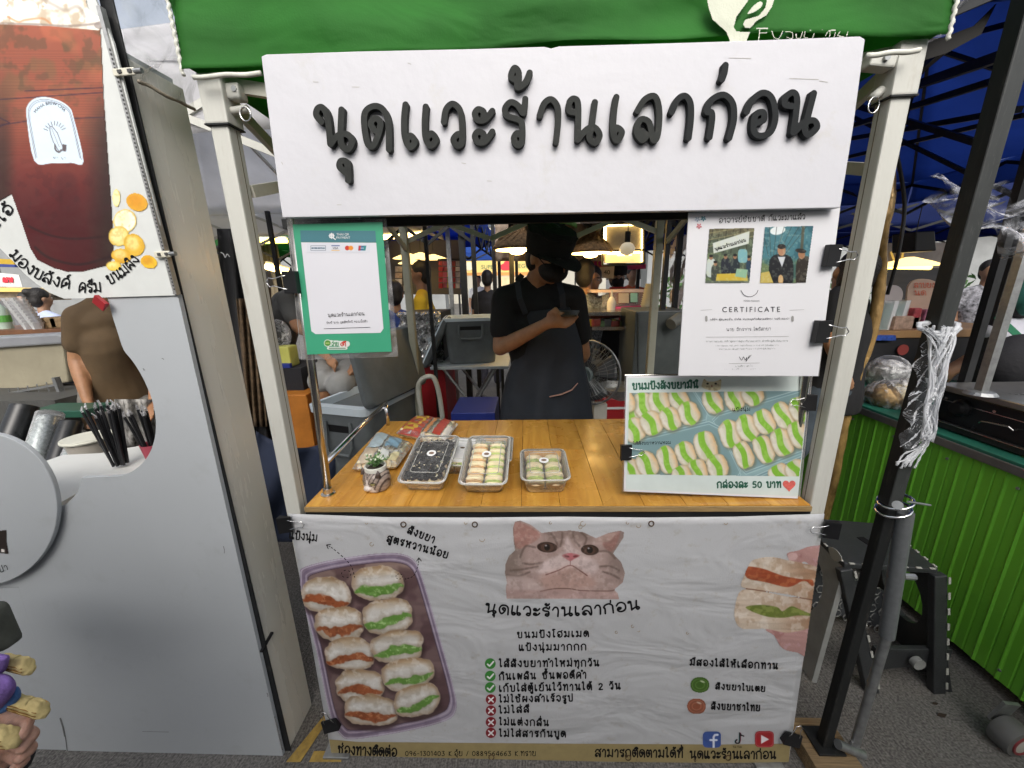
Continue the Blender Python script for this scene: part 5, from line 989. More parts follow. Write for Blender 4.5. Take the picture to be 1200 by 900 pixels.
# ================================================================ LEFT DRINKS KIOSK
def kiosk():
 KP = PM((0, .92, 0)); t = thing('drinks_kiosk', 'white drinks kiosk with a curved opening in its front, left of the green canopy', 'kiosk', (-1.2, .95, 0))
 wm = P('kiosk_white', (.42, .445, .465), rough=.42, var=.03, vs=3, dirt=.5, dirtc=(.33, .34, .34), bump=.06, bs=5)
 cut = [(183, 1), ]
 edge = cat([(118, 349), (126, 350), (131, 368), (138, 390), (145, 410), (156, 424), (168, 444), (178, 468), (182.5, 492), (181, 515), (173, 535), (160, 549), (143, 557.5), (120, 559), (97, 560)], 4)
 front = [(-60, 690)] + [(-60, 597), (20, 597), (50, 597), (64, 596.5), (76, 592), (86, 583), (92, 575), (94, 566), (95.5, 560.4)] + edge[::-1] + [(114, 349), (208, 345), (332, 888), (80, 888), (22, 688)]
 front = [p for p in front]
 quadpx(MB(), KP, front[0:1] + front[1:], .012).build('front_panel', wm, t)
 quadpx(MB(), KP, [(-60, 691), (21, 689), (79, 888), (-60, 888)], .012, -.002).build('front_panel', wm, t)
 # side return panel, satin aluminium
 al = P('kiosk_side', (.8, .78, .7), rough=.28, metal=.1, var=.04, vs=2.2, stretch=(1, 3, .4), bump=.04, bs=300)
 p = lambda x, y, X=-.842: aX(x, y, X)
 MB().bbox((-.854, .936, .0), (-.842, 1.085, 2.03), .001).build('side_panel', al, t)
 MB().bbox((-.862, .934, .0), (-.834, .9385, 2.2), .001).build('panel_seam', M_['black_metal'], t)
 # edge extrusion beside the poster
 MB().bar(KP(120, 10, .003), KP(209, 345, .003), .008, .012, up=(0, 1, 0)).build('edge_strip', P('alu_edge', (.4, .4, .39), rough=.4, metal=.7, var=.2, vs=80), t)
 ze = P('edge_holes', (.05, .05, .05), rough=.6)
 m = MB(); a, b = KP(134, 60, .0095), KP(209, 342, .0095)
 for k in range(60): q = a.lerp(b, k / 60); m.bar(q, a.lerp(b, (k + .45) / 60), .0028, .0012, up=(0, 1, 0))
 o = m.build('perforation', ze, t); o['kind'] = 'stuff'
 for x, y, L in ((140, 89, .062), (187, 299, .05)):
  e = thing('x', '', 'x') if False else None
  c = KP(x, y, .012); ex = V((1, 0, .03)).normalized(); m = MB()
  m.bar(c, c + ex * L * .75, .014, .005, up=(0, 1, 0)); o = m.build('latch', P('latch_cream', (.62, .6, .5), rough=.4, var=.06), t, bevel=.002)
  for k in (.2, .55): MB().bar(c + ex * L * k + V((0, -.0035, 0)), c + ex * L * (k + .13) + V((0, -.0035, 0)), .006, .003, up=(0, 1, 0)).build('latch_slot', ze, o)
  MB().tube([c + ex * L * .72, c + ex * L * 1.0], .0048, 10).build('latch_pin', M_['galv'], o, smooth='auto')
 MB().bar(aX(306, 764, -.838), aX(319, 741, -.838), .008, .006).build('cable_tie', M_['black_plastic'], t)
 sm_ = P('panel_scuff', (.16, .16, .16), rough=.8, var=.3, vs=60)
 for a, b, w_ in (((167, 857), (198, 857.6), .25), ((71, 842), (76, 862), 1.1), ((74, 850), (79, 880), .6), ((313, 812), (314, 816), .5), ((322, 840), (331, 878), .8), ((262, 640), (263, 648), .4), ((190, 420), (192, 421), .5), ((168, 432), (169, 434), .5)): m = MB(); plate([[a, ((a[0] + b[0]) / 2 + .6, (a[1] + b[1]) / 2), b]], w_, KP, .0006, m, 0, .4); m.build('scuff_mark', sm_, t)
 # round plate sign
 PC = PM((0, .90, 0))
 pts = [(-22 + 89 * math.cos(a * .105), 597 + 90 * math.sin(a * .105)) for a in range(60)]
 o = quadpx(MB(), PC, pts, .012).build('round_plate', wm, t, bevel=.002)
 c = Cv(-8, 618, 20, 676, .6, alpha=0); c.put(c.poly([(-8, 622), (8.5, 620.5), (8, 633), (11, 649.5), (-8, 647)], .8), (42, 34, 30), True); c.put(c.poly([(2, 643), (6, 643.5), (6, 647), (2, 646.6)], .4), (210, 206, 200)); c.build('plate_print', o, PC, MATP, .0012, 200)
 k = MB(); write(k, PC, 'ปา', (0, 671), (10.5, 667), 6, .13, .0012, g=.4); k.build('plate_lettering', M_['ink'], o)
 # shelf board inside the opening
 m = MB(); z = .97; pts = [aZ(x, y, z) for x, y in ((64, 592), (92, 577), (170, 560), (176, 520), (118, 531), (74, 533), (40, 545), (-40, 570), (-40, 640))]
 for q in pts: q.y = max(q.y, .935)
 m.prism(pts, (0, 0, -.03)).build('shelf_board', P('shelf_white', (.68, .69, .66), rough=.45, var=.03, dirt=.3, dirtc=(.45, .42, .36)), t)
 MB().bb((-2.6, .94, 2.02), (-.86, 1.08, 2.05)).build('roof_board', wm, t)
 # ---------- poster
 PP = PM((0, .915, 0)); pt = thing('drink_poster', 'poster of a giant iced red tea topped with cream, fixed on the kiosk front', 'poster', PP(100, 180))
 arc = [(208, 346), (75, 350), (58, 343), (42, 332), (28, 320), (17, 308), (8, 299), (0, 291), (-14, 270)]
 base = [(-60, -40), (104, -40), (108, -8), (113, 2)] + [(133, 50), (208, 346)] + arc[1:] + [(-60, 240)]
 quadpx(MB(), PP, base, .004).build('poster_board', P('poster_white', (.6, .62, .6), rough=.5, var=.05, vs=14, dirt=.35, dirtc=(.5, .49, .46)), pt)
 pr = printmat('poster_print', .5, .1, 4, .12)
 c = Cv(-40, -30, 200, 346, .9, alpha=0)
 cup = [(-45, 20), (118, 27), (120, 60), (122, 110), (127, 180), (132, 250), (134, 300), (128, 311), (100, 318), (80, 319), (62, 314), (44, 305), (36, 292), (26, 262), (20, 245), (14, 228), (0, 236), (-45, 244)]
 m = c.poly(cup, 1.2); c.put(m, (140, 74, 52), True)
 c.put(m * sm(60, 10, c.Y) * .6, (168, 92, 66)); c.put(m * sm(.0, .7, c.noise(26, 3)) * sm(200, 60, c.Y) * .6, (108, 84, 52)); c.put(m * sm(.15, .6, c.noise(13, 7)) * sm(200, 90, c.Y) * .45, (74, 62, 40)); c.put(m * sm(-.1, .7, c.noise(30, 9)) * sm(180, 40, c.Y) * .6, (176, 96, 66))
 c.put(m * sm(120, 270, c.Y) * .97, (66, 8, 12)); c.put(m * sm(24, 4, c.X) * sm(60, 190, c.Y) * .75, (44, 28, 20)); c.put(m * sm(92, 130, c.X) * sm(80, 170, c.Y) * .9, (40, 24, 18)); c.put(m * sm(.1, .6, c.noise(9, 13)) * sm(160, 240, c.Y) * sm(320, 240, c.Y) * .35, (52, 12, 14))
 c.put(m * c.line([(78, 215), (92, 312)], 26, 8) * .35, (56, 12, 14)); c.put(m * c.line(cat([(34, 265), (60, 276), (90, 280), (132, 276)], 4), 2.6, 2) * .7, (34, 6, 8)); c.put(m * c.line(cat([(42, 290), (60, 303), (95, 310), (132, 300)], 4), 3, 2) * .7, (30, 6, 8))
 for q in ([(0, 117), (60, 113), (130, 108)], [(30, 107), (124, 103)], [(0, 147), (40, 141), (165, 136)], [(0, 138), (12, 144), (0, 149)]): c.put(c.line(q, 1.3, .9) * (c.X < 124 + 0 * c.Y) * .75 * m, (40, 20, 44))
 for k in range(40): y = 60 + k * 3.1; c.put(m * c.line([(-40, y + 1.5 * math.sin(k)), (130, y)], .8, .8) * .16, (30, 18, 20))
 # cream
 f = c.poly([(-45, -32), (104, -32), (100, -8), (104, 10), (112, 16), (124, 26), (124, 30), (116, 36), (60, 31), (-45, 27)], 1.2); c.put(f, (222, 218, 208), True); c.put(f * sm(.0, .7, c.noise(13, 21)) * .7, (170, 150, 122)); c.put(f * sm(.1, .6, c.noise(8, 27)) * .8, (240, 238, 232)); c.put(f * c.line(cat([(-40, 27), (40, 29), (80, 31), (116, 28)], 4), 3, 2) * .6, (118, 102, 94)); c.put(f * c.line(cat([(10, 20), (22, 26), (30, 24), (50, 22), (60, 28)], 4), 2.4, 2) * .6, (186, 120, 70)); c.put(f * c.ell(118, 30, 7, 4.5) * .7, (128, 116, 112)); c.put(f * c.line(cat([(52, 0), (76, 12), (92, 8), (100, 20)], 4), 4, 3) * .5, (150, 140, 130))
 # logo label
 lab = [(41, 151), (36, 132), (33, 128), (37, 119), (46, 114.5), (54, 114), (68, 117), (80, 124), (86, 133), (91, 150), (97, 185), (98.5, 190), (80, 191.4), (60, 191), (42, 188.5), (37, 160), (32, 135)]
 lab = [(32, 138), (33, 124), (41, 116), (54, 114), (70, 118), (82, 126), (87, 138), (98.5, 189.5), (84, 191), (62, 191.5), (41, 188.6)]
 l = c.poly(lab, .8, 4); c.put(l, (198, 214, 226))
 for k in (.93, .88): c.put(c.line(cat([(64 + (x - 64) * k, 154 + (y - 154) * k) for x, y in lab[-1:] + lab[:8]], 5), .7) * .8, (90, 90, 104))
 for a in range(9): r = rad(200 + a * 17); c.put(c.line([(65 + 9 * math.cos(r), 156 + 9 * math.sin(r)), (65 + 13.5 * math.cos(r), 156 + 13.5 * math.sin(r))], .8), (70, 66, 80))
 hd = [(59, 149), (62, 148.6), (68, 156), (72, 167), (76, 176), (70, 178), (63, 166), (60, 157)]; c.put(c.line(hd + hd[:1], .8), (80, 76, 90)); c.put(c.line([(61, 150), (70, 172)], .5), (110, 106, 120)); c.put(c.poly([(74, 169), (79, 170), (78, 178), (73.5, 177)], .8), (84, 74, 78)); c.put(c.line(cat([(65, 170), (66, 176), (70, 178.5), (72.5, 176)], 4), 2), (90, 84, 88))
 # cookies
 for i, (x, y, rx, ry, a, col) in enumerate(((161, 237, 13.5, 10.5, 25, (206, 150, 44)), (147, 259, 14, 14.5, 30, (226, 226, 206)), (140, 277, 12, 12, 20, (222, 206, 130)), (158, 287, 12, 14, -30, (212, 170, 56)), (143, 300, 12, 9, 10, (208, 160, 44)), (134, 312, 9, 6, 0, (220, 190, 80)), (175, 307, 10.5, 8, 20, (220, 178, 44)), (137, 232, 5, 11, 0, (226, 222, 170)))):
  e = c.ell(x, y, rx, ry, a); c.put(e, col, True); c.put(c.ell(x - 2, y - 2, rx * .6, ry * .6, a, 2, 5) * .6, (236, 226, 170) if i not in (0, 6) else (196, 130, 30)); c.put(e * (1 - c.ell(x, y, rx * .86, ry * .86, a, 2, 2)) * .6, (200, 160, 50)); c.put(e * sm(.0, .6, c.noise(4, i)) * .25, (180, 130, 40))
 c.build('printed_drink', pt, PP, pr, .0012, 200)
 k = MB(); C0 = (80, 232)
 def arcp(x0, y0, x1, y1, cx, cy):
  r = (math.hypot(x0 - cx, y0 - cy) + math.hypot(x1 - cx, y1 - cy)) / 2; a0 = math.atan2(y0 - cy, x0 - cx); a1 = math.atan2(y1 - cy, x1 - cx)
  def f(u): a = a0 + (a1 - a0) * u; return cx + r * math.cos(a), cy + r * math.sin(a), -math.cos(a), -math.sin(a)
  return f
 write(k, PP, 'มองบลังค์', None, None, 11.5, .15, .0014, path=arcp(13, 297, 82, 341, 92, 236), g=.6, gap=.8)
 write(k, PP, 'ครีม', None, None, 11.5, .15, .0014, path=arcp(92, 342, 120, 342, 105, 230), g=.6, gap=.8)
 write(k, PP, 'ขนมผิง', None, None, 11.5, .15, .0014, path=arcp(130, 337, 162, 303, 92, 252), g=.6, gap=.8)
 write(k, PP, 'งไอ้', (-4, 270), (18, 246), 12, .16, .0014, g=.6)
 k.build('printed_lettering', M_['ink'], pt)
 k = MB()
 def af(a): th = -math.pi / 2 + a / 23; return 60 + 23 * math.cos(th) * .9, 147 + 24 * math.sin(th), math.cos(th), math.sin(th)
 latin(k, PP, 'MAHA BREW CHA', 0, 0, 3.6, lift=.0016, path=lambda a: af(a - 1)); k.build('label_text', P('ink_slate', (.1, .1, .13)), pt); k = MB(); write(k, PP, 'ชา บูฤๅ'.replace('ฤๅ', 'า'), (63, 186), (78, 186.5), 2, .14, .0016, g=.3)
 k.build('label_text', P('ink_slate', (.1, .1, .13)), pt)
 cl = clip(PM((0, .91, 0)), 121, 355, 235, .03, 'red binder clip biting the bottom edge of the drink poster', lift=.006, color='red_plastic', group=None, wires=False)
 # crumpled plastic on the roof corner
 ps = thing('plastic_sheet', 'crumpled dusty clear plastic sheet hanging over the top corner of the kiosk', 'plastic sheet', (-.82, .96, 2.05))
 A = [aY(128, -60, .905), aY(136, 20, .905), aY(150, 60, .91), aY(163, 95, .93)]; B = [aX(196, -60, -.80), aX(218, 20, -.80), aX(229, 76, -.80), aX(230, 129, -.80)]
 rs = random.Random(9)
 def f(u, v):
  k = v * 3; i = min(int(k), 2); w_ = k - i; a = A[i].lerp(A[i + 1], w_); b = B[i].lerp(B[i + 1], w_); q = a.lerp(b, u)
  e = math.sin(u * math.pi); q += V((.006 * math.sin(v * 16 + u * 9), -.014 * e - .003 * math.sin(u * 11 - v * 9), .006 * math.sin(u * 9 + v * 19) * e))
  return q
 MB().grid(f, 34, 44).build('film', glass('kiosk_film', rough=.3, dens=.2, white=(.55, .57, .55), bump=.4, bs=9), ps, smooth=True)
 MB().tube([f(k / 10, 1) for k in range(11)], .004, 6).build('rolled_edge', P('film_edge', (.3, .26, .2), rough=.5, var=.4, vs=60), ps, smooth=True)
kiosk()
# ---------- things seen through the opening
def straw_bundle(name, label, c, n, h, spread, lean, rs, sl=False):
 t = thing(name, label, 'straws', c, 'bundles of wrapped black straws'); bl = P('straw_black', (.015, .015, .017), rough=.35); wr = glass('straw_wrap', rough=.2, dens=.45, white=(.7, .7, .72), bump=.8, bs=60)
 for k in range(n):
  a = rs.uniform(0, 6.28); r = rs.uniform(0, spread); b = V(c) + V((r * math.cos(a), r * math.sin(a), .01)); tip = b + V((math.cos(a) * r * 1.4 + lean[0] + rs.uniform(-.012, .012), math.sin(a) * r * 1.2 + lean[1], h * rs.uniform(.82, 1.05)))
  MB().tube([b, tip], .0042, 7).build('straw', bl, t, smooth='auto')
  d = (tip - b).normalized(); w_ = V((rs.uniform(-1, 1), rs.uniform(-1, 1), 0)).normalized(); MB().tube([tip - d * .006, tip + d * .008, tip + d * .02 + w_ * .006], [.0045, .0055, .002], 6, flat=.35).build('wrapper_tip', wr, t, smooth=True)
 return t
rs = random.Random(21)
sc1 = aZ(123, 556, .97)
straw_bundle('straw_bundle', 'large bundle of plastic wrapped black straws standing on the white kiosk shelf', (sc1.x + .0, sc1.y + .05, .97), 20, .2, .022, (-.012, 0), rs)
sc2 = aZ(163, 552, .97)
t = thing('straw_cup', 'pink plastic cup of straws at the right edge of the kiosk opening', 'cup', (sc2.x, sc2.y + .06, .97)); MB().lathe((sc2.x + .01, sc2.y + .06, .97), [(.026, 0), (.036, .075), (.034, .075), (.025, .004)], 24).build('cup_wall', P('pink_cup', (.38, .06, .09), rough=.4), t, smooth='auto')
straw_bundle('straw_bundle', 'smaller bundle of wrapped black straws standing in the pink cup', (sc2.x + .01, sc2.y + .06, .98), 16, .17, .02, (.0, 0), rs)
def sleeve(p0, p1, r, col, label, mt):
 t = thing('lid_sleeve', label, 'cup lids', p0, 'sleeves of stacked cup lids'); a, b = V(p0), V(p1); n = 24; pts = []; rr = []
 for k in range(n): pts += [a.lerp(b, k / n), a.lerp(b, (k + .55) / n)]; rr += [r, r * .98]
 MB().tube(pts, rr, 18).build('lid_stack', mt, t, smooth='auto')
 if mt is lg: MB().tube([a.lerp(b, -.02), b.lerp(a, -.03)], r * 1.05, 14).build('sleeve_film', glass('sleeve_film' + col, rough=.15, dens=.03, bump=.3, bs=30), t, smooth=True)
lb = P('lid_black', (.016, .017, .018), rough=.3, var=.3, vs=60); lg = P('lid_silver', (.42, .46, .46), rough=.25, metal=.3, var=.3, vs=90)
for i, (a, b, r, m_, lab) in enumerate((((-20, 600), (30, 474), .048, lb, 'leftmost slanting sleeve of black cup lids behind the round plate'), ((24, 600), (58, 488), .046, lg, 'slanting sleeve of silvery clear cup lids with a gold stripe'), ((46, 604), (84, 494), .042, lb, 'slanting sleeve of black cup lids beside the white lidded bucket'), ((72, 570), (92, 512), .034, lg, 'short sleeve of clear lids leaning against the bucket'))):
 sleeve(aY(*a, 1.35), aY(*b, 1.62), r, str(i), lab, m_)
c0 = aY(103, 515, 1.5)
t = thing('bucket', 'round bucket with a cream white lid behind the straw bundles', 'bucket', (c0.x, 1.5, .9)); MB().lathe((c0.x, 1.5, c0.z - .1), [(.06, 0), (.075, .1)], 24).build('bucket_wall', P('bucket_grey', (.4, .37, .32), rough=.4), t, smooth='auto'); MB().lathe((c0.x, 1.5, c0.z), [(.083, 0), (.086, .006), (.084, .014), (.07, .012), (.001, .013)], 30).build('bucket_lid', P('lid_cream', (.68, .68, .58), rough=.4), t, smooth='auto')
# ================================================================ people
def sk_mat(base, nm): return P(nm, base, rough=.5, var=.12, vs=22, sss=.08)
def figure(name, label, J, shirt, sleeve=.5, trouser=None, hair=True, skin='skin', res=.014, group=None, hat=None, face=True, facing=V((0, -1, 0)), scale=1, apron=None, long_hair=False, bun=False, mask=None, legs=True):
 """J: joints dict of world points; one continuous body fused by remesh, clothes and hair as its children"""
 base = J['pelvis'].copy(); base.z = 0
 t = thing(name, label, 'person', base, group); k = scale; f = facing.normalized(); side = f.cross(V((0, 0, 1))).normalized()
 h = J['head']; up = (h - J['neck']).normalized()
 R = Matrix((side, -f, up)).transposed() if True else None
 hf = J.get('look', f).normalized(); hs_ = hf.cross(up).normalized(); hu = hs_.cross(hf).normalized(); HR = Matrix((hs_, hf, hu)).transposed()
 HP = lambda x, y, z: h + HR @ V((x, y, z)) * k
 b = MB()
 b.ball(HP(0, -.005, .02), (.074 * k, .092 * k, .1 * k), HR, 18, 12); b.ball(HP(0, .022, -.05), (.056 * k, .062 * k, .065 * k), HR, 14, 9); b.ball(HP(0, .05, -.09), (.026 * k, .022 * k, .02 * k), HR)
 if face:
  b.ball(HP(0, .098, -.025), (.014 * k, .018 * k, .016 * k), HR); b.ball(HP(0, .088, .0), (.009 * k, .016 * k, .03 * k), HR); b.ball(HP(0, .08, .028), (.05 * k, .014 * k, .011 * k), HR)
  for s in (-1, 1): b.ball(HP(s * .04, .066, -.028), (.02 * k, .016 * k, .02 * k), HR)
  b.ball(HP(0, .086, -.062), (.022 * k, .01 * k, .006 * k), HR); b.ball(HP(0, .084, -.072), (.018 * k, .01 * k, .006 * k), HR)
 for s in (-1, 1): b.ball(HP(s * .078, -.012, -.01), (.012 * k, .02 * k, .032 * k), HR)
 b.limb([(J['neck'].lerp(J['chest'], .1), .056 * k), (h + (J['neck'] - h) * .35, .05 * k)])
 sl_, sr = J['shoulders']; ch, pe = J['chest'], J['pelvis']
 def torso(mb, g, low=0):
  ax = (ch - pe).normalized(); xx = (sr - sl_).normalized(); yy = ax.cross(xx).normalized(); W = (sr - sl_).length / 2
  rings = []
  for s, w_, d in ((-.12 - low, .17, .115), (.0, .172, .118), (.25, .15, .108), (.55, .16, .112), (.85, .178, .118), (1.02, .17, .105), (1.14, .12, .08), (1.2, .065, .06)):
   c_ = pe + (ch - pe) * s; ww = (w_ * k if s < .5 else w_ * k * W / (.175 * k)) + g; dd = d * k + g
   rings.append([c_ + xx * ww * math.cos(a) + yy * dd * math.sin(a) for a in [2 * math.pi * q / 20 for q in range(20)]])
  mb.loft(rings)
 torso(b, 0)
 for i, s_ in enumerate(('L', 'R')):
  if 'elbow' + s_ in J:
   sh = J['shoulders'][i]; b.limb([(sh, .05 * k), (sh.lerp(J['elbow' + s_], .45), .044 * k), (J['elbow' + s_], .036 * k), (J['elbow' + s_].lerp(J['wrist' + s_], .3), .037 * k), (J['wrist' + s_], .024 * k)])
   if J.get('hand' + s_) is None:
    d = (J['wrist' + s_] - J['elbow' + s_]).normalized(); wv = d.cross(f).normalized(); w0 = J['wrist' + s_]
    b.limb([(w0, .024 * k), (w0 + d * .05 * k, .032 * k), (w0 + d * .085 * k, .03 * k)], flat=.6)
    for q in range(4): o = wv * (q - 1.5) * .018 * k; L_ = (.06, .075, .07, .055)[q] * k; b.limb([(w0 + d * .08 * k + o, .0095 * k), (w0 + d * (.08 * k + L_ * .6) + o + f * .006 * k, .0085 * k), (w0 + d * (.08 * k + L_) + o + f * .02 * k, .007 * k)], n=8, sub=3)
    b.limb([(w0 + d * .03 * k + f * .02 * k, .012 * k), (w0 + d * .09 * k + f * .04 * k, .009 * k)], n=8, sub=3)
  if legs and 'knee' + s_ in J:
   hp = pe + (sl_ - sr).normalized() * (.085 * k if i == 0 else -.085 * k); b.limb([(hp, .09 * k), (J['knee' + s_], .058 * k), (J['knee' + s_].lerp(J['ankle' + s_], .35), .055 * k), (J['ankle' + s_], .035 * k)]); b.limb([(J['ankle' + s_] + V((0, 0, -.02)), .035 * k), (J['ankle' + s_] + f * .14 * k + V((0, 0, -.05)), .028 * k)])
 extra = J.get('extra')
 if extra: extra(b)
 bo = bake(b.build('body', M_[skin], t, remesh=res, smooth=True)); bo.data.polygons.foreach_set('use_smooth', [True] * len(bo.data.polygons))
 c = MB(); torso(c, .013 * k, .12)
 c.ball((sl_ + sr) / 2 + (ch - pe).normalized() * -.03 * k, (.15 * k, .1 * k, .085 * k), Matrix(((sr - sl_).normalized(), (ch - pe).cross(sr - sl_).normalized(), (ch - pe).normalized())).transposed())
 for i, s_ in enumerate(('L', 'R')):
  if 'elbow' + s_ in J:
   sh = J['shoulders'][i]; e = sh.lerp(J['elbow' + s_], sleeve) if sleeve <= 1 else J['elbow' + s_]; c.limb([(sh, .066 * k), (e, .06 * k)]); c.limb([(J['neck'].lerp(sh, .1) + (J['chest'] - J['neck']) * .12, .058 * k), (J['neck'].lerp(sh, .55) + (J['chest'] - J['neck']) * .1, .062 * k), (sh, .064 * k)])
   if sleeve > 1: c.limb([(e, .052 * k), (J['elbow' + s_].lerp(J['wrist' + s_], .9), .036 * k)])
 o = bake(c.build('shirt', shirt, t, remesh=res, smooth=True))
 if legs and trouser and 'kneeL' in J:
  c = MB(); 
  for i, s_ in enumerate(('L', 'R')):
   hp = pe + (sl_ - sr).normalized() * (.085 * k if i == 0 else -.085 * k); c.limb([(pe + (hp - pe) * .6 + V((0, 0, .06)), .11 * k), (hp, .105 * k), (J['knee' + s_], .078 * k)] + ([(J['ankle' + s_] + V((0, 0, .03)), .06 * k)] if trouser[1] else []))
  bake(c.build('trousers' if trouser[1] else 'shorts', trouser[0], t, remesh=res, smooth=True))
 if hair:
  c = MB(); c.ball(HP(0, -.018, .038), (.084 * k, .098 * k, .096 * k), HR, 16, 10)
  c.ball(HP(0, -.05, -.02), (.076 * k, .062 * k, .085 * k), HR, 14, 9)
  if long_hair: c.limb([(HP(0, -.07, -.02), .065 * k), (HP(.03, -.085, -.18), .045 * k)])
  if bun: c.ball(HP(0, -.1, .08), .045 * k)
  bake(c.build('hair', M_['hair'], t, remesh=res * .8, smooth=True))
 if face and res < .02:
  for s in (-1, 1):
   e = MB().ball(HP(s * .031, .079, .004), (.013 * k, .008 * k, .006 * k), HR).build('eye', P('eye_white', (.55, .52, .48), rough=.3), t, smooth=True); MB().ball(HP(s * .031, .0855, .004), (.0055 * k, .003 * k, .0055 * k), HR).build('iris', M_['ink'], e, smooth=True)
   MB().ball(HP(s * .032, .09, .026), (.019 * k, .006 * k, .0042 * k), HR).build('eyebrow', M_['hair'], t, smooth=True)
  MB().ball(HP(0, .096, -.067), (.02 * k, .006 * k, .0035 * k), HR).build('lips', P('lips', (.28, .09, .075), rough=.5), t, smooth=True)
 if mask:
  c = MB()
  c.ball(HP(0, .046, -.042), (.068 * k, .07 * k, .057 * k), HR, 18, 10); bake(c.build('face_mask', mask, t, remesh=res * .5, smooth=True))
  for s in (-1, 1): MB().tube([HP(s * .058, .05, -.02), HP(s * .078, .0, .01)], .0022 * k, 6).build('mask_strap', mask, t)
 return t, HP, HR
def stand(px, py, Y, H=1.65, facing=V((0, -1, 0)), arms=((.05, -.02), (.05, -.02)), z0=0):
 """joints of a standing person whose face centre is seen at pixel px,py at depth Y"""
 hd = aY(px, py, Y); k = (hd.z + .1 - z0) / 1.72; x, y = hd.x, Y; f = facing.normalized(); s = f.cross(V((0, 0, 1))).normalized()
 P3 = lambda a, b, z: V((x, y, 0)) + s * a * k + f * b * k + V((0, 0, hd.z + .1 - (1.72 - z) * k))
 return dict(head=hd, neck=P3(0, -.01, 1.46), chest=P3(0, -.01, 1.28), pelvis=P3(0, 0, .92), shoulders=(P3(-.175, -.01, 1.37), P3(.175, -.01, 1.37)), elbowL=P3(-.22, .02, 1.1), elbowR=P3(.22, .02, 1.1), wristL=P3(-.2, .16, .95), wristR=P3(.2, .16, .95), kneeL=P3(-.1, .03, .5), kneeR=P3(.1, .03, .5), ankleL=P3(-.1, 0, .09), ankleR=P3(.1, 0, .09)), k
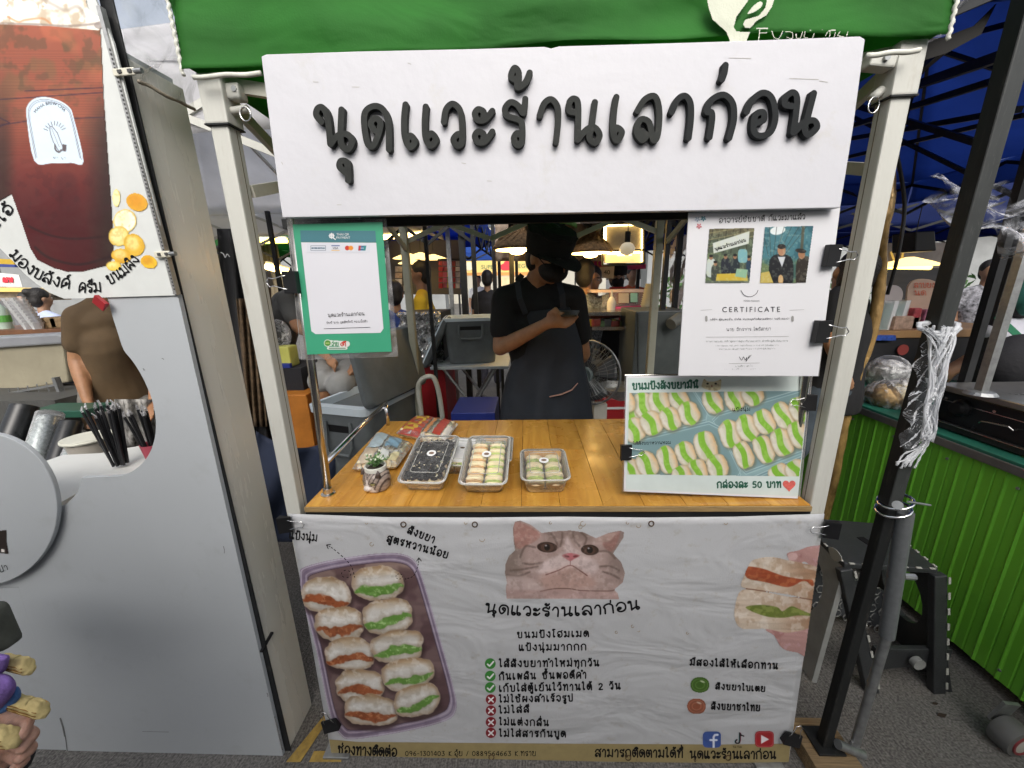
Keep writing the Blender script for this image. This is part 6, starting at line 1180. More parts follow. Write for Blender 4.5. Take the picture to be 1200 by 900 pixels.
# ---------- the vendor
def vendor():
 blk = P('shirt_black', (.008, .008, .009), rough=.9, var=.3, bump=.25, bs=25)
 hd = aY(643, 300, 1.8); px = lambda x, y, Y: aY(x, y, Y)
 look = V((.62, -.66, -.42))
 J = dict(head=hd, neck=px(627, 328, 1.88), chest=px(631, 378, 1.9), pelvis=px(637, 470, 1.92), shoulders=(px(592, 351, 1.86), px(671, 350, 1.9)), elbowL=px(586, 408, 1.8), elbowR=px(684, 415, 2.0), wristL=px(641, 379, 1.6), wristR=px(676, 425, 2.1), kneeL=px(622, 560, 1.95), kneeR=px(655, 560, 1.95), look=look, handL=1, handR=1)
 J['pelvis'] = V((.1, 1.92, .95)); J['kneeL'] = V((.0, 1.9, .5)); J['kneeR'] = V((.2, 1.9, .5)); J['ankleL'] = V((-.01, 1.93, .09)); J['ankleR'] = V((.21, 1.93, .09))
 def hand(b):
  w0 = px(641, 379, 1.6); q = lambda x, y, Y: px(x, y, Y)
  b.limb([(w0, .027), (q(650, 376, 1.58), .031), (q(658, 374, 1.57), .03)], flat=.9)
  b.limb([(q(645, 369, 1.58), .017), (q(651, 363, 1.56), .0125), (q(654.5, 367.5, 1.54), .0095)], n=8, sub=3)      # thumb over the phone
  for a, m1, e, r in (((658, 369), (668, 370), (675, 367.5), .0098), ((658, 374), (669, 375), (676.5, 371.5), .0098), ((657, 378.5), (666, 379.4), (673.5, 376.6), .0092), ((655, 382), (662, 383), (668, 381.2), .0085)):
   b.limb([(q(*a, 1.57), r * 1.12), (q(*m1, 1.55), r), (q(*e, 1.535), r * .82)], n=8, sub=4)
 J['extra'] = hand
 t, HP, HR = figure('person', 'man in black shirt, apron, mask and cap looking down at his phone behind the counter', J, blk, .62, (P('trouser_dark', (.02, .02, .024), rough=.9), 1), True, 'skin_tan', .0075, mask=P('mask_black', (.012, .011, .011), rough=.8, var=.3, vs=30, stretch=(1, 1, 5), bump=.4, bs=20))
 cm = P('cap_black', (.006, .006, .006), rough=.95, bump=.3, bs=50)
 c = MB()
 for i in range(1): c.loft([[HP(math.cos(a) * w_, math.sin(a) * d - .012, z) for a in [2 * math.pi * q / 28 for q in range(28)]] for z, w_, d in ((.005, .09, .104), (.035, .096, .112), (.07, .1, .116), (.105, .1, .117), (.12, .092, .108), (.126, .05, .06), (.127, .005, .005))])
 c.build('cap_crown', cm, t, smooth='auto')
 c = MB(); top, bot = [], []
 n = 16
 for k in range(n + 1):
  a = math.pi * (.06 + .88 * k / n); top.append(k)
  inner = HP(.09 * math.cos(a), .103 * math.sin(a) - .01, .022); outer = HP(.096 * math.cos(a), .103 * math.sin(a) + .085 * math.sin(a) ** .7 - .01, .0 + .016 * abs(math.cos(a)))
  c.v += [inner, outer, inner + HR @ V((0, 0, .004)), outer + HR @ V((0, 0, .004))]
 for k in range(n):
  a = k * 4; b_ = a + 4
  for f in ((a, a + 1, b_ + 1, b_), (a + 2, b_ + 2, b_ + 3, a + 3), (a + 1, a + 3, b_ + 3, b_ + 1), (a, b_, b_ + 2, a + 2)): c.f.append(list(f)); c.m.append(0)
 c.build('cap_brim', cm, t, smooth='auto')
 c = MB().tube([HP(.1 * math.cos(a), .117 * math.sin(a) - .012, .1 + .006 * math.sin(a * 7)) for a in [k * .2 for k in range(32)]], .006, 6, close=True); c.build('cap_seam', cm, t, smooth=True)
 # apron: bib, skirt, straps, waist tie
 am = P('apron_navy', (.018, .022, .03), rough=.8, var=.2, vs=14, bump=.25, bs=18)
 q = lambda x, y, Y: aY(x, y, Y)
 L = [(612, 366), (606, 395), (602, 420), (594, 440), (588, 465), (585, 500), (583, 540)]; R_ = [(668, 360), (676, 385), (682, 405), (684, 425), (690, 450), (696, 500), (702, 540)]
 def f(u, v):
  k = v * 6; i = min(int(k), 5); w_ = k - i; a = V(L[i] + (0,)).lerp(V(L[i + 1] + (0,)), w_); b = V(R_[i] + (0,)).lerp(V(R_[i + 1] + (0,)), w_); p = a.lerp(b, u)
  bulge = math.sin(u * math.pi) ** .6; Y = 1.855 - .095 * bulge + .012 * math.sin(u * 17 + v * 5) * (v > .35) * min(1, (v - .35) * 3) - .01 * math.sin(v * 9) * bulge
  return q(p.x, p.y, Y)
 MB().grid(f, 44, 40).build('apron', am, t, smooth=True, solid=.002)
 for pts in ([(616, 368, 1.79), (609, 350, 1.77), (606, 330, 1.8), (612, 322, 1.88)], [(660, 362, 1.79), (659, 345, 1.78), (655, 330, 1.82)]):
  w_ = [aY(*p) for p in pts]; c = MB(); pr_ = None
  for a, b in zip(w_, w_[1:]): c.bar(a, b, .026, .003, up=(0, 1, 0))
  c.build('apron_strap', am, t)
 c = MB(); w_ = [aY(x, y, Y) for x, y, Y in ((644, 465, 1.745), (658, 462, 1.745), (670, 457, 1.75), (677, 449, 1.765))]; c.tube(w_, [.006, .0075, .0065, .004], 8, flat=.4); c.build('apron_tie', P('tie_pink', (.5, .28, .22), rough=.7), t, smooth=True)
 c = MB().ball(aY(600, 488, 1.815), .0035); c.build('apron_stud', M_['chrome'], t)
 # phone
 a = aY(648, 371, 1.55); ph = thing('phone', 'dark smartphone held in the hand of the vendor', 'phone', aY(664, 368, 1.54)); A, B, C_, D = aY(649, 369.5, 1.56), aY(676, 369, 1.5), aY(679, 363.5, 1.56), aY(653, 363.5, 1.62)
 MB().prism([A, B, C_, D], (0, .004, -.008)).build('phone_case', P('phone_case', (.03, .028, .022), rough=.3), ph, bevel=.0015)
vendor()
# ================================================================ RIGHT: BLACK POST, GREEN COUNTER, STOOL
def qs(parent, name, pts, Y, th, m, bevel=0, smooth=False, mb=None):
 """slab whose front face is seen at these pixels at depth Y, with real thickness"""
 o = MB().prism([aY(x, y, Y) for x, y in pts], (0, th, 0)).build(name, m, parent, bevel=bevel, smooth=smooth); return o
def rect(x0, y0, x1, y1): return [(x0, y0), (x1, y0), (x1, y1), (x0, y1)]
def black_post():
 t = thing('tent_post', 'black square tent post with grey foot brace, standing on a wooden block at the right', 'post', (.965, .96, 0))
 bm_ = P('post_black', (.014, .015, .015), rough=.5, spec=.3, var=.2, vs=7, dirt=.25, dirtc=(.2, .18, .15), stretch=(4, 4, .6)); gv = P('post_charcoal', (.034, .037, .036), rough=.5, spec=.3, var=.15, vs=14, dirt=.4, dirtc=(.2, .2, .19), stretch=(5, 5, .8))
 a, b = aY(965, 868, .95), aY(1217, -40, .95)
 MB().bar(aY(1042, 590, .95), b, .034, .034, up=(0, 1, 0)).build('post_tube', gv, t, bevel=.003)
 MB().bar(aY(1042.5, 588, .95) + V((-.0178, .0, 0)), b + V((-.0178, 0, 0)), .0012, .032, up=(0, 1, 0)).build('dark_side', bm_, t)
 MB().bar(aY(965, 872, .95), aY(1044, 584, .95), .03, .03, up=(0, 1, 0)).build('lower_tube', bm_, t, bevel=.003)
 g = M_['galv']
 c, d, e = aY(1003, 868, .93), aY(1039, 745, .93), aY(1061, 600, .93)
 MB().tube([c, d], .0125, 14).build('brace_tube', g, t, smooth='auto'); MB().tube([d, e], .0185, 14).build('brace_sleeve', P('brace_grey', (.16, .17, .175), rough=.4, metal=.3, var=.12, vs=60), t, smooth='auto')
 MB().tube([aY(982, 872, .925), aY(1011, 884, .925)], .014, 12).build('brace_foot', g, t, smooth='auto'); MB().bar(c, aY(1000, 877, .93), .03, .01).build('foot_lug', g, t, bevel=.002)
 m = MB(); q = aY(1048, 592, .94)
 for dz in (-.012, .012): m.tube([q + V((.034 * math.cos(a_), .034 * math.sin(a_), dz + .012 * math.cos(a_))) for a_ in [k * .42 for k in range(15)]], .004, 6, close=True)
 m.build('clamp_ring', M_['chrome'], t, smooth=True)
 MB().tube([aY(1052, 592, .9), aY(1052, 592, .885)], .011, 12).build('clamp_bolt', M_['galv'], t, smooth='auto'); MB().tube([aY(1064, 588, .9), aY(1090, 592, .93)], .003, 6).build('clamp_screw', g, t)
 MB().tube([aY(1041, 675, .95) + V((.04, .0, 0)), aY(1048, 676, .95) + V((.055, 0, 0))], .009, 8).build('brace_bolt', g, t, smooth='auto')
 MB().bbox((.915, .915, .062), (1.0, 1.0, .07), .002).build('base_plate', bm_, t)
 w = thing('wooden_block', 'weathered striped wooden block under the black post foot', 'wood block', (.95, .95, 0)); wd = P('block_wood', (.22, .15, .075), rough=.8, var=.45, vs=16, stretch=(.5, 14, 14), dirt=.7, dirtc=(.06, .05, .04), bump=.4, bs=40)
 for k in range(3): MB().bbox((.885, .905 - .02, .002 + .02 * k), (1.03, 1.03, .0215 + .02 * k), .002).build('block_layer', wd, w)
 # plastic wrap twisted round the post
 f = thing('plastic_wrap', 'torn white plastic film knotted round the black post', 'plastic wrap', aY(1100, 400, .93)); fm = P('wrap_film', (.72, .74, .77), rough=.45, alpha=.6, var=.1, spec=.3); rs = random.Random(5)
 ctr = [(1100, 384, 20), (1104, 400, 15), (1100, 425, 11), (1098, 450, 9), (1092, 475, 8), (1090, 500, 7.5), (1086, 515, 7)]
 for k in range(26):
  ph = rs.uniform(0, 6.28); pts = []
  for i, (x, y, r) in enumerate(ctr): pts.append(aY(x + r * math.cos(ph + i * rs.uniform(.3, .9)), y + rs.uniform(-3, 3), .915 - .02 * abs(math.sin(ph + i))))
  pts = [V(p) for p in cat([tuple(p) for p in pts], 4)]
  MB().tube(pts, [rs.uniform(.0012, .0035) for _ in pts], 5, flat=.5).build('film_strand', fm, f, smooth=True)
 for k in range(9):
  e0 = rs.uniform(-8, 10); pts = [(1088 + rs.uniform(-4, 4), 512), (1080 + e0 * .6, 525), (1070 + e0 * 1.4 + rs.uniform(-4, 4), 535 + rs.uniform(-3, 4)), (1060 + e0 * 1.5, 546 + rs.uniform(-6, 4))]; w_ = [V(p) for p in cat([tuple(aY(x, y, .92)) for x, y in pts], 4)]
  MB().tube(w_, [rs.uniform(.0015, .0045) for _ in w_], 5, flat=.5).build('film_strand', fm, f, smooth=True)
 for k in range(8):
  a_ = rs.uniform(0, 6.28); pts = [aY(1100 + 24 * math.cos(a_ + j * .7) , 384 + 7 * math.sin(a_ + j * .7) + rs.uniform(-3, 3), .93 - .03 * math.sin(a_ + j * .7)) for j in range(6)]; MB().tube(pts, [rs.uniform(.003, .007) for _ in pts], 6, flat=.5).build('film_strand', fm, f, smooth=True)
black_post()
rs = random.Random(6); fo = thing('film_scrap', 'thin clear film stretched round the middle of the black post', 'plastic wrap', aY(1095, 440, .93))
MB().grid(lambda u, v: aY(1084 + 30 * u - 30 * v + 4 * math.sin(v * 17), 388 + 135 * v, .918) + V((.004 * math.sin(v * 40 + u * 9), -.018 * math.sin(u * 3.14) - .006 * math.sin(u * 21 + v * 33), 0)), 24, 50).build('film', glass('scrap_film', rough=.5, dens=.05, white=(.7, .72, .75), bump=.6, bs=30), fo, smooth=True)
def green_counter():
 X = 1.76; t = thing('green_stall_counter', 'food stall counter clad in green corrugated metal at the right', 'counter', (X + .3, 1.6, 0))
 gm = P('corrugated_green', (.16, .5, .04), rough=.35, var=.08, vs=3, dirt=.25, dirtc=(.03, .06, .015), stretch=(1, 1, .4))
 for k, (ya, yb) in enumerate(((.5, 1.02), (1.02, 1.52), (1.52, 2.02), (2.02, 2.6))):
  n = 150; pr = []
  for i in range(n + 1):
   y = ya + (yb - ya) * i / n + .0; ph = (y / .078) % 1; d = .0055 * max(0, 1 - abs(ph - .2) / .09) - .004 * max(0, 1 - abs(ph - .68) / .05); pr.append((X - d - .0007 * k + .0012 * math.sin(y * 9), y))
  m = MB(); b = len(m.v)
  for z in (.055, .845): m.v += [V((x, y, z)) for x, y in pr]
  for i in range(n): m.f.append([i, i + 1, n + 2 + i, n + 1 + i]); m.m.append(0)
  m.build('corrugated_sheet', gm, t, solid=.0012)
 tr = P('alu_trim', (.2, .2, .2), rough=.4, metal=.6, var=.2)
 MB().bbox((X - .016, .5, .835), (X + .012, 2.6, .868), .002).build('top_trim', tr, t); MB().bb((X + .01, .52, .05), (X + .9, 2.58, .08)).build('base_frame', M_['black_metal'], t)
 MB().bbox((X - .01, .5, .868), (X + .95, 2.6, .88), .002).build('counter_top', P('counter_teal', (.02, .13, .09), rough=.35, var=.3, vs=8, dirt=.5, dirtc=(.02, .03, .03)), t)
 for k in range(16):
  z = .79 if k % 2 else .1; y = .7 + k * .12; MB().lathe((X - .0065, y, z), [(.006, 0), (.005, .004), (.001, .005)], 8, Matrix.Rotation(rad(-90), 3, 'Y')).build('screw', M_['galv'], t, smooth='auto')
 MB().bb((X + .86, .5, .05), (X + .9, 2.6, .868)).build('back_panel', M_['black_metal'], t)
 for y in (1.1, 2.3): MB().bb((X + .1, y - .03, 0), (X + .16, y + .03, .05)).build('foot', M_['black_metal'], t)
 q = aZ(1184, 862, .052); A = V((.12, -1, 0)).normalized(); M = A.to_track_quat('Z', 'Y').to_matrix()
 o = MB().lathe(q, [(.03, -.03), (.05, -.028), (.053, -.02), (.053, .02), (.05, .028), (.036, .03)], 32, M).build('caster_wheel', P('wheel_grey', (.1, .1, .095), rough=.7, var=.2, dirt=.4), t, smooth='auto'); MB().lathe(q, [(.036, .026), (.036, .034), (.029, .034), (.029, .026)], 28, M).build('wheel_ring', P('wheel_red', (.2, .03, .035), rough=.6, var=.3), o, smooth='auto'); MB().lathe(q, [(.029, .026), (.028, .032), (.012, .034), (.001, .034)], 24, M).build('wheel_hub', P('wheel_hub', (.42, .4, .36), rough=.5, dirt=.4), o, smooth='auto')
 MB().bar(q + V((0, .045, .01)), q + V((.01, .03, .1)), .05, .01).build('caster_fork', M_['galv'], t)
green_counter()
def stool():
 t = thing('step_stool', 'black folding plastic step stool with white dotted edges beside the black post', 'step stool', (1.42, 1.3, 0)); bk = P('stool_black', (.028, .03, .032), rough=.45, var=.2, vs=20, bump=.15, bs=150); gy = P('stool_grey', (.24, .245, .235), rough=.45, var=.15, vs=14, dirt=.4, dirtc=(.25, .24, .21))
 dot = P('stool_dots', (.36, .36, .33), rough=.6, dirt=.4)
 z = .5; A, B, C_, D = V((1.2, 1.56, z)), V((1.53, 1.51, z)), V((1.49, 1.236, z)), V((1.18, 1.265, z))
 MB().prism([A, B, C_, D], (0, 0, -.022)).build('top_board', bk, t, bevel=.004)
 MB().bar(A.lerp(B, .48) + V((0, -.12, .001)), A.lerp(B, .48) + V((.01, -.2, .001)), .03, .002).build('hand_slot', M_['ink'], t)
 # legs: two end frames splayed outward, each a panel with opening
 def panel(a, b, c, d, hole, m, nm, th):
  # a,b top; c,d bottom (quad a b c d); ring around oval opening
  n = 24; cen = (a + b + c + d) / 4; out = []; inn = []
  P4 = [a, b, c, d]
  for k in range(n):
   u = k / n * 4; i = int(u); f = u - i; out.append(P4[i].lerp(P4[(i + 1) % 4], f))
   inn.append(None)
  hx = ((b + c) / 2 - (a + d) / 2) * hole[0]; hy = ((a + b) / 2 - (c + d) / 2) * hole[1]; hc = cen + ((a + b) / 2 - (c + d) / 2) * hole[2]
  for k in range(n):
   v = out[k] - hc; x = v.dot(hx.normalized()); y = v.dot(hy.normalized()); an = math.atan2(y / hy.length, x / hx.length); inn[k] = hc + hx * math.cos(an) + hy * math.sin(an)
  nrm = (b - a).cross(d - a).normalized() * th; mb = MB(); N = n
  mb.v += out + inn + [p + nrm for p in out] + [p + nrm for p in inn]
  for k in range(N):
   j = (k + 1) % N; mb.f += [[k, j, N + j, N + k], [2 * N + k, 3 * N + k, 3 * N + j, 2 * N + j], [k, 2 * N + k, 2 * N + j, j], [N + k, N + j, 3 * N + j, 3 * N + k]]; mb.m += [0] * 4
  return mb.build(nm, m, t, bevel=.002)
 a, b = D + V((0, 0, -.022)), A + V((0, 0, -.022)); c, d = V((1.12, 1.61, 0)), V((1.10, 1.2, 0))
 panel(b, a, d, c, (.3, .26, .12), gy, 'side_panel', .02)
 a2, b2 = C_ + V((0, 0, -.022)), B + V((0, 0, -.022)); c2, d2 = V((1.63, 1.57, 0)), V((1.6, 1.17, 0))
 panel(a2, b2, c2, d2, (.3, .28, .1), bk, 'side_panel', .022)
 # front and back leg posts + cross bar
 for p_, q_ in ((C_, V((1.545, 1.175, 0))), (D, V((1.3, 1.17, 0))), (B, V((1.62, 1.58, 0)))): MB().bar(p_ + V((0, 0, -.02)), q_, .045, .03, up=(0, 1, 0)).build('leg', bk, t, bevel=.004)
 MB().prism([V((1.31, 1.2, .17)), V((1.59, 1.2, .17)), V((1.59, 1.2, .06)), V((1.45, 1.2, .085)), V((1.31, 1.2, .06))], (0, .02, 0)).build('front_brace', bk, t, bevel=.003)
 m = P('mesh_grey', (.06, .065, .07), rough=.4, var=.2)
 MB().prism([V((1.2, 1.5, .1)), V((1.2, 1.5, .35)), V((1.58, 1.42, .2)), V((1.58, 1.42, .02))], (0, .012, 0)).build('lattice_brace', m, t)
 k_ = MB()
 for i in range(9):
  for j in range(5):
   p_ = V((1.22 + i * .04 + (j % 2) * .02, 1.495 - i * .0085, .12 + j * .045 - i * .012)); k_.tube([p_ + V((.017 * math.cos(q * 1.047), 0, .02 * math.sin(q * 1.047))) for q in range(6)], .003, 4, close=True)
 k_.build('hex_ribs', gy, t)['kind'] = 'stuff'
 for e0, e1 in ((A, D), (B, C_), (D, C_)):
  for k in range(7):
   p_ = e0.lerp(e1, (k + .35) / 7); q_ = e0.lerp(e1, (k + .75) / 7); MB().bar(p_ + V((0, 0, .0005)), q_ + V((0, 0, .0005)), .008, .004).build('edge_dot', dot, t, bevel=.001)
 for p_, q_ in ((C_, V((1.545, 1.175, 0))), (D, V((1.3, 1.17, 0)))):
  for k in range(8):
   u = p_.lerp(q_, (k + .3) / 8.2) + V((.02, -.018, 0)); v_ = p_.lerp(q_, (k + .72) / 8.2) + V((.02, -.018, 0)); MB().bar(u, v_, .008, .003, up=(0, 1, 0)).build('edge_dot', dot, t)
 ct = aX(980, 650, 1.13); MB().prism([ct + V((0, .03 * math.cos(a_) * (1 + .15 * math.sin(3 * a_)), .022 * math.sin(a_))) + V((-.006, 0, 0)) for a_ in [k * .5 for k in range(12)]], (.002, 0, 0)).build('sticker_patch', dot, t)
 MB().tube([V((1.45, 1.19, .13)), V((1.45, 1.17, .13))], .022, 12).build('hinge_knob', gy, t, smooth='auto')
stool()
# ================================================================ NEIGHBOURING TENTS AND BACKDROP
def pyramid_tent(name, label, x0, x1, y0, y1, ze, za, col, group=None, vh=.22, legs=True, legc=None, inner=None, bars=True, scal=0):
 t = thing(name, label, 'tent', ((x0 + x1) / 2, (y0 + y1) / 2, 0), group); fm = bpy.data.materials.get('canvas_' + name + str(col)) 
 fm = mat('cv%s' % (col,), col, rough=.8, var=.12, vs=2.5, bump=.25, bs=6, thin=.65)
 cs = [V((x0, y0, ze)), V((x1, y0, ze)), V((x1, y1, ze)), V((x0, y1, ze))]; pk = V(((x0 + x1) / 2, (y0 + y1) / 2, za))
 m = MB()
 for i in range(4):
  a, b = cs[i], cs[(i + 1) % 4]
  def f(u, v): p = a.lerp(b, u).lerp(pk, v); p.z -= .07 * math.sin(u * math.pi) * math.sin(v * math.pi) + .05 * v * (1 - v); return p
  m.grid(f, 14, 10)
 m.build('roof', fm, t, smooth=True, solid=.003)
 for i in range(4):
  a, b = cs[i], cs[(i + 1) % 4]; nn = (b - a).cross(V((0, 0, 1))).normalized()
  MB().grid(lambda u, v: a.lerp(b, u) + V((0, 0, -vh * v + (.03 * abs(math.sin(u * math.pi * 7)) * v if scal else 0))) + nn * (.012 * math.sin(u * 26 + v * 2)), 44, 5).build('valance', fm, t, smooth=True, solid=.002)
 lm = legc or M_['black_metal']
 if legs:
  for c in cs: MB().bar(V((c.x, c.y, 0)), c, .035).build('post', lm, t)
 if bars:
  for i in range(4):
   a, b = cs[i], cs[(i + 1) % 4]
   for k in range(4):
    p, q = a.lerp(b, k / 4), a.lerp(b, (k + 1) / 4); up, lo = V((0, 0, -.03)), V((0, 0, -.3)); MB().bar(p + (up if k % 2 else lo), q + (lo if k % 2 else up), .014, .025).build('truss_bar', lm, t); MB().bar(p + (lo if k % 2 else up), q + (up if k % 2 else lo), .014, .025).build('truss_bar', lm, t)
   md = a.lerp(b, .5); MB().bar(md + V((0, 0, -.03)), pk + V((0, 0, -.35)), .014, .025).build('truss_bar', lm, t)
   MB().bar(a + V((0, 0, -.02)), pk + V((0, 0, -.06)), .018, .025).build('rafter', lm, t)
  MB().bar(pk + V((0, 0, -.5)), pk, .03).build('center_post', lm, t)
 return t
pyramid_tent('white_tent', 'white tent roof with pale truss bars behind the left canopy post', -3.5, -.86, 1.5, 4.3, 2.3, 3.2, (.75, .75, .77), legs=False, legc=M_['post_paint'])
bt = pyramid_tent('blue_tent', 'big blue tent with black truss bars above the green counter on the right', .9, 3.9, 1.25, 4.4, 2.42, 3.2, (.045, .095, .31), 'blue market tents', vh=.2, legs=False)
for p, q, w_ in ((aY(1030, 115, 2.2), aY(1190, 60, 1.4), .03), (aY(990, 150, 2.4), aY(1180, 90, 1.6), .022), (aY(1000, 162, 2.6), aY(1195, 128, 1.7), .022), (aY(985, 118, 2.6), aY(1170, 175, 1.7), .022), (aY(1035, 120, 2.5), aY(1110, 55, 1.5), .02), (aY(990, 185, 3), aY(1200, 135, 2), .02), (aY(985, 130, 3), aY(1190, 230, 2), .018), (aY(1035, 235, 1.9), aY(1085, 60, 1.7), .006)):
 MB().bar(p - ORG[bt] * 0, q, w_, w_).build('truss_bar', M_['black_metal'], bt)
pyramid_tent('blue_tent', 'blue tent with hanging lamps seen just right of the payment sign', -1.9, -.42, 3.3, 5.6, 2.16, 2.7, (.02, .07, .42), 'blue market tents', vh=.14)
pyramid_tent('blue_tent', 'far bright blue tent with a peaked roof above the egg banner', -1.35, 1.3, 8.0, 10.5, 2.15, 3.1, (.04, .13, .5), 'blue market tents', vh=.2)
pyramid_tent('brown_tent', 'brown and cream awning over the stall behind the vendor', -.1, 1.1, 2.95, 4.6, 2.17, 2.5, (.045, .035, .028), None, vh=.1, legc=M_['black_metal'])
pyramid_tent('green_tent', 'green and blue tent far behind the left post', -4.4, -2.05, 5.2, 7.5, 2.2, 2.8, (.04, .2, .05), None, vh=.12)
pyramid_tent('blue_tent', 'low dark blue tent beyond the green counter at far right', 3.4, 7.2, 4.8, 8, 2.3, 3, (.012, .03, .16), 'blue market tents', vh=.25)
pyramid_tent('blue_tent', 'dark blue tent behind the certificate board', 1.25, 3.2, 4.5, 7, 2.2, 2.8, (.012, .035, .2), 'blue market tents', vh=.2)
# gold taped pole behind the right post
gp = thing('taped_pole', 'crooked pole wrapped in shiny golden brown tape behind the right canopy post', 'pole', aY(1030, 500, 1.9)); rs = random.Random(2)
pp_ = [aY(1045, 130, 1.95), aY(1040, 180, 1.93), aY(1042, 230, 1.9), aY(1034, 270, 1.9), aY(1031, 330, 1.92), aY(1022, 390, 1.9), aY(1003, 440, 1.9), aY(988, 500, 1.9), aY(975, 570, 1.9)]; pp_.append(V((pp_[-1].x - .02, 1.9, 0))); pp_ = [V(p) for p in cat([tuple(p) for p in pp_], 6)]
MB().tube(pp_, [.021 + .005 * rs.random() for _ in pp_], 12).build('pole_wrap', P('gold_tape', (.3, .19, .07), rough=.25, metal=.35, var=.7, vs=14, bump=1, bs=25, stretch=(1, 1, .5)), gp, smooth=True)
MB().tube([V(p) for p in cat([tuple(aY(*q)) for q in ((1050, 175, 1.8), (1060, 240, 1.82), (1052, 300, 1.82), (1040, 345, 1.85))], 6)], .007, 8).build('cable', M_['black_plastic'], gp, smooth=True)
# film curtain and black net at upper right
fc = thing('film_curtain', 'cloudy plastic film bundled below the blue tent at the right edge', 'plastic sheet', aY(1180, 270, 1.5)); rs = random.Random(8)
def ff(u, v):
 a = aY(1095 + 130 * u, 205 + 40 * v + 30 * u + 45 * v * u, 1.55 - .1 * u); a += V((.01 * math.sin(v * 20), .03 * math.sin(u * 9 + v * 14), .02 * math.sin(u * 14 + v * 8))); return a
MB().grid(ff, 40, 16).build('film', glass('curtain_film', rough=.2, dens=.4, white=(.72, .74, .8), bump=1, bs=12), fc, smooth=True)
fc = thing('film_curtain', 'thin clear film strip hanging beside the top right canopy corner', 'plastic sheet', aY(1040, 40, 1.2))
MB().grid(lambda u, v: aY(1085 - 12 * v + 80 * u * (1 - .55 * v) - 6, -40 + 85 * v + 22 * u * (1 - v), 1.15 + .1 * u) + V((0, .02 * math.sin(u * 12 + v * 5), 0)), 24, 16).build('film', glass('strip_film', rough=.2, dens=.25, white=(.7, .7, .75), bump=1, bs=14), fc, smooth=True)
nt_ = thing('black_net', 'scrap of black shade net under the clear film at top right', 'net', aY(1030, 90, 1.2)); MB().prism([aY(x, y, 1.3) for x, y in ((1074, 46), (1105, 44), (1142, 30), (1168, 4), (1150, 40), (1110, 62), (1072, 74))], (0, .004, 0)).build('net_scrap', P('net_black', (.012, .011, .01), rough=.9), nt_)
# far buildings and sky-side
bd = thing('apartment_building', 'pale concrete building far away seen between the blue tents', 'building', (-1, 30, 0))
cw = P('concrete_pale', (.45, .43, .36), rough=.8, var=.1, vs=.6); MB().bb((-12, 30, 0), (6, 36, 11)).build('wall', cw, bd)
gl_ = P('window_dark', (.06, .08, .1), rough=.2)
for i in range(8):
 for j in range(3):
  x = -7 + i * 1.3; z = 3.2 + j * 2.2; f = MB().bb((x, 29.93, z), (x + .8, 30.02, z + 1.2)).build('window', gl_, bd)
  if i % 2 == 0: MB().bb((x - .2, 29.3, z - .3), (x + 1.0, 29.99, z - .1)).build('balcony', cw, bd)
b2 = thing('long_shed', 'long grey market shed with a pale roof beyond all the stalls', 'building', (3, 22, 0)); MB().bb((-30, 22, 0), (-4.5, 23, 4)).build('wall', P('shed_grey', (.25, .26, .26), rough=.8, var=.2, vs=.8), b2); MB().bb((6, 20, 0), (40, 21, 3.6)).build('wall', M_['shed_grey'], b2); MB().bb((5.5, 19.2, 3.6), (40, 22, 3.8)).build('roof', cw, b2)
# ================================================================ OPPOSITE ROW behind the viewer: unseen, set close and tall to shade the low parts
m = MB(); m.bb((-6, -2.6, 0), (6, -2.5, 1.5)); m.bb((-6, -3.6, 2.5), (6, -1.25, 2.55)); m.bb((-6, -4.8, 0), (6, -4.7, 2.5))
o = m.build('unseen_opposite_row', P('opposite_canvas', (.16, .16, .17), rough=.9)); o['kind'] = 'structure'
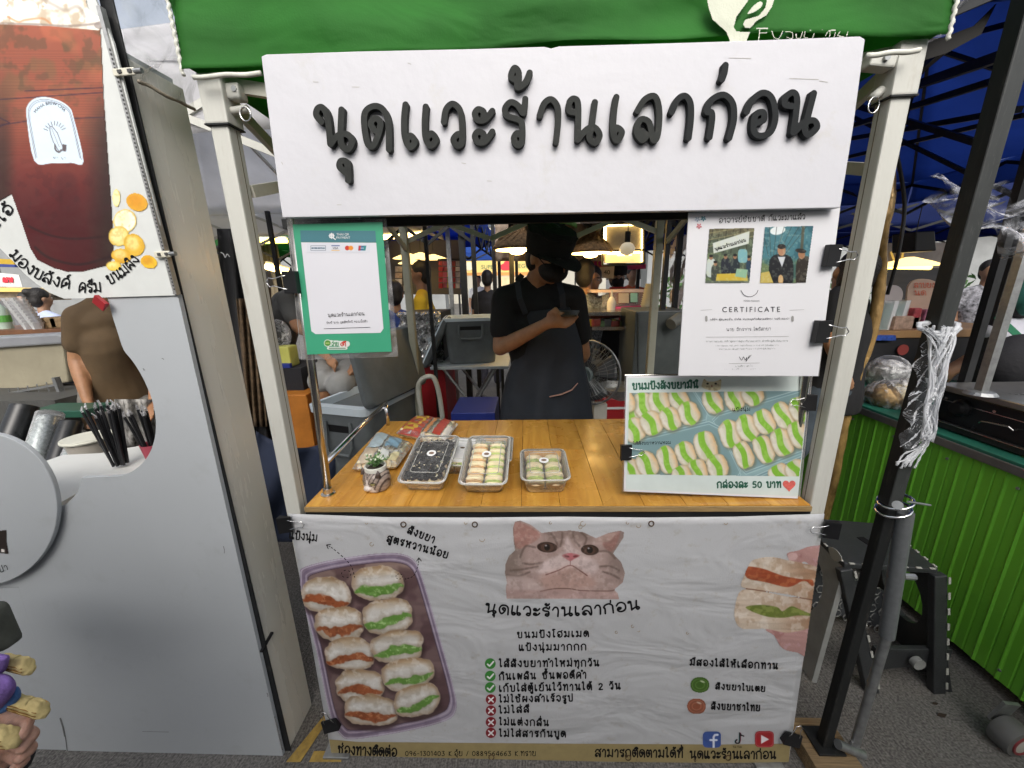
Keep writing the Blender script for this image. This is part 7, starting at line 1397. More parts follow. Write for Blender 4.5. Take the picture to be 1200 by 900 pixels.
# ================================================================ MARKET BEHIND THE COUNTER
warm = lamp_mat('bulb_warm', (1, .62, .22), 18); strip = lamp_mat('strip_warm', (1, .66, .22), 9); stripy = lamp_mat('strip_yellow', (1, .72, .12), 5)
cm_ = lambda nm, c, **k: P(nm, c, **k)
W_ = M_['white_plastic']; BK = M_['black_plastic']; BM = M_['black_metal']
def lampbulb(name, label, px, py, Y, shade, col=None, rw=.16, group='warm hanging lamps', cord=.35):
 c = aY(px, py, Y); t = thing(name, label, 'lamp', c, group)
 if shade == 'woven':
  m = cm_('woven_cane', (.22, .13, .06), rough=.8, var=.6, vs=60, bump=1, bs=80)
  MB().lathe(c, cat([(rw, 0), (rw * 1.02, .015), (rw * .75, .06), (rw * .42, .1), (rw * .3, .135), (.02, .15)], 4), 26).build('lamp_shade', m, t, smooth='auto', solid=.004)
  for k in range(16):
   a = k * math.pi / 8; MB().tube([c + V((rw * 1.01 * f * math.cos(a + (1 - f) * 1.2), rw * 1.01 * f * math.sin(a + (1 - f) * 1.2), z)) for f, z in ((1, .012), (.77, .064), (.44, .104), (.3, .138))], .0035, 5).build('cane_rib', m, t)
  MB().lathe(c + V((0, 0, -.012)), [(.02, 0), (rw * .9, .004), (rw * .9, .012), (.02, .014)], 24).build('light_ring', strip, t)
  MB().ball(c + V((0, 0, -.018)), (.05, .05, .018)).build('bulb', warm, t, smooth=True)
 elif shade == 'dome':
  MB().lathe(c, [(.08, -.02), (.075, .01), (.03, .05), (.02, .07)], 20).build('lamp_shade', BM, t, smooth='auto'); MB().ball(c + V((0, 0, -.025)), (.055, .055, .035)).build('bulb', warm, t, smooth=True)
 elif shade == 'disc':
  MB().lathe(c, [(.02, .05), (.11, .02), (.17, -.005), (.16, -.012), (.02, -.012)], 22).build('lamp_shade', cm_('disc_glow', (.8, .6, .2), emit=1.6, emitc=(1, .7, .25)), t, smooth='auto')
 else:
  MB().tube([c + V((0, 0, .03)), c + V((0, 0, .1))], .018, 10).build('socket', BK, t); MB().lathe(c, [(.005, -.045), (.04, -.03), (.05, 0), (.035, .025), (.018, .035)], 16).build('bulb', cm_('bulb_glass', (.85, .8, .7), rough=.1, emit=.2, emitc=(1, .8, .5)), t, smooth=True)
 MB().tube([c + V((0, 0, .08)), c + V((0, 0, .08 + cord))], .003, 5).build('cord', BK, t)
 return t
lampbulb('hanging_lamp', 'woven lampshade lit underneath, left of the vendor cap', 606, 292, 2.75, 'woven')
lampbulb('hanging_lamp', 'woven lampshade lit underneath, right of the vendor cap', 692, 296, 2.9, 'woven', rw=.15)
lampbulb('hanging_lamp', 'clear bulb on a black socket in front of the yellow window frame', 735, 291, 2.6, 'bulb', cord=.3)
lampbulb('hanging_lamp', 'dome lamp glowing between the left post and the steel pole', 300, 308, 4.2, 'dome', cord=.5)
for i, (x, y) in enumerate(((478, 302), (493, 301), (508, 303), (482, 308))): lampbulb('hanging_lamp', ('yellow disc lamp nearest the pale tent post', 'yellow disc lamp in the middle of its row', 'yellow disc lamp at the right end of its row', 'lower yellow disc lamp below the others')[i], x, y, 4.6 + .2 * i, 'disc', cord=.4)
lampbulb('hanging_lamp', 'large flat lamp with orange glow beside the certificate clips on the right stall', 1065, 310, 2.9, 'disc', cord=.3)
def striplight(label, p, q, Y, m, r=.018):
 t = thing('strip_light', label, 'strip light', aY(*p, Y), 'glowing strip lights'); MB().tube([aY(*p, Y), aY(*q, Y)], r, 8).build('tube', m, t); MB().bar(aY(*p, Y) + V((0, .02, r * 1.3)), aY(*q, Y) + V((0, .02, r * 1.3)), .05, .02).build('housing', W_, t)
striplight('long yellow strip light under the green tent behind the left post', (272, 283), (336, 282), 5.0, stripy, .03); striplight('warm strip light behind the payment sign and pale post', (448, 278), (500, 274), 3.8, strip, .022); striplight('lower warm strip light beside the dome lamp', (312, 312), (342, 320), 4.4, strip, .035)
striplight('curved bright strip light over the food display on the right stall', (1030, 312), (1090, 313), 2.95, stripy, .018)
# walls and awning faces
wl = thing('corrugated_wall', 'corrugated grey stall wall lit warm behind the dome lamp', 'wall', aY(310, 400, 6)); cg = cm_('corr_grey', (.3, .26, .19), rough=.5, var=.2, vs=4)
p0, p1 = aY(240, 270, 5.6), aY(350, 430, 5.6)
m = MB(); n = 90; xs = [p0.x + (p1.x - p0.x) * i / n for i in range(n + 1)]
for z in (0, p0.z): m.v += [V((x, 5.6 + .02 * math.sin(i * 1.25), z)) for i, x in enumerate(xs)]
for i in range(n): m.f.append([i, i + 1, n + 2 + i, n + 1 + i]); m.m.append(0)
m.build('wall_sheet', cg, wl, solid=.004)
ds = thing('stall_back_wall', 'dim grey back wall of the blue tent stall behind the yellow shirted person', 'wall', aY(500, 500, 5.4)); qs(ds, 'wall_panel', [(452, 282), (541, 281), (541, 345), (452, 345)], 5.4, .05, cm_('dim_wall', (.12, .11, .1), rough=.8, var=.2, vs=3)); 
for k in range(8): qs(ds, 'menu_sheet', rect(463 + (k % 2) * 10, 312 + (k // 2) * 7.5, 471 + (k % 2) * 10, 318.4 + (k // 2) * 7.5), 5.35, .01, cm_('menu_%d' % (k % 3), ((.6, .5, .4), (.65, .6, .55), (.5, .35, .25))[k % 3], rough=.6, var=.5, vs=18))
def banner_bg(label, pts, Y, base, texts, name='stall_banner'):
 t = thing(name, label, 'banner', aY(*pts[0], Y)); pm = PM((0, Y, 0)); qs(t, 'banner_sheet', pts, Y, .01, base)
 for tx, x, y, h, m_ in texts:
  k = MB()
  if ord(tx[0]) > 3000: write(k, pm, tx, (x[0], y), (x[1], y), h, .2, .01, g=.5)
  else: latin(k, pm, tx, x, y, h, lift=.012)
  k.build('banner_lettering', m_, t)
 return t, pm
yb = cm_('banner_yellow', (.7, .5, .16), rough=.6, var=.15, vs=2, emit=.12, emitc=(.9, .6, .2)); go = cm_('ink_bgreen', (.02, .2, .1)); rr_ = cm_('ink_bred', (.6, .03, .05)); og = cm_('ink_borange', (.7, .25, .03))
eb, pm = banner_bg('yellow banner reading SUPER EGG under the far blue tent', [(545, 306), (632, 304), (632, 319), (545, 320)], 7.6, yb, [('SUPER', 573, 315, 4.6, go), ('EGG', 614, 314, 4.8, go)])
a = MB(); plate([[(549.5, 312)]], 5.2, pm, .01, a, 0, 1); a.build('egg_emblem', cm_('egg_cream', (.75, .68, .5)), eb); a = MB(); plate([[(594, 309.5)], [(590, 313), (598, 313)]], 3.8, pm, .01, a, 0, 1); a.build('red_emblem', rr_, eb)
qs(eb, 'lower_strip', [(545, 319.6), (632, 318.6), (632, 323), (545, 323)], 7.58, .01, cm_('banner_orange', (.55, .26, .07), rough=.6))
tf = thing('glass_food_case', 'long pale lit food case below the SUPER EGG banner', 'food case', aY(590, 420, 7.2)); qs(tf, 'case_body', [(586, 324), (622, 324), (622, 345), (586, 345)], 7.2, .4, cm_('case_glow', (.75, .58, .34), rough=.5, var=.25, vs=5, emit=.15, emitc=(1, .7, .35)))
pk = cm_('banner_pink', (.6, .03, .12), rough=.6, var=.1)
pb, pm = banner_bg('pink banner with big yellow lettering right of the vendor cap', [(676, 302), (706, 300), (706, 316), (676, 318)], 4.4, pk, [('กะ', (681, 693), 312, 8, cm_('ink_white', (.8, .8, .8))), ('1C', 700, 313, 9, og)])
pb, pm = banner_bg('strip of pink banner beneath the yellow window frame', [(704, 311), (757, 309), (757, 315), (704, 317)], 4.3, pk, [])
pc, pm = banner_bg('small cardboard price card reading 40', [(703, 313), (720, 312), (719, 326), (702, 326)], 3.8, cm_('card_tan', (.65, .5, .3), rough=.8), [('40', 711, 321.5, 5.2, M_['ink'])], 'price_card')
# cream-brown awning valance behind the sign
aw = thing('striped_awning', 'brown and cream striped awning edge directly below the shop sign', 'awning', aY(670, 400, 2.7))
for i, (x0, x1, col) in enumerate(((578, 628, (.09, .07, .06)), (628, 680, (.42, .36, .28)), (680, 732, (.1, .075, .06)), (732, 770, (.35, .28, .22)))):
 MB().grid(lambda u, v: aY(x0 + (x1 - x0) * u, 244 + (13 + 5 * math.sin((x0 + (x1 - x0) * u - 578) / 190 * 3.1)) * v, 2.7 + .25 * (1 - v)), 8, 5).build('awning_stripe', cm_('awn%d' % i, col, rough=.8, thin=.3), aw, smooth=True, solid=.003)
gl2 = thing('green_cloth', 'bit of pale green cloth hanging above the vendor cap', 'cloth', aY(660, 260, 2.6)); MB().grid(lambda u, v: aY(640 + 36 * u, 262 - 6 * math.sin(u * 3.1) + 6 * v, 2.55 + .05 * math.sin(u * 9)), 12, 3).build('cloth_fold', cm_('pale_green', (.2, .38, .12), rough=.8, thin=.3), gl2, smooth=True, solid=.003)
rw = thing('back_curtain', 'pale rumpled backdrop cloth behind the woven lampshades', 'curtain', aY(600, 400, 3.4)); MB().grid(lambda u, v: aY(580 + 130 * u, 262 + 44 * v, 3.5 + .04 * math.sin(u * 40 + 3 * v)), 50, 8).build('curtain_cloth', cm_('pale_cloth', (.4, .31, .24), rough=.8, var=.25, vs=4, thin=.3), rw, smooth=True, solid=.003)
# window frame with glowing edge
wf = thing('light_frame', 'black framed window panel with glowing yellow edges right of the vendor', 'window frame', aY(730, 400, 2.85)); Y = 2.9
qs(wf, 'window_pane', rect(708, 263, 753, 308), Y + .03, .01, cm_('pane_grey', (.2, .19, .18), rough=.15, var=.3, vs=6)); 
for p, q in (((706, 263), (706, 311)), ((755, 261), (755, 309)), ((706, 262.5), (755, 261)), ((706, 311), (755, 309)), ((706, 294), (755, 293))): MB().bar(aY(*p, Y), aY(*q, Y), .012, .02, up=(0, 1, 0)).build('frame_bar', BM, wf)
for p, q, w_ in (((709, 266), (709, 292), .018), ((710, 264.5), (751, 263.5), .008), ((712, 296.5), (750, 295.5), .016), ((752, 265), (752, 307), .006), ((724, 297.5), (740, 297), .024)): MB().bar(aY(*p, Y + .01), aY(*q, Y + .01), w_, .01, up=(0, 1, 0)).build('light_edge', strip, wf)
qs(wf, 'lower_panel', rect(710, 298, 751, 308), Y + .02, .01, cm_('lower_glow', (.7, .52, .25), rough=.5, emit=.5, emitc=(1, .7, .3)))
# posts between
for i, (x0, y0, x1, y1, Y, w_, m_, lab) in enumerate(((497, 255, 511, 440, 2.5, .022, BM, 'thin dark pole crossing in front of the foil wrapped box'), (577, 255, 580, 345, 3.6, .03, BM, 'black pole left of the woven lampshade'), (586, 262, 586, 345, 3.9, .03, BM, 'second black pole just left of the egg banner emblem'), (543, 262, 546, 372, 3.35, .05, BM, 'dark pole at the corner of the blue tent beside the cooler lid'), (524, 275, 528, 330, 3.6, .035, M_['galv'], 'grey metal stall pole left of the dark corner pole'), (783, 250, 776, 365, 2.6, .03, BM, 'black pole right of the olive back post'), (335, 262, 330, 345, 3.4, .03, BM, 'thin black pole behind the left steel pole'))):
 t = thing('tent_pole', lab, 'pole', aY(x1, y1, Y) * 1, 'tent poles among the stalls behind'); b_ = aY(x1, y1, Y); tp = aY(x0, y0, Y); dirv = (b_ - tp).normalized(); b2_ = tp + dirv * (tp.z / -dirv.z if abs(dirv.z) > .2 else 1); MB().bar(V((b_.x, Y, 0)), V((b_.x, Y, tp.z + .1)), w_).build('pole_tube', m_, t); MB().bbox((b_.x - .05, Y - .05, 0), (b_.x + .05, Y + .05, .012)).build('foot_plate', m_, t)
# coolers
def cooler(name, label, c, W, D, H, rot, lidang, side):
 c = V(c); t = thing(name, label, 'cooler', c, 'grey cool boxes standing open'); R = Matrix.Rotation(rad(rot), 3, 'Z'); T = lambda x, y, z: c + R @ V((x, y, z)); g = M_['grey_plastic']; ic = M_['ice_plastic']
 def rr(w, d, z, r=.04): return [T(p.x, p.y, z) for p in rrect(w, d, r, 0)]
 MB().loft([rr(W * .88, D * .88, 0), rr(W * .9, D * .9, .02), rr(W, D, H * .93)], cap=True).build('cooler_body', g, t, smooth='auto')
 MB().loft([rr(W * 1.02, D * 1.03, H * .93), rr(W * 1.03, D * 1.04, H), rr(W * .9, D * .86, H), rr(W * .86, D * .8, H * .5)], cap=False).build('inner_liner', ic, t, smooth='auto'); MB().add(rr(W * .86, D * .8, H * .5), [tuple(range(24))]).build('liner_floor', ic, t)
 # lid hinged on one long side
 L = Matrix.Rotation(rad(lidang), 3, 'X' if side in 'BF' else 'Y'); hy = D * .5; hx = W * .5
 def LT(x, y, z):
  if side == 'B': v = L @ V((x, y - hy, z)); return T(v.x, v.y + hy, v.z + H)
  v = L @ V((x + hx * (1 if side == 'L' else -1), y, z)); return T(v.x - hx * (1 if side == 'L' else -1), v.y, v.z + H)
 MB().loft([[LT(p.x, p.y, z) for p in rrect(w, d, .04, 0)] for w, d, z in ((W * 1.03, D * 1.04, .004), (W * 1.03, D * 1.04, .03), (W * .96, D * .96, .045))]).build('lid', g, t, smooth='auto')
 MB().loft([[LT(p.x, p.y, z) for p in rrect(w, d, .035, 0)] for w, d, z in ((W * .97, D * .97, .003), (W * .9, D * .88, -.006), (W * .8, D * .76, -.004))]).build('lid_liner', ic, t, smooth='auto')
 f = MB(); 
 for sx in (-1,): 
  pts = [T(-W * .22, -D * .505, H * .86), T(-W * .22, -D * .53, H * .62), T(-W * .18, -D * .54, H * .55), T(W * .18, -D * .54, H * .55), T(W * .22, -D * .53, H * .62), T(W * .22, -D * .505, H * .86)]
  MB().tube(pts, .009, 8).build('handle', g, t, smooth='auto')
 MB().hexa([T(-W * .19, -D * .475, H * .6), T(W * .19, -D * .475, H * .6), T(W * .19, -D * .45, H * .6), T(-W * .19, -D * .45, H * .6), T(-W * .2, -D * .497, H * .82), T(W * .2, -D * .497, H * .82), T(W * .2, -D * .46, H * .82), T(-W * .2, -D * .46, H * .82)]).build('handle_recess', M_['black_plastic'], t)
 return t
c1 = aY(411, 478, 1.9); cooler('cool_box', 'large grey cooler with pale blue inside and lid raised, nearest the left steel pole', (c1.x + .02, 2.12, c1.z - .55), .36, .55, .57, -16, 80, 'R')
c2 = aY(552, 425, 2.65); cooler('cool_box', 'grey cooler with lid tipped back on the folding table behind the vendor', (c2.x, 2.75, c2.z + .005), .36, .3, .31, 6, 118, 'L')
cr = thing('crate_stand', 'dark crate underneath the large grey cooler', 'crate', (c1.x + .02, 2.12, 0)); MB().bbox((c1.x - .16, 1.86, 0), (c1.x + .2, 2.4, c1.z - .555), .006).build('crate_box', M_['dark_cloth'], cr)
ft = thing('folding_table', 'small folding table with grey metal cross legs under the cooler', 'table', (c2.x, 2.75, 0)); z = c2.z
MB().bbox((c2.x - .26, 2.52, z - .02), (c2.x + .27, 3.0, z), .004).build('table_top', cm_('table_grey', (.42, .46, .48), rough=.4), ft)
for x in (-.2, .2):
 for y in (2.56, 2.96): MB().tube([(c2.x + x * (.9), y, z - .02), (c2.x - x * .5 + .02, y, z - .45), (c2.x - x * .9, y, 0)], .011, 8).build('leg', M_['galv'], ft)
# tubular chair, blue box, foil box
ch_ = thing('tube_chair', 'pale tubular metal chair back beside the folding table', 'chair', aY(505, 520, 2.1)); w_ = [V(p) for p in cat([tuple(aY(x, y, 2.1)) for x, y in ((498, 520), (493, 480), (490, 455), (494, 445), (503, 441), (510, 446), (516, 470), (522, 520))], 5)]; MB().tube(w_, .014, 10).build('back_tube', cm_('tube_cream', (.5, .5, .44), rough=.4, dirt=.4), ch_, smooth=True); cl2 = aY(508, 520, 2.1); MB().bbox((cl2.x - .1, 2.0, cl2.z - .2), (cl2.x + .14, 2.4, cl2.z - .17)).build('seat', M_['dark_cloth'], ch_)
for x in (-.09, .12):
 for y in (2.02, 2.36): MB().tube([(cl2.x + x, y, 0), (cl2.x + x, y, cl2.z - .19)], .012, 8).build('leg', M_['tube_cream'], ch_)
bb = thing('blue_box', 'plain dark blue plastic box just past the back edge of the counter', 'box', aY(553, 500, 1.95)); a, b = aY(528, 484, 1.95), aY(580, 484, 1.95); MB().bbox((a.x, 1.95, 0), (b.x, 2.25, a.z), .006).build('box_body', M_['blue_plastic'], bb)
fb = thing('foil_box', 'box wrapped in crinkled silver foil behind the pale tent post', 'box', aY(495, 430, 2.7)); a, b = aY(466, 366, 2.7), aY(520, 430, 2.7)
MB().grid(lambda u, v: V((a.x + (b.x - a.x) * u, 2.7 + .03 * math.sin(u * 23 + v * 17) + .02 * math.sin(v * 31), b.z + (a.z - b.z) * v)), 22, 22).build('foil_wrap', cm_('foil', (.5, .5, .5), rough=.25, metal=.9, var=.4, vs=12, bump=1, bs=30), fb, smooth=False, solid=.004); MB().bbox((a.x, 2.74, b.z), (b.x, 3.1, a.z - .01)).build('inner_box', BM, fb); MB().bbox((a.x, 2.72, 0), (b.x, 3.1, b.z)).build('stand', M_['red_plastic'], fb)
# fan
def fan():
 c = aY(690, 437, 2.35); t = thing('floor_fan', 'round floor fan with wire grille and grey hub beside the vendor', 'fan', (c.x, 2.4, 0)); R = Matrix.Rotation(rad(-32), 3, 'Z'); T = lambda x, y, z: c + R @ V((x, y, z)); g = cm_('fan_wire', (.25, .26, .26), rough=.35, metal=.5)
 ring = lambda r, y: [T(r * math.cos(a), y, r * math.sin(a)) for a in [k * math.pi / 20 for k in range(40)]]
 MB().tube(ring(.2, 0), .007, 8, close=True).build('rim', M_['galv'], t, smooth=True)
 for y in (-.05, .06):
  m = MB()
  for k in range(44): a = k * math.pi / 22; m.tube([T(.045 * math.cos(a), y, .045 * math.sin(a)), T(.14 * math.cos(a), y * 1.0, .14 * math.sin(a)), T(.198 * math.cos(a), y * .15, .198 * math.sin(a))], .0012, 4)
  for r in (.09, .14): m.tube(ring(r, y), .0013, 4, close=True)
  m.build('wire_grille', g, t)['kind'] = 'stuff'
 bl = cm_('blade_grey', (.06, .065, .07), rough=.3)
 for k in range(4):
  a0 = k * math.pi / 2 + .3; MB().grid(lambda u, v: T((.03 + .15 * u) * math.cos(a0 + (v - .5) * (1.1 - .2 * u)), .012 + (v - .5) * .04, (.03 + .15 * u) * math.sin(a0 + (v - .5) * (1.1 - .2 * u))), 6, 5).build('blade', bl, t, smooth=True, solid=.002)
 M2 = R @ Matrix.Rotation(rad(90), 3, 'X')
 MB().lathe(T(0, -.05, 0), [(.05, 0), (.05, .012), (.04, .018), (.03, .012), (.001, .012)], 24, M2).build('hub', cm_('hub_teal', (.16, .2, .2), rough=.35), t, smooth='auto'); MB().tube([T(0, .03, 0), T(0, .18, 0)], .055, 16).build('motor', bl, t, smooth='auto')
 MB().tube([T(0, .12, -.05), (c.x, 2.42, .35)], .014, 10).build('pole', M_['galv'], t); p_ = aY(703, 495, 2.35); MB().bbox((p_.x - .04, 2.36, 0), (p_.x + .045, 2.42, p_.z + .12), .004).build('stand_column', cm_('stand_cream', (.5, .48, .42), rough=.5), t)
fan()
# steel rack, crates, black tray right of the vendor
rk = thing('steel_rack', 'steel prep rack with pans and utensils right of the vendor', 'rack', aY(715, 500, 2.75)); Y = 2.75
qs(rk, 'top_shelf', [(690, 366), (746, 365), (746, 369), (690, 370)], Y, .5, M_['steel']); qs(rk, 'mid_shelf', [(690, 383), (746, 383), (746, 387), (690, 387)], Y, .5, M_['steel']); a = aY(691, 383, Y); b = aY(746, 383, Y)
for x in (a.x, b.x): MB().bb((x - .015, Y, 0), (x + .015, Y + .03, a.z)).build('leg', BM, rk)
MB().bb((a.x, Y + .45, .1), (b.x, Y + .5, a.z - .03)).build('dark_back', M_['dark_cloth'], rk)
rs = random.Random(12)
for k in range(12):
 c = aY(694 + k * 4.4, 381 - rs.random() * 4, Y + .05 + rs.random() * .1); t = thing('ingredient_pack', ('bright yellow', 'dark red', 'deep green', 'tan', 'black')[k % 5] + ' small packet, ' + ('left', 'middle', 'right')[k // 5] + ' part of the heap on the steel rack', 'packet', c, 'packets heaped on the steel rack'); MB().bbox((c.x - .03, c.y - .03, c.z - .02), (c.x + .03, c.y + .03, c.z + .03), .008).build('pack', cm_('pack%d' % (k % 5), ((.5, .42, .05), (.3, .05, .04), (.1, .2, .08), (.4, .38, .3), (.08, .08, .09))[k % 5], rough=.4, var=.3, vs=30), t)
for k in range(4):
 p = aY(728 + k * 3, 398 + k * 4, 2.85); t = thing('steel_tongs', ('highest', 'second highest', 'third highest', 'lowest')[k] + ' of the thin steel tongs sticking out of the dark shelf', 'tongs', p, 'utensils in the dark shelf'); MB().tube([p, p + V((.12, .02, -.05))], .004, 6).build('tong_arm', M_['steel'], t); MB().tube([p + V((0, .012, 0)), p + V((.12, .03, -.05))], .004, 6).build('tong_arm', M_['steel'], t)
gb = thing('glass_counter_case', 'clear topped display case with pink base and a small green code card', 'display case', aY(720, 400, 3.1)); Y = 3.1
qs(gb, 'case_glass', [(706, 342), (756, 341), (756, 358), (706, 359)], Y, .01, glass('case_gl', dens=.22, rough=.1)); qs(gb, 'top_frame', [(692, 340), (757, 339), (757, 342.5), (692, 343)], Y - .01, .3, cm_('pale_pink', (.7, .55, .52), rough=.4)); qs(gb, 'pink_base', [(720, 360), (752, 358), (752, 366), (720, 367)], Y - .02, .3, cm_('hot_pink', (.55, .05, .2), rough=.5)); qs(gb, 'code_card', [(739, 343.5), (747, 343.5), (747, 354), (739, 354)], Y - .03, .004, cm_('code_teal', (.3, .6, .55), rough=.4)); qs(gb, 'note_sheet', [(725, 343.5), (737, 343.5), (737, 355), (725, 355)], Y - .03, .004, cm_('note', (.5, .42, .34), rough=.7)); qs(gb, 'case_base', [(692, 366), (757, 365), (757, 372), (692, 373)], Y, .4, cm_('dark_red', (.12, .04, .03)))
cs_ = thing('cup_tower', 'leaning tower of stacked clear and cream cups beside the display case', 'cups', aY(758, 360, 2.9)); a, b = aY(756, 360, 2.9), aY(762, 336, 2.9)
for k in range(11): p = a.lerp(b, k / 10); MB().lathe(p, [(.026, 0), (.036, .02), (.038, .022), (.03, .018)], 16).build('cup', cm_('cup_cream', (.65, .6, .45), rough=.4), cs_, smooth='auto')
sq = thing('sauce_bottle', 'clear squeeze bottle standing in front of the display case', 'bottle', aY(716, 365, 2.95)); p = aY(716, 367, 2.95); MB().lathe(p, [(.03, 0), (.032, .08), (.02, .11), (.01, .12), (.004, .17)], 16).build('bottle_body', cm_('bottle_clear', (.6, .58, .55), rough=.2), sq, smooth='auto')
bx = thing('black_cabinet', 'scuffed dark grey metal cabinet behind the bun price sign', 'cabinet', aY(775, 480, 2.5)); a, b = aY(745, 365, 2.5), aY(800, 440, 2.5); MB().bbox((a.x, 2.5, 0), (b.x, 2.9, a.z), .006).build('cabinet_body', cm_('cab_grey', (.07, .08, .08), rough=.4, var=.3, vs=5, dirt=.4, dirtc=(.2, .2, .18)), bx); qs(bx, 'cabinet_door', rect(748, 368, 796, 438), 2.49, .01, M_['cab_grey']); MB().tube([aY(786, 380, 2.4), aY(797, 372, 2.45)], .035, 14).build('spotlight', cm_('spot_grey', (.15, .15, .13), rough=.4), bx, smooth='auto')
rc = thing('red_crate', 'red cooler box with a white stripe low beside the fan', 'crate', aY(720, 500, 2.45)); a, b = aY(706, 467, 2.45), aY(735, 500, 2.45); MB().bbox((a.x, 2.45, 0), (b.x + .1, 2.8, a.z), .01).build('crate_body', M_['red_plastic'], rc); MB().bb((a.x - .002, 2.446, a.z - .075), (b.x + .102, 2.452, a.z - .06)).build('stripe', W_, rc)
pt_ = thing('steel_pot', 'wide steel bowl resting on the red crate', 'bowl', aY(722, 467, 2.5)); p = aY(724, 467, 2.55); MB().lathe(p, [(.09, 0), (.13, .05), (.14, .09), (.145, .09), (.125, .045)], 28).build('bowl_wall', M_['galv'], pt_, smooth='auto')
# right side clutter seen between cert board and post
hp = thing('film_window', 'hazy plastic film window with bundles behind it, right of the olive post', 'plastic sheet', aY(790, 300, 3)); MB().grid(lambda u, v: aY(785 + 20 * u, 275 + 90 * v, 3 + .05 * math.sin(u * 6 + v * 11)), 8, 20).build('film', glass('hazy', dens=.5, rough=.3, white=(.5, .42, .38), bump=1, bs=10), hp, smooth=True)
# ---------- people
def shirt(nm, c, **k): return P('shirt_' + nm, c, rough=.85, bump=.7, bs=7, **k)
def bgp(label, px, py, Y, sh, tr=(.05, .05, .07), facing=V((0, -1, 0)), group=None, look=None, res=.016, **k):
 J, sc = stand(px, py, Y, facing=facing)
 if look is not None: J['look'] = look
 return figure('person', label, J, sh, .5, (P('tr%s' % (tr,), tr, rough=.9), 1), res=res, facing=facing, scale=sc, **k)
bgp('person in a yellow shirt with dark hair, turned left beneath the yellow lamps', 492, 321, 4.0, shirt('yellow', (.65, .42, .02)), facing=V((-1, -.1, 0)), res=.018)
a = bgp('person in a blue shirt partly behind the payment sign', 462, 345, 3.3, shirt('blue', (.02, .05, .22)), facing=V((-.3, 1, 0)), res=.018)
bgp('person with cropped grey hair in black, seen from behind under the egg banner', 571, 327, 5.6, shirt('coal', (.015, .015, .018)), facing=V((0, 1, 0)), res=.02)
bgp('woman with tied dark hair and pale top facing the viewer right of the vendor', 695, 328, 3.6, shirt('beige', (.5, .38, .28)), look=V((0, -1, -.08)), long_hair=True, res=.014)
bgp('person in a navy cap and speckled grey shirt directly behind the vendor shoulder', 686, 322, 3.3, shirt('speckle', (.2, .23, .27), var=.9, vs=70), facing=V((.4, 1, 0)), res=.016)
t, HP, HR = bgp('masked cook in black with a red apron behind the display case', 723, 326, 4.2, shirt('cook', (.014, .014, .016)), mask=M_['mask_black'], res=.016)
q = MB(); a, b = aY(714, 334, 4.0), aY(732, 372, 4.0); q.bbox((a.x, 3.98, b.z - .3), (b.x, 4.0, a.z - .02), .01); q.build('apron', P('apron_red', (.45, .03, .04), rough=.8), t)
q = MB(); q.lathe(HP(0, -.01, .03), [(.1, 0), (.105, .06), (.09, .12), (.02, .13)], 18, HR); q.build('cap', M_['cap_black'], t, smooth='auto')
bgp('person in orange red far behind the display case', 741, 322, 6.0, shirt('rust', (.4, .08, .03)), res=.022)
bgp('distant shopper in white walking under the far blue tent', 560, 328, 9.5, shirt('white', (.6, .6, .6)), res=.026)
bgp('distant shopper in teal under the far blue tent', 604, 329, 10.5, shirt('teal', (.05, .2, .2)), res=.026)
# brown shirt seen through kiosk opening (head hidden by the poster)
J, sc = stand(133, 322, 2.15, facing=V((.25, -1, 0)))
J['shoulders'] = (aY(93, 372, 2.15), aY(160, 362, 2.3)); J['neck'] = aY(126, 345, 2.25); J['chest'] = aY(128, 392, 2.22); J['pelvis'] = aY(140, 470, 2.25); J['elbowL'] = aY(90, 422, 2.12); J['wristL'] = aY(103, 470, 2.05); J['elbowR'] = aY(185, 430, 2.3); J['wristR'] = aY(180, 470, 2.1); J['head'] = aY(126, 318, 2.2)
t, HP, HR = figure('person', 'person in a plain brown t-shirt behind the kiosk opening, head hidden by the poster', J, shirt('brown', (.095, .06, .028), var=.2), .62, (P('pattern_bw', (.2, .19, .17), rough=.9, var=1, vs=9), 0), skin='skin_tan', res=.012, scale=1.08)
q = MB(); q.grid(lambda u, v: aY(134 + 44 * u + 6 * v, 468 + 55 * v, 2.05 + .03 * math.sin(u * 14)), 14, 8); q.build('apron', P('apron_print', (.3, .29, .27), rough=.9, var=1, vs=22), t, smooth=True, solid=.003)
# far left view
bgp('person in a pale blue shirt seen from behind at far left', 48, 350, 4.2, shirt('sky', (.42, .48, .66)), facing=V((.2, 1, 0)), res=.018, bun=True)
bgp('dark haired person in grey at the far left edge', 30, 352, 5.2, shirt('grey', (.15, .15, .16)), res=.02)
fz = thing('food_freezer', 'low beige insulated box with a grey rounded lid on metal legs', 'freezer', aY(30, 430, 2.3)); Y = 2.3; a, b = aY(-70, 405, Y), aY(77, 455, Y)
qs(fz, 'box_body', [(-60, 408), (73, 401), (80, 448), (-60, 470)], Y, .1, P('box_beige', (.3, .27, .19), rough=.6, var=.12, vs=6, dirt=.5, dirtc=(.2, .18, .12)), bevel=.01); qs(fz, 'grey_lid', [(-60, 398), (68, 391), (72, 394), (73, 403), (-60, 412)], Y - .03, .15, P('lid_grey', (.3, .31, .33), rough=.35, metal=.2, dirt=.2), bevel=.012)
MB().bar(aY(65, 442, 2.2), aY(84, 492, 2.2), .02, .03, up=(0, 1, 0)).build('metal_leg', M_['galv'], fz); MB().bar(aY(-40, 470, 2.2), aY(70, 450, 2.2), .012, .02, up=(0, 1, 0)).build('wire_rail', M_['galv'], fz)
for k in range(6): MB().tube([aY(10 + k * 11, 456 - k * 2, 2.2), aY(16 + k * 13, 490, 2.2)], .003, 5).build('wire', M_['galv'], fz)
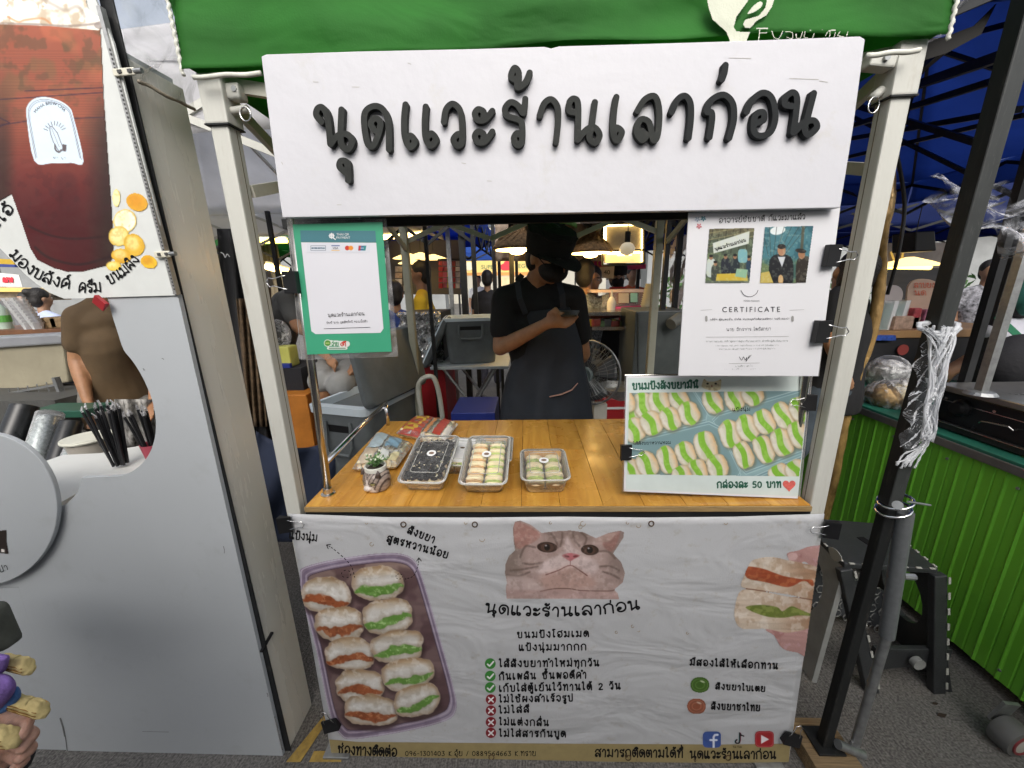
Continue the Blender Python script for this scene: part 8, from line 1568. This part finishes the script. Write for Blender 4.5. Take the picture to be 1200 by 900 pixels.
fzb = thing('dark_undershelf', 'dark shelf unit and green tray below the beige box', 'shelf', aY(40, 520, 1.95)); a, b = aY(-60, 455, 2.0), aY(95, 560, 2.0); MB().bb((a.x - .3, 2.0, 0), (b.x, 2.4, a.z - .08)).build('shelf_panel', P('panel_grooved', (.07, .07, .065), rough=.6, var=.3, vs=9, stretch=(8, 1, 1)), fzb); 
gt_ = thing('green_tray', 'dark green tray beyond the lid sleeves', 'tray', aY(60, 485, 1.85)); a = aY(30, 482, 1.85); b = aY(95, 470, 1.85); MB().bbox((a.x, 1.85, a.z - .04), (b.x, 2.0, a.z), .006).build('tray_body', P('tray_green', (.015, .08, .05), rough=.4), gt_)
tb = thing('side_table', 'brown table with food trays behind the beige box', 'table', aY(40, 400, 2.8)); a, b = aY(-60, 388, 2.7), aY(80, 388, 2.7); MB().bbox((a.x, 2.7, a.z - .04), (b.x, 3.4, a.z), .004).build('table_top', P('table_brown', (.16, .07, .03), rough=.5, var=.3), tb); MB().bb((a.x, 2.75, 0), (b.x, 3.3, a.z - .041)).build('table_skirt', M_['dark_cloth'], tb)
for k, (x, h, col, lab) in enumerate(((8, .2, (.3, .5, .2), 'clear bottle with a green label on the brown table'), )): p = aY(x, 386, 2.8); t = thing('drink_bottle', lab, 'bottle', p); p.z = a.z; MB().lathe(p, [(.04, 0), (.042, .12), (.03, .16), (.013, .18), (.013, .2)], 18).build('bottle_body', P('bottle_tint', (.4, .5, .42), rough=.15), t, smooth='auto'); MB().lathe(p + V((0, 0, .05)), [(.0428, 0), (.0428, .05)], 18, cap=False).build('bottle_label', P('lab_green', (.1, .35, .06)), t)
for k, x in enumerate((36, 46)):
 p = aY(x, 388, 2.72); p.z = a.z; t = thing('cup_stack', ('left', 'right')[k] + ' one of two leaning stacks of clear cups on the brown table', 'cups', p, 'stacks of clear cups')
 for j in range(9): MB().lathe(p + V((-.01 * j, 0, .022 * j)), [(.028, 0), (.04, .05), (.042, .052)], 16, cap=False).build('cup', glass('cupg', dens=.35, rough=.15) if j == 0 and k == 0 else bpy.data.materials['cupg'], t, smooth='auto')
for k, x in enumerate((60, 70)): p = aY(x, 388, 2.75); p.z = a.z; t = thing('snack_tray', ('left', 'right')[k] + ' brown snack tray on the far left table', 'tray', p, 'snack trays'); MB().bbox((p.x - .06, p.y, p.z), (p.x + .06, p.y + .2, p.z + .08), .01).build('tray_body', P('snack_brown', (.3, .2, .1), rough=.7, var=.5, vs=30), t)
sh2, pm = banner_bg('white banner with red lettering at the far left edge', [(-20, 318), (22, 322), (26, 336), (-20, 336)], 5.5, P('banner_white', (.7, .7, .66), rough=.5), [('ตลาด', (4, 16), 331, 6, rr_)]); 
yh = thing('yellow_awning', 'yellow and blue edged awning at the far left', 'awning', aY(0, 300, 5.6)); qs(yh, 'yellow_band', [(-30, 302), (15, 304), (17, 310), (-30, 308)], 5.6, .6, P('awn_yellow', (.6, .4, .04), rough=.7, thin=.3)); qs(yh, 'blue_band', [(-30, 308), (17, 310), (18, 313), (-30, 312)], 5.6, .6, P('awn_blue', (.03, .05, .2), rough=.7))
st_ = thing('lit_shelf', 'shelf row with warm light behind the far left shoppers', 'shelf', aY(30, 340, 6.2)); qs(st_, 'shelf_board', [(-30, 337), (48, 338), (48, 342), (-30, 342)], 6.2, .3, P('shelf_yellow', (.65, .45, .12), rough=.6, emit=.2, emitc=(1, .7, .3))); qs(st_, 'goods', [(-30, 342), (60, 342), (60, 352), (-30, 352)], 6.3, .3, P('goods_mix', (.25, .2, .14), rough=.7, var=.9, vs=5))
# gap between kiosk and posts
bk_ = thing('black_tarp', 'black tarp hanging between the kiosk and the left canopy post', 'tarp', aY(290, 600, 2.4)); MB().grid(lambda u, v: aY(254 + 46 * u + 30 * v, 268 + 340 * v, 2.35 + .05 * math.sin(u * 14) * (.3 + v)), 16, 20).build('tarp_sheet', P('tarp_black', (.012, .012, .013), rough=.6, bump=.5, bs=8), bk_, smooth=True, solid=.003); k = MB(); plate([cat([(262, 296), (265, 298), (267, 302), (269, 298), (272, 301)], 4)], .5, PM((0, 2.3, 0)), .02, k, 0, .5); k.build('painted_mark', M_['ink_white'], bk_)
bc = thing('brown_cloth', 'brown folded cloth hanging over the lower part of the black tarp', 'cloth', aY(300, 600, 2.3)); MB().grid(lambda u, v: aY(277 + 22 * u + 14 * v, 350 + 150 * v, 2.24 + .03 * math.sin(u * 20 + v * 3)), 14, 14).build('cloth_sheet', P('cloth_brown', (.1, .065, .035), rough=.9, var=.5, vs=9, stretch=(1, 1, 6)), bc, smooth=True, solid=.004)
mn = thing('monitor', 'grey monitor back standing right of the dome lamp', 'monitor', aY(306, 335, 3.2)); qs(mn, 'monitor_case', [(299, 316), (312, 318), (316, 336), (302, 336)], 3.2, .06, P('mon_grey', (.14, .14, .15), rough=.4), bevel=.005); qs(mn, 'monitor_foot', [(305, 336), (310, 336), (311, 352), (306, 352)], 3.22, .03, M_['mon_grey'])
J, sc = stand(352, 322, 2.8, facing=V((1, -.3, 0)))
J['head'] = aY(356, 332, 2.75); J['neck'] = aY(345, 342, 2.8); J['chest'] = aY(333, 362, 2.85); J['pelvis'] = aY(322, 420, 2.9); J['shoulders'] = (aY(338, 348, 3.0), aY(336, 352, 2.7)); J['elbowR'] = aY(348, 384, 2.6); J['wristR'] = aY(372, 395, 2.55); J['elbowL'] = aY(352, 378, 3); J['wristL'] = aY(372, 392, 2.9)
J['look'] = V((.9, -.2, -.6)); t, HP, HR = figure('person', 'person in a grey t-shirt with a brown strap bending forward behind the payment sign', J, shirt('greytee', (.11, .11, .105)), .62, (P('shorts_dark', (.04, .04, .045), rough=.9), 0), skin='skin_tan', res=.013, facing=V((1, -.3, 0)))
MB().bar(aY(313, 336, 2.7), aY(316, 410, 2.72), .05, .006, up=(0, 1, 0)).build('bag_strap', P('strap_brown', (.1, .055, .03), rough=.7), t)
J, sc = stand(405, 330, 2.55, facing=V((-.3, -1, 0)))
J['head'] = aY(402, 345, 2.6); J['neck'] = aY(400, 368, 2.62); J['chest'] = aY(398, 385, 2.65); J['pelvis'] = aY(398, 432, 2.7); J['shoulders'] = (aY(374, 378, 2.6), aY(424, 378, 2.65)); J['elbowL'] = aY(370, 405, 2.5); J['wristL'] = aY(385, 420, 2.35); J['elbowR'] = aY(428, 405, 2.6); J['wristR'] = aY(418, 425, 2.4)
J['kneeL'] = aY(376, 447, 2.25); J['kneeR'] = aY(398, 452, 2.2); J['ankleL'] = V((J['kneeL'].x, 2.32, .1)); J['ankleR'] = V((J['kneeR'].x, 2.3, .1))
figure('person', 'seated person in pale grey shorts whose bare knees show below the payment sign', J, shirt('palegrey', (.3, .3, .3)), .5, (P('shorts_pale', (.3, .3, .29), rough=.9), 0), skin='skin_tan', res=.013, facing=V((-.3, -1, 0)))
bs_ = thing('bench', 'dark bench under the seated person', 'bench', (J['pelvis'].x, 2.7, 0)); MB().bbox((J['pelvis'].x - .3, 2.5, J['pelvis'].z - .16), (J['pelvis'].x + .3, 2.9, J['pelvis'].z - .11)).build('seat', M_['dark_cloth'], bs_)
for x in (-.25, .25): MB().bb((J['pelvis'].x + x - .02, 2.55, 0), (J['pelvis'].x + x + .02, 2.85, J['pelvis'].z - .161)).build('leg', BM, bs_)
bt_ = thing('work_table', 'table with a yellow tub and blue lid beside the steel pole', 'table', aY(335, 470, 2.3)); a, b = aY(318, 432, 2.3), aY(352, 432, 2.3); MB().bb((a.x, 2.3, 0), (b.x, 2.6, a.z)).build('table_body', M_['dark_cloth'], bt_)
p = aY(333, 420, 2.35); t = thing('yellow_tub', 'pale yellow tub on the dark table behind the steel pole', 'tub', p); MB().bbox((p.x - .05, 2.33, a.z), (p.x + .05, 2.43, a.z + .13), .01).build('tub_body', P('tub_yellow', (.5, .5, .12), rough=.4), t); MB().bbox((p.x - .06, 2.3, a.z + .001), (p.x + .06, 2.327, a.z + .03), .004).build('blue_lid', M_['blue_plastic'], t)
t = thing('plastic_bag', 'knotted translucent plastic bag behind the steel pole', 'bag', aY(326, 400, 2.5)); MB().ball(aY(327, 392, 2.5), (.08, .05, .1)).build('bag_film', glass('bagf', dens=.45, rough=.25, bump=1, bs=14), t, smooth=True)
t = thing('orange_crate', 'orange crate low between the left post and the steel pole', 'crate', aY(345, 500, 2.2)); a, b = aY(322, 463, 2.2), aY(366, 505, 2.2); MB().bbox((a.x, 2.2, b.z - .2), (b.x, 2.5, a.z), .006).build('crate_body', P('crate_orange', (.42, .15, .02), rough=.5, var=.3, vs=5), t); MB().bb((a.x + .02, 2.22, 0), (b.x - .02, 2.48, b.z - .201)).build('crate_stand', M_['dark_cloth'], t)
t = thing('blue_cloth', 'dark navy cloth draped low beside the counter end', 'cloth', aY(350, 600, 1.9)); MB().grid(lambda u, v: aY(300 + 100 * u, 505 + 20 * math.sin(u * 3) * (1 - v) + 130 * v, 1.95 - .12 * v + .04 * math.sin(u * 11 + v * 6)), 24, 18).build('cloth_sheet', P('cloth_navy', (.014, .022, .05), rough=.8, bump=.3, bs=10), t, smooth=True, solid=.004)
# right side person behind the post
J, sc = stand(1000, 318, 2.0, facing=V((.9, .5, 0)))
J['shoulders'] = (aY(996, 352, 2.15), aY(984, 352, 1.9)); J['neck'] = aY(992, 338, 2.0); J['chest'] = aY(986, 376, 2.0); J['pelvis'] = aY(974, 460, 2.0); J['elbowR'] = aY(975, 400, 1.85); J['wristR'] = aY(985, 430, 1.85); J['elbowL'] = aY(994, 400, 2.15); J['wristL'] = aY(990, 430, 2.1); J['head'] = aY(1000, 322, 2.0); J['kneeL'] = V((1.36, 2.1, .5)); J['kneeR'] = V((1.3, 1.95, .5)); J['ankleL'] = V((1.38, 2.12, .09)); J['ankleR'] = V((1.3, 1.97, .09))
figure('person', 'person in a black shirt and jeans standing behind the right canopy post', J, M_['shirt_black'], .6, (P('denim', (.05, .065, .08), rough=.9, var=.3, vs=12), 1), skin='skin_tan', res=.013, facing=V((.3, 1, 0)))
# ---------- goods on the right stall
Z8 = .881
def onr(px, py, z=Z8): return aZ(px, py, z)
st = thing('gas_stove', 'large black gas stove with a knob and wire handle on the green counter', 'stove', V((2.1, 1.45, Z8))); a = aX(1078, 492, 1.84); 
MB().bbox((1.84, 1.0, Z8), (2.45, 1.72, Z8 + .16), .006).build('stove_body', P('stove_black', (.012, .014, .016), rough=.25, var=.2, vs=6, spec=.3), st); MB().bbox((1.83, .98, Z8 + .16), (2.46, 1.74, Z8 + .185), .004).build('top_plate', P('stove_steel', (.35, .34, .32), rough=.3, metal=.8, var=.3, dirt=.4), st)
M3 = Matrix.Rotation(rad(-90), 3, 'Y')
kb, h1, h2 = aX(1128, 478, 1.84), aX(1157, 494, 1.84), aX(1197, 503, 1.84)
MB().bbox((1.815, 1.0, Z8 + .004), (1.84, 1.72, Z8 + .03), .003).build('front_ledge', M_['black_metal'], st); MB().bb((1.8385, 1.0, Z8 + .118), (1.8405, 1.72, Z8 + .121)).build('trim_line', M_['steel'], st); MB().bb((1.813, 1.0, Z8 + .029), (1.816, 1.72, Z8 + .032)).build('trim_line', M_['steel'], st)
MB().lathe(kb, [(.036, 0), (.036, .012), (.026, .018), (.024, .035), (.001, .036)], 20, M3).build('knob', M_['black_plastic'], st, smooth='auto'); MB().tube([h1, h1 + V((-.03, 0, -.004)), h1 + V((-.034, -.01, .006)), h2 + V((-.034, .01, .006)), h2 + V((-.03, 0, -.004)), h2], .0035, 8).build('wire_handle', M_['steel'], st, smooth='auto')
for y in (1.2, 1.5, 1.68): MB().tube([(1.838, y, Z8 + .13), (1.833, y, Z8 + .13)], .006, 8).build('rivet', M_['steel'], st)
MB().lathe((2.1, 1.25, Z8 + .19), [(.16, 0), (.17, .02), (.16, .05), (.12, .055)], 28).build('burner_pan', P('pan_iron', (.06, .06, .055), rough=.4, metal=.5), st, smooth='auto')
for i, (x, y, w_, h, d, col, lab, nm, ct) in enumerate(((1035, 468, .09, .07, .14, (.5, .33, .14), 'bag of golden noodles on the green counter', 'noodle_bag', 'bag'), (1056, 470, .09, .08, .12, (.6, .52, .34), 'bag of pale tofu puffs beside the noodle bag', 'tofu_bag', 'bag'), (1038, 445, .1, .1, .14, (.4, .4, .4), 'clear plastic bag bunched behind the noodles', 'plastic_bag', 'bag'))):
 p = onr(x, y + 6); p.x = max(p.x, 1.88); t = thing(nm, lab, ct, p); rs = random.Random(i)
 MB().ball(p + V((0, 0, h * .6)), (w_, d * .7, h), n=16).build('bag_fill', P('fill%d' % i, col, rough=.6, var=.5, vs=30, bump=.8, bs=30), t, smooth=True); MB().ball(p + V((0, 0, h * .7)), (w_ * 1.1, d * .8, h * 1.15), n=16).build('bag_film', bpy.data.materials['bagf'], t, smooth=True)
tb2 = thing('display_table', 'raised wooden display table with cups and signs on the right stall', 'table', V((2.3, 2.75, 0))); a = aY(1020, 388, 2.6); b = aY(1110, 384, 2.6); MB().bbox((a.x, 2.6, a.z - .05), (b.x + .5, 3.1, a.z), .005).build('table_top', P('disp_wood', (.3, .17, .07), rough=.5, var=.3, vs=5), tb2); MB().bb((a.x + .02, 2.62, 0), (b.x + .48, 3.05, a.z - .051)).build('table_skirt', P('skirt_black', (.012, .012, .014), rough=.7, dirt=.2), tb2)
MB().lathe((aY(1058, 410, 2.6).x, 2.6, aY(1058, 410, 2.6).z), [(.035, -.004), (.035, .003)], 20, Matrix.Rotation(rad(90), 3, 'X')).build('red_badge', P('badge_red', (.35, .06, .05)), tb2); 
qs(tb2, 'blue_box_row', rect(1024, 393, 1050, 399), 2.58, .1, P('blue_row', (.03, .08, .35), rough=.4, var=.6, vs=40))
for i, x in enumerate((1031, 1044)): p = aY(x, 386, 2.7); p.z = a.z; t = thing('jelly_cup', ('left', 'right')[i] + ' cup of green jelly under the round paddle sign', 'cup', p, 'cups of green jelly'); MB().lathe(p, [(.05, 0), (.062, .17)], 20).build('cup_fill', P('jelly', (.15, .32, .27), rough=.3, var=.3, vs=20), t, smooth='auto'); MB().lathe(p, [(.054, 0), (.066, .19), (.07, .19)], 20, cap=False).build('cup_wall', bpy.data.materials['cupg'], t, smooth='auto')
t = thing('round_paddle_sign', 'round pale paddle sign with yellow neck above the green jelly', 'sign', aY(1043, 370, 2.68)); p = aY(1043, 348, 2.68); MB().lathe(p, [(.075, -.006), (.075, .006)], 28, Matrix.Rotation(rad(90), 3, 'X')).build('paddle_disc', P('paddle_pink', (.5, .44, .42), rough=.6), t, smooth='auto'); MB().bar(p + V((0, 0, -.07)), p + V((0, 0, -.18)), .025, .01, up=(0, 1, 0)).build('paddle_neck', P('neck_yellow', (.6, .42, .02), rough=.5), t)
t = thing('card_sign', 'pinkish rounded card sign with faded red lettering on the right stall', 'sign', aY(1080, 380, 2.66)); q_ = cat([(1061, 385), (1063, 350), (1066, 333), (1078, 327), (1094, 329), (1099, 338), (1095, 385)], 4); qs(t, 'card', q_, 2.66, .012, P('card_pink', (.55, .38, .28), rough=.7, var=.15, vs=5)); k = MB(); write(k, PM((0, 2.66, 0)), 'ลาบยง', (1070, 337), (1094, 337), 5.5, .17, .008, g=.6); write(k, PM((0, 2.66, 0)), 'นด', (1070, 346), (1084, 346), 5.5, .17, .008, g=.6); k.build('card_lettering', P('ink_coral', (.6, .15, .08)), t)
for i, (x, y, w_, h, col, lab) in enumerate(((1062, 384, .16, .09, (.45, .3, .22), 'tray of small snacks in the middle of the display table'), (1072, 383, .05, .14, (.4, .05, .06), 'red snack packet beside the card sign'), (1085, 388, .06, .13, (.4, .14, .22), 'pink plastic cup beside the black post'))): p = aY(x, y, 2.62); p.z = a.z; t = thing(('snack_tray', 'snack_packet', 'pink_cup')[i], lab, ('tray', 'packet', 'cup')[i], p); MB().bbox((p.x - w_ / 2, 2.62, p.z), (p.x + w_ / 2, 2.72, p.z + h), .01).build('body', P('rsn%d' % i, col, rough=.5, var=.5, vs=25), t)
bw, pm = banner_bg('grey and orange stall banner glowing behind the curved strip light', [(1025, 285), (1110, 284), (1108, 318), (1022, 318)], 3.4, P('banner_greyo', (.3, .26, .22), rough=.6, var=.6, vs=3), []); 
k = MB(); plate([[(1043, 296), (1048, 310)], [(1052, 294), (1049, 310)], [(1057, 295), (1054, 309)]], 1.3, pm, .012, k, 0, .7); k.build('banner_lettering', P('ink_gold', (.8, .5, .1), emit=.3, emitc=(1, .6, .1)), bw)
spk = thing('speaker_box', 'black boxy speaker hanging below the right blue tent', 'speaker', aY(1085, 280, 2.6)); qs(spk, 'speaker_case', [(1073, 271), (1096, 270), (1098, 294), (1072, 295)], 2.6, .16, BK, bevel=.008)
bl_ = thing('black_backdrop', 'black ribbed backdrop behind the signs on the right stall', 'backdrop', aY(1060, 340, 3.2)); qs(bl_, 'backdrop_panel', [(1030, 314), (1110, 314), (1108, 384), (1028, 384)], 3.2, .03, P('backdrop_black', (.03, .03, .035), rough=.4, var=.4, vs=3, stretch=(1, 1, 9)))
# posts & people at far right
for i, (x0, y0, x1, y1, Y, w_, m_, lab) in enumerate(((1166, 250, 1135, 425, 1.75, .03, BM, 'first thin black pole right of the thick black post'), (1176, 252, 1150, 420, 2.2, .035, BM, 'second black pole behind the film curtain'), (1200, 250, 1158, 430, 1.55, .028, M_['galv'], 'grey metal pole rising from the stove'))):
 t = thing('tent_pole', lab, 'pole', aY(x1, y1, Y), 'tent poles on the right stall'); b_ = aY(x1, y1, Y); zb = 1.068 if i == 2 else 0; MB().bar(V((b_.x, Y, zb)), V((b_.x + .01, Y, 2.5)), w_).build('pole_tube', m_, t); MB().lathe((b_.x, Y, zb), [(.05, 0), (.04, .012), (.02, .016)], 16).build('foot_plate', m_, t)
J, sc = stand(1192, 352, 2.3, facing=V((.5, 1, 0))); J['shoulders'] = (aY(1215, 378, 2.3), aY(1168, 388, 2.2)); J['chest'] = aY(1190, 400, 2.3)
t, HP, HR = figure('person', 'person with a green headscarf and white shirt seen from behind at the right edge', J, shirt('whiter', (.55, .55, .6)), .6, None, res=.014, facing=V((.5, 1, 0)), legs=False)
q = MB(); q.ball(HP(0, -.01, .03), (.1, .115, .11), HR, 18, 12); q.ball(HP(0, -.11, -.03), (.04, .04, .05), HR); bake(q.build('headscarf', P('scarf_green', (.02, .12, .09), rough=.8, bump=.3, bs=20), t, remesh=.012)); 
for p_, q_ in (((1168, 370), (1200, 400)), ((1200, 400), (1165, 432))): MB().bar(aY(*p_, 2.08), aY(*q_, 2.08), .03, .004, up=(0, 1, 0)).build('apron_strap', P('strap_green', (.02, .16, .08), rough=.8), t)
bgp('person in a black and white floral dress beyond the right stall', 1160, 318, 4.4, shirt('floral', (.2, .2, .22), var=1, vs=30), facing=V((-.6, -1, 0)), res=.02)
bp = thing('dark_bag', 'black padded bag standing on the stall at the right edge', 'bag', aY(1190, 430, 1.8)); MB().ball(aY(1195, 425, 1.9), (.16, .1, .14)).build('bag_body', M_['dark_cloth'], bp, smooth=True)
hd = thing('hedge_planter', 'green hedge strip far beyond the right stalls', 'hedge', (9, 16, 0)); rs = random.Random(4); m = MB()
for k in range(900): p = V((rs.uniform(5, 16), 15 + rs.uniform(-.5, .5), rs.uniform(.1, 1.6))); d1 = V((rs.uniform(-1, 1), rs.uniform(-1, 1), rs.uniform(-1, 1))).normalized() * .14; d2 = V((rs.uniform(-1, 1), rs.uniform(-1, 1), rs.uniform(-1, 1))).normalized() * .1; m.add([p - d1, p + d2, p + d1, p - d2], [(0, 1, 2, 3)])
m.build('hedge_leaves', P('hedge_green', (.05, .12, .03), rough=.7, var=.4), hd)
# ================================================================ VISITOR'S HAND WITH PLUSH AT THE LOWER LEFT
def visitor():
 Y = .44; q = lambda x, y, Yy=Y: aY(x, y, Yy)
 t = thing('person', 'hand of a visitor in a dark sleeve holding the plush at the lower left corner', 'person', q(10, 890)); b = MB()
 b.limb([(q(-30, 925), .03), (q(-5, 885), .03), (q(8, 862), .026)], flat=.8)
 for (a, m1, e, r, y2) in (((12, 842), (30, 848), (24, 862), .0105, .42), ((16, 852), (36, 862), (26, 876), .0108, .418), ((14, 866), (34, 878), (24, 888), .0104, .416), ((8, 880), (26, 892), (16, 902), .0095, .414)): b.limb([(q(*a), r * 1.1), (q(*m1, y2), r), (q(*e, y2 - .012), r * .85)], n=10, sub=4)
 b.limb([(q(-12, 850), .014), (q(2, 838), .012), (q(12, 836), .0095)], n=10, sub=4)
 o = bake(b.build('hand', P('skin_pale', (.42, .24, .18), rough=.5, var=.15, vs=60, sss=.12, bump=.25, bs=160), t, remesh=.0035)); 
 for (x, y) in ((22, 864), (24, 878), (22, 890)): MB().ball(q(x, y, .405), (.005, .002, .004)).build('fingernail', P('nail', (.5, .32, .28), rough=.3), t, smooth=True)
 MB().tube([V((-.98, .1, 1.42)), V((-.95, .12, 1.12)), q(-70, 990), q(-35, 935), q(-12, 905), q(4, 893)], [.075, .06, .052, .046, .042, .038], 16).build('sleeve', M_['dark_cloth'], t, smooth=True)
 tb = MB(); tb.tube([V((-1.16, .02, z)) for z in (.85, 1.0, 1.3, 1.42, 1.48)], [.17, .18, .2, .16, .07], 24, flat=.62).tube([V((-1.16, .02, 1.46)), V((-1.16, .03, 1.58))], .055, 14); tb.build('jacket', M_['dark_cloth'], t, smooth=True)
 MB().ball((-1.16, .03, 1.66), (.078, .095, .12)).build('head', P('skin_pale', (.42, .24, .18)), t, smooth=True); MB().ball((-1.16, .01, 1.7), (.088, .1, .11)).build('hair', M_['hair'], t, smooth=True)
 for x in (-1.25, -1.07): MB().tube([(x, .02, .9), (x, .03, .5), (x, .02, .08)], [.09, .065, .05], 14).build('trouser_leg', M_['dark_cloth'], t, smooth=True); MB().bbox((x - .045, -.08, 0), (x + .045, .17, .09), .03).build('shoe', M_['black_plastic'], t)
 p = thing('plush_toy', 'purple and blue plush with striped cream rolls held in the lower left corner', 'plush toy', q(10, 830)); pm_ = P('plush_purple', (.17, .1, .33), rough=.9, var=.3, vs=40, bump=.4, bs=120); bl = P('plush_blue', (.06, .16, .42), rough=.9, var=.3, vs=40, bump=.4, bs=120); cr_ = P('plush_cream', (.52, .42, .19), rough=.9, var=.15, vs=30, bump=.3, bs=120); ln = P('plush_seam', (.2, .1, .02), rough=.9)
 def roll(a, b_, w_, yy, dy=0):
  A, B = q(*a, yy), q(*b_, yy); ax = (B - A).normalized(); up = ax.cross(V((0, -1, 0))).normalized(); rings = []
  for k in range(17):
   s = k / 16; e_ = 1 if s < .88 else max(.05, 1 - ((s - .88) / .12) ** 2) ** .5; c = A.lerp(B, min(s, .97)); ww = w_ * (1 + .15 * s) * (1 + .05 * math.sin(s * 19 + w_ * 900)) * e_; rings.append([c + ax * (.3 * w_ * math.cos(z) * (s > .5)) + up * ww * math.cos(z) * (1 + .07 * math.sin(z * 7)) + V((0, -1, 0)) * ww * .6 * (1 + .08 * math.cos(z * 7)) * math.sin(z) for z in [2 * math.pi * j / 40 for j in range(40)]])
  MB().loft(rings).build('cream_roll', cr_, p, smooth=True)
  for o_ in (-.55, -.1, .35): MB().tube([A.lerp(B, s) + up * w_ * (1 + .15 * s) * (-o_) + V((0, -1, 0)) * w_ * (.62 * math.sqrt(max(0, 1 - o_ * o_)) + .05) for s in (0, .3, .6, .9)], .0008, 5).build('seam_line', ln, p, smooth=True)
 roll((3, 774), (37, 782), .0125, .43); roll((16, 822), (54, 833), .014, .425); roll((-20, 862), (17, 864), .0165, .40)
 m = MB(); 
 def blob(pts, th, mt, nm, yy): 
  c = MB(); cp = cat(pts, 5, True); ce = (sum(x for x, y in cp) / len(cp), sum(y for x, y in cp) / len(cp))
  c.loft([[q(ce[0] + (x - ce[0]) * k, ce[1] + (y - ce[1]) * k, yy + d) for x, y in cp] for k, d in ((.02, -th), (.5, -th * .9), (.85, -th * .6), (1, 0), (.85, th * .6), (.02, th))]); c.build(nm, mt, p, smooth=True)
 blob([(-20, 768), (8, 767), (11, 774), (4, 788), (-20, 796)], .012, pm_, 'purple_petal', .42); blob([(-20, 792), (8, 790), (19, 801), (14, 816), (-2, 832), (-20, 830)], .014, pm_, 'purple_petal', .415); blob([(-15, 836), (8, 818), (20, 804), (25, 815), (14, 830), (-5, 838)], .01, bl, 'blue_petal', .425)
 g = thing('grey_bag', 'dark grey bag with a flap at the left edge above the plush', 'bag', q(5, 745, .6)); a_, b_ = q(-190, 768, .6), q(-14, 718, .6); MB().bbox((a_.x, .595, q(0, 764, .6).z), (b_.x, .635, b_.z), .012).build('bag_side', P('bag_slate', (.07, .075, .062), rough=.8, var=.3, vs=20, bump=.3, bs=60), g, smooth=True); MB().prism([q(x, y, .588) for x, y in ((-190, 717), (-20, 717), (-12, 722), (-14, 744), (-24, 750), (-190, 746))], (0, .006, 0)).build('bag_flap', M_['dark_cloth'], g, bevel=.002); MB().tube([V((a_.x + .04, .63, b_.z)), V((-1.0, .3, 1.3)), V((-1.05, .1, 1.46)), V((-1.0, -.02, 1.2)), V((a_.x + .02, .6, b_.z))], .008, 8).build('bag_strap', M_['dark_cloth'], g, smooth=True)
visitor()

# small extras
for i, (x, y) in enumerate(((1096, 825), (1104, 839))):
 p = aZ(x, y, .004); t = thing('dead_leaf', ('smaller', 'larger')[i] + ' dark dead leaf on the concrete right of the black post', 'leaf', p); s = .012 + .006 * i; MB().add([p + V(q) * s for q in ((-1, 0, 0), (-.2, .5, .2), (1, .1, .3), (.1, -.4, .1))], [(0, 1, 2, 3)]).build('leaf_blade', P('leaf_dry', (.03, .02, .012), rough=.9), t, solid=.001)
hg = thing('snack_rack', 'rack of small red, pink and yellow snack packs behind the dark corner pole', 'rack', aY(520, 330, 4.9)); rs = random.Random(31)
MB().bar(aY(513, 304, 4.9), aY(542, 304, 4.9), .02).build('rack_bar', BM, hg)
for k in range(30):
 x = 514 + (k % 6) * 5; y = 306 + (k // 6) * 6.5; qs(hg, 'snack_pack', rect(x, y, x + 4 + rs.random(), y + 5 + rs.random()), 4.9 + rs.random() * .05, .03, P('sn%d' % (k % 6), ((.4, .03, .05), (.5, .1, .2), (.55, .4, .05), (.3, .02, .03), (.6, .55, .5), (.08, .1, .25))[k % 6], rough=.4, var=.3, vs=20))
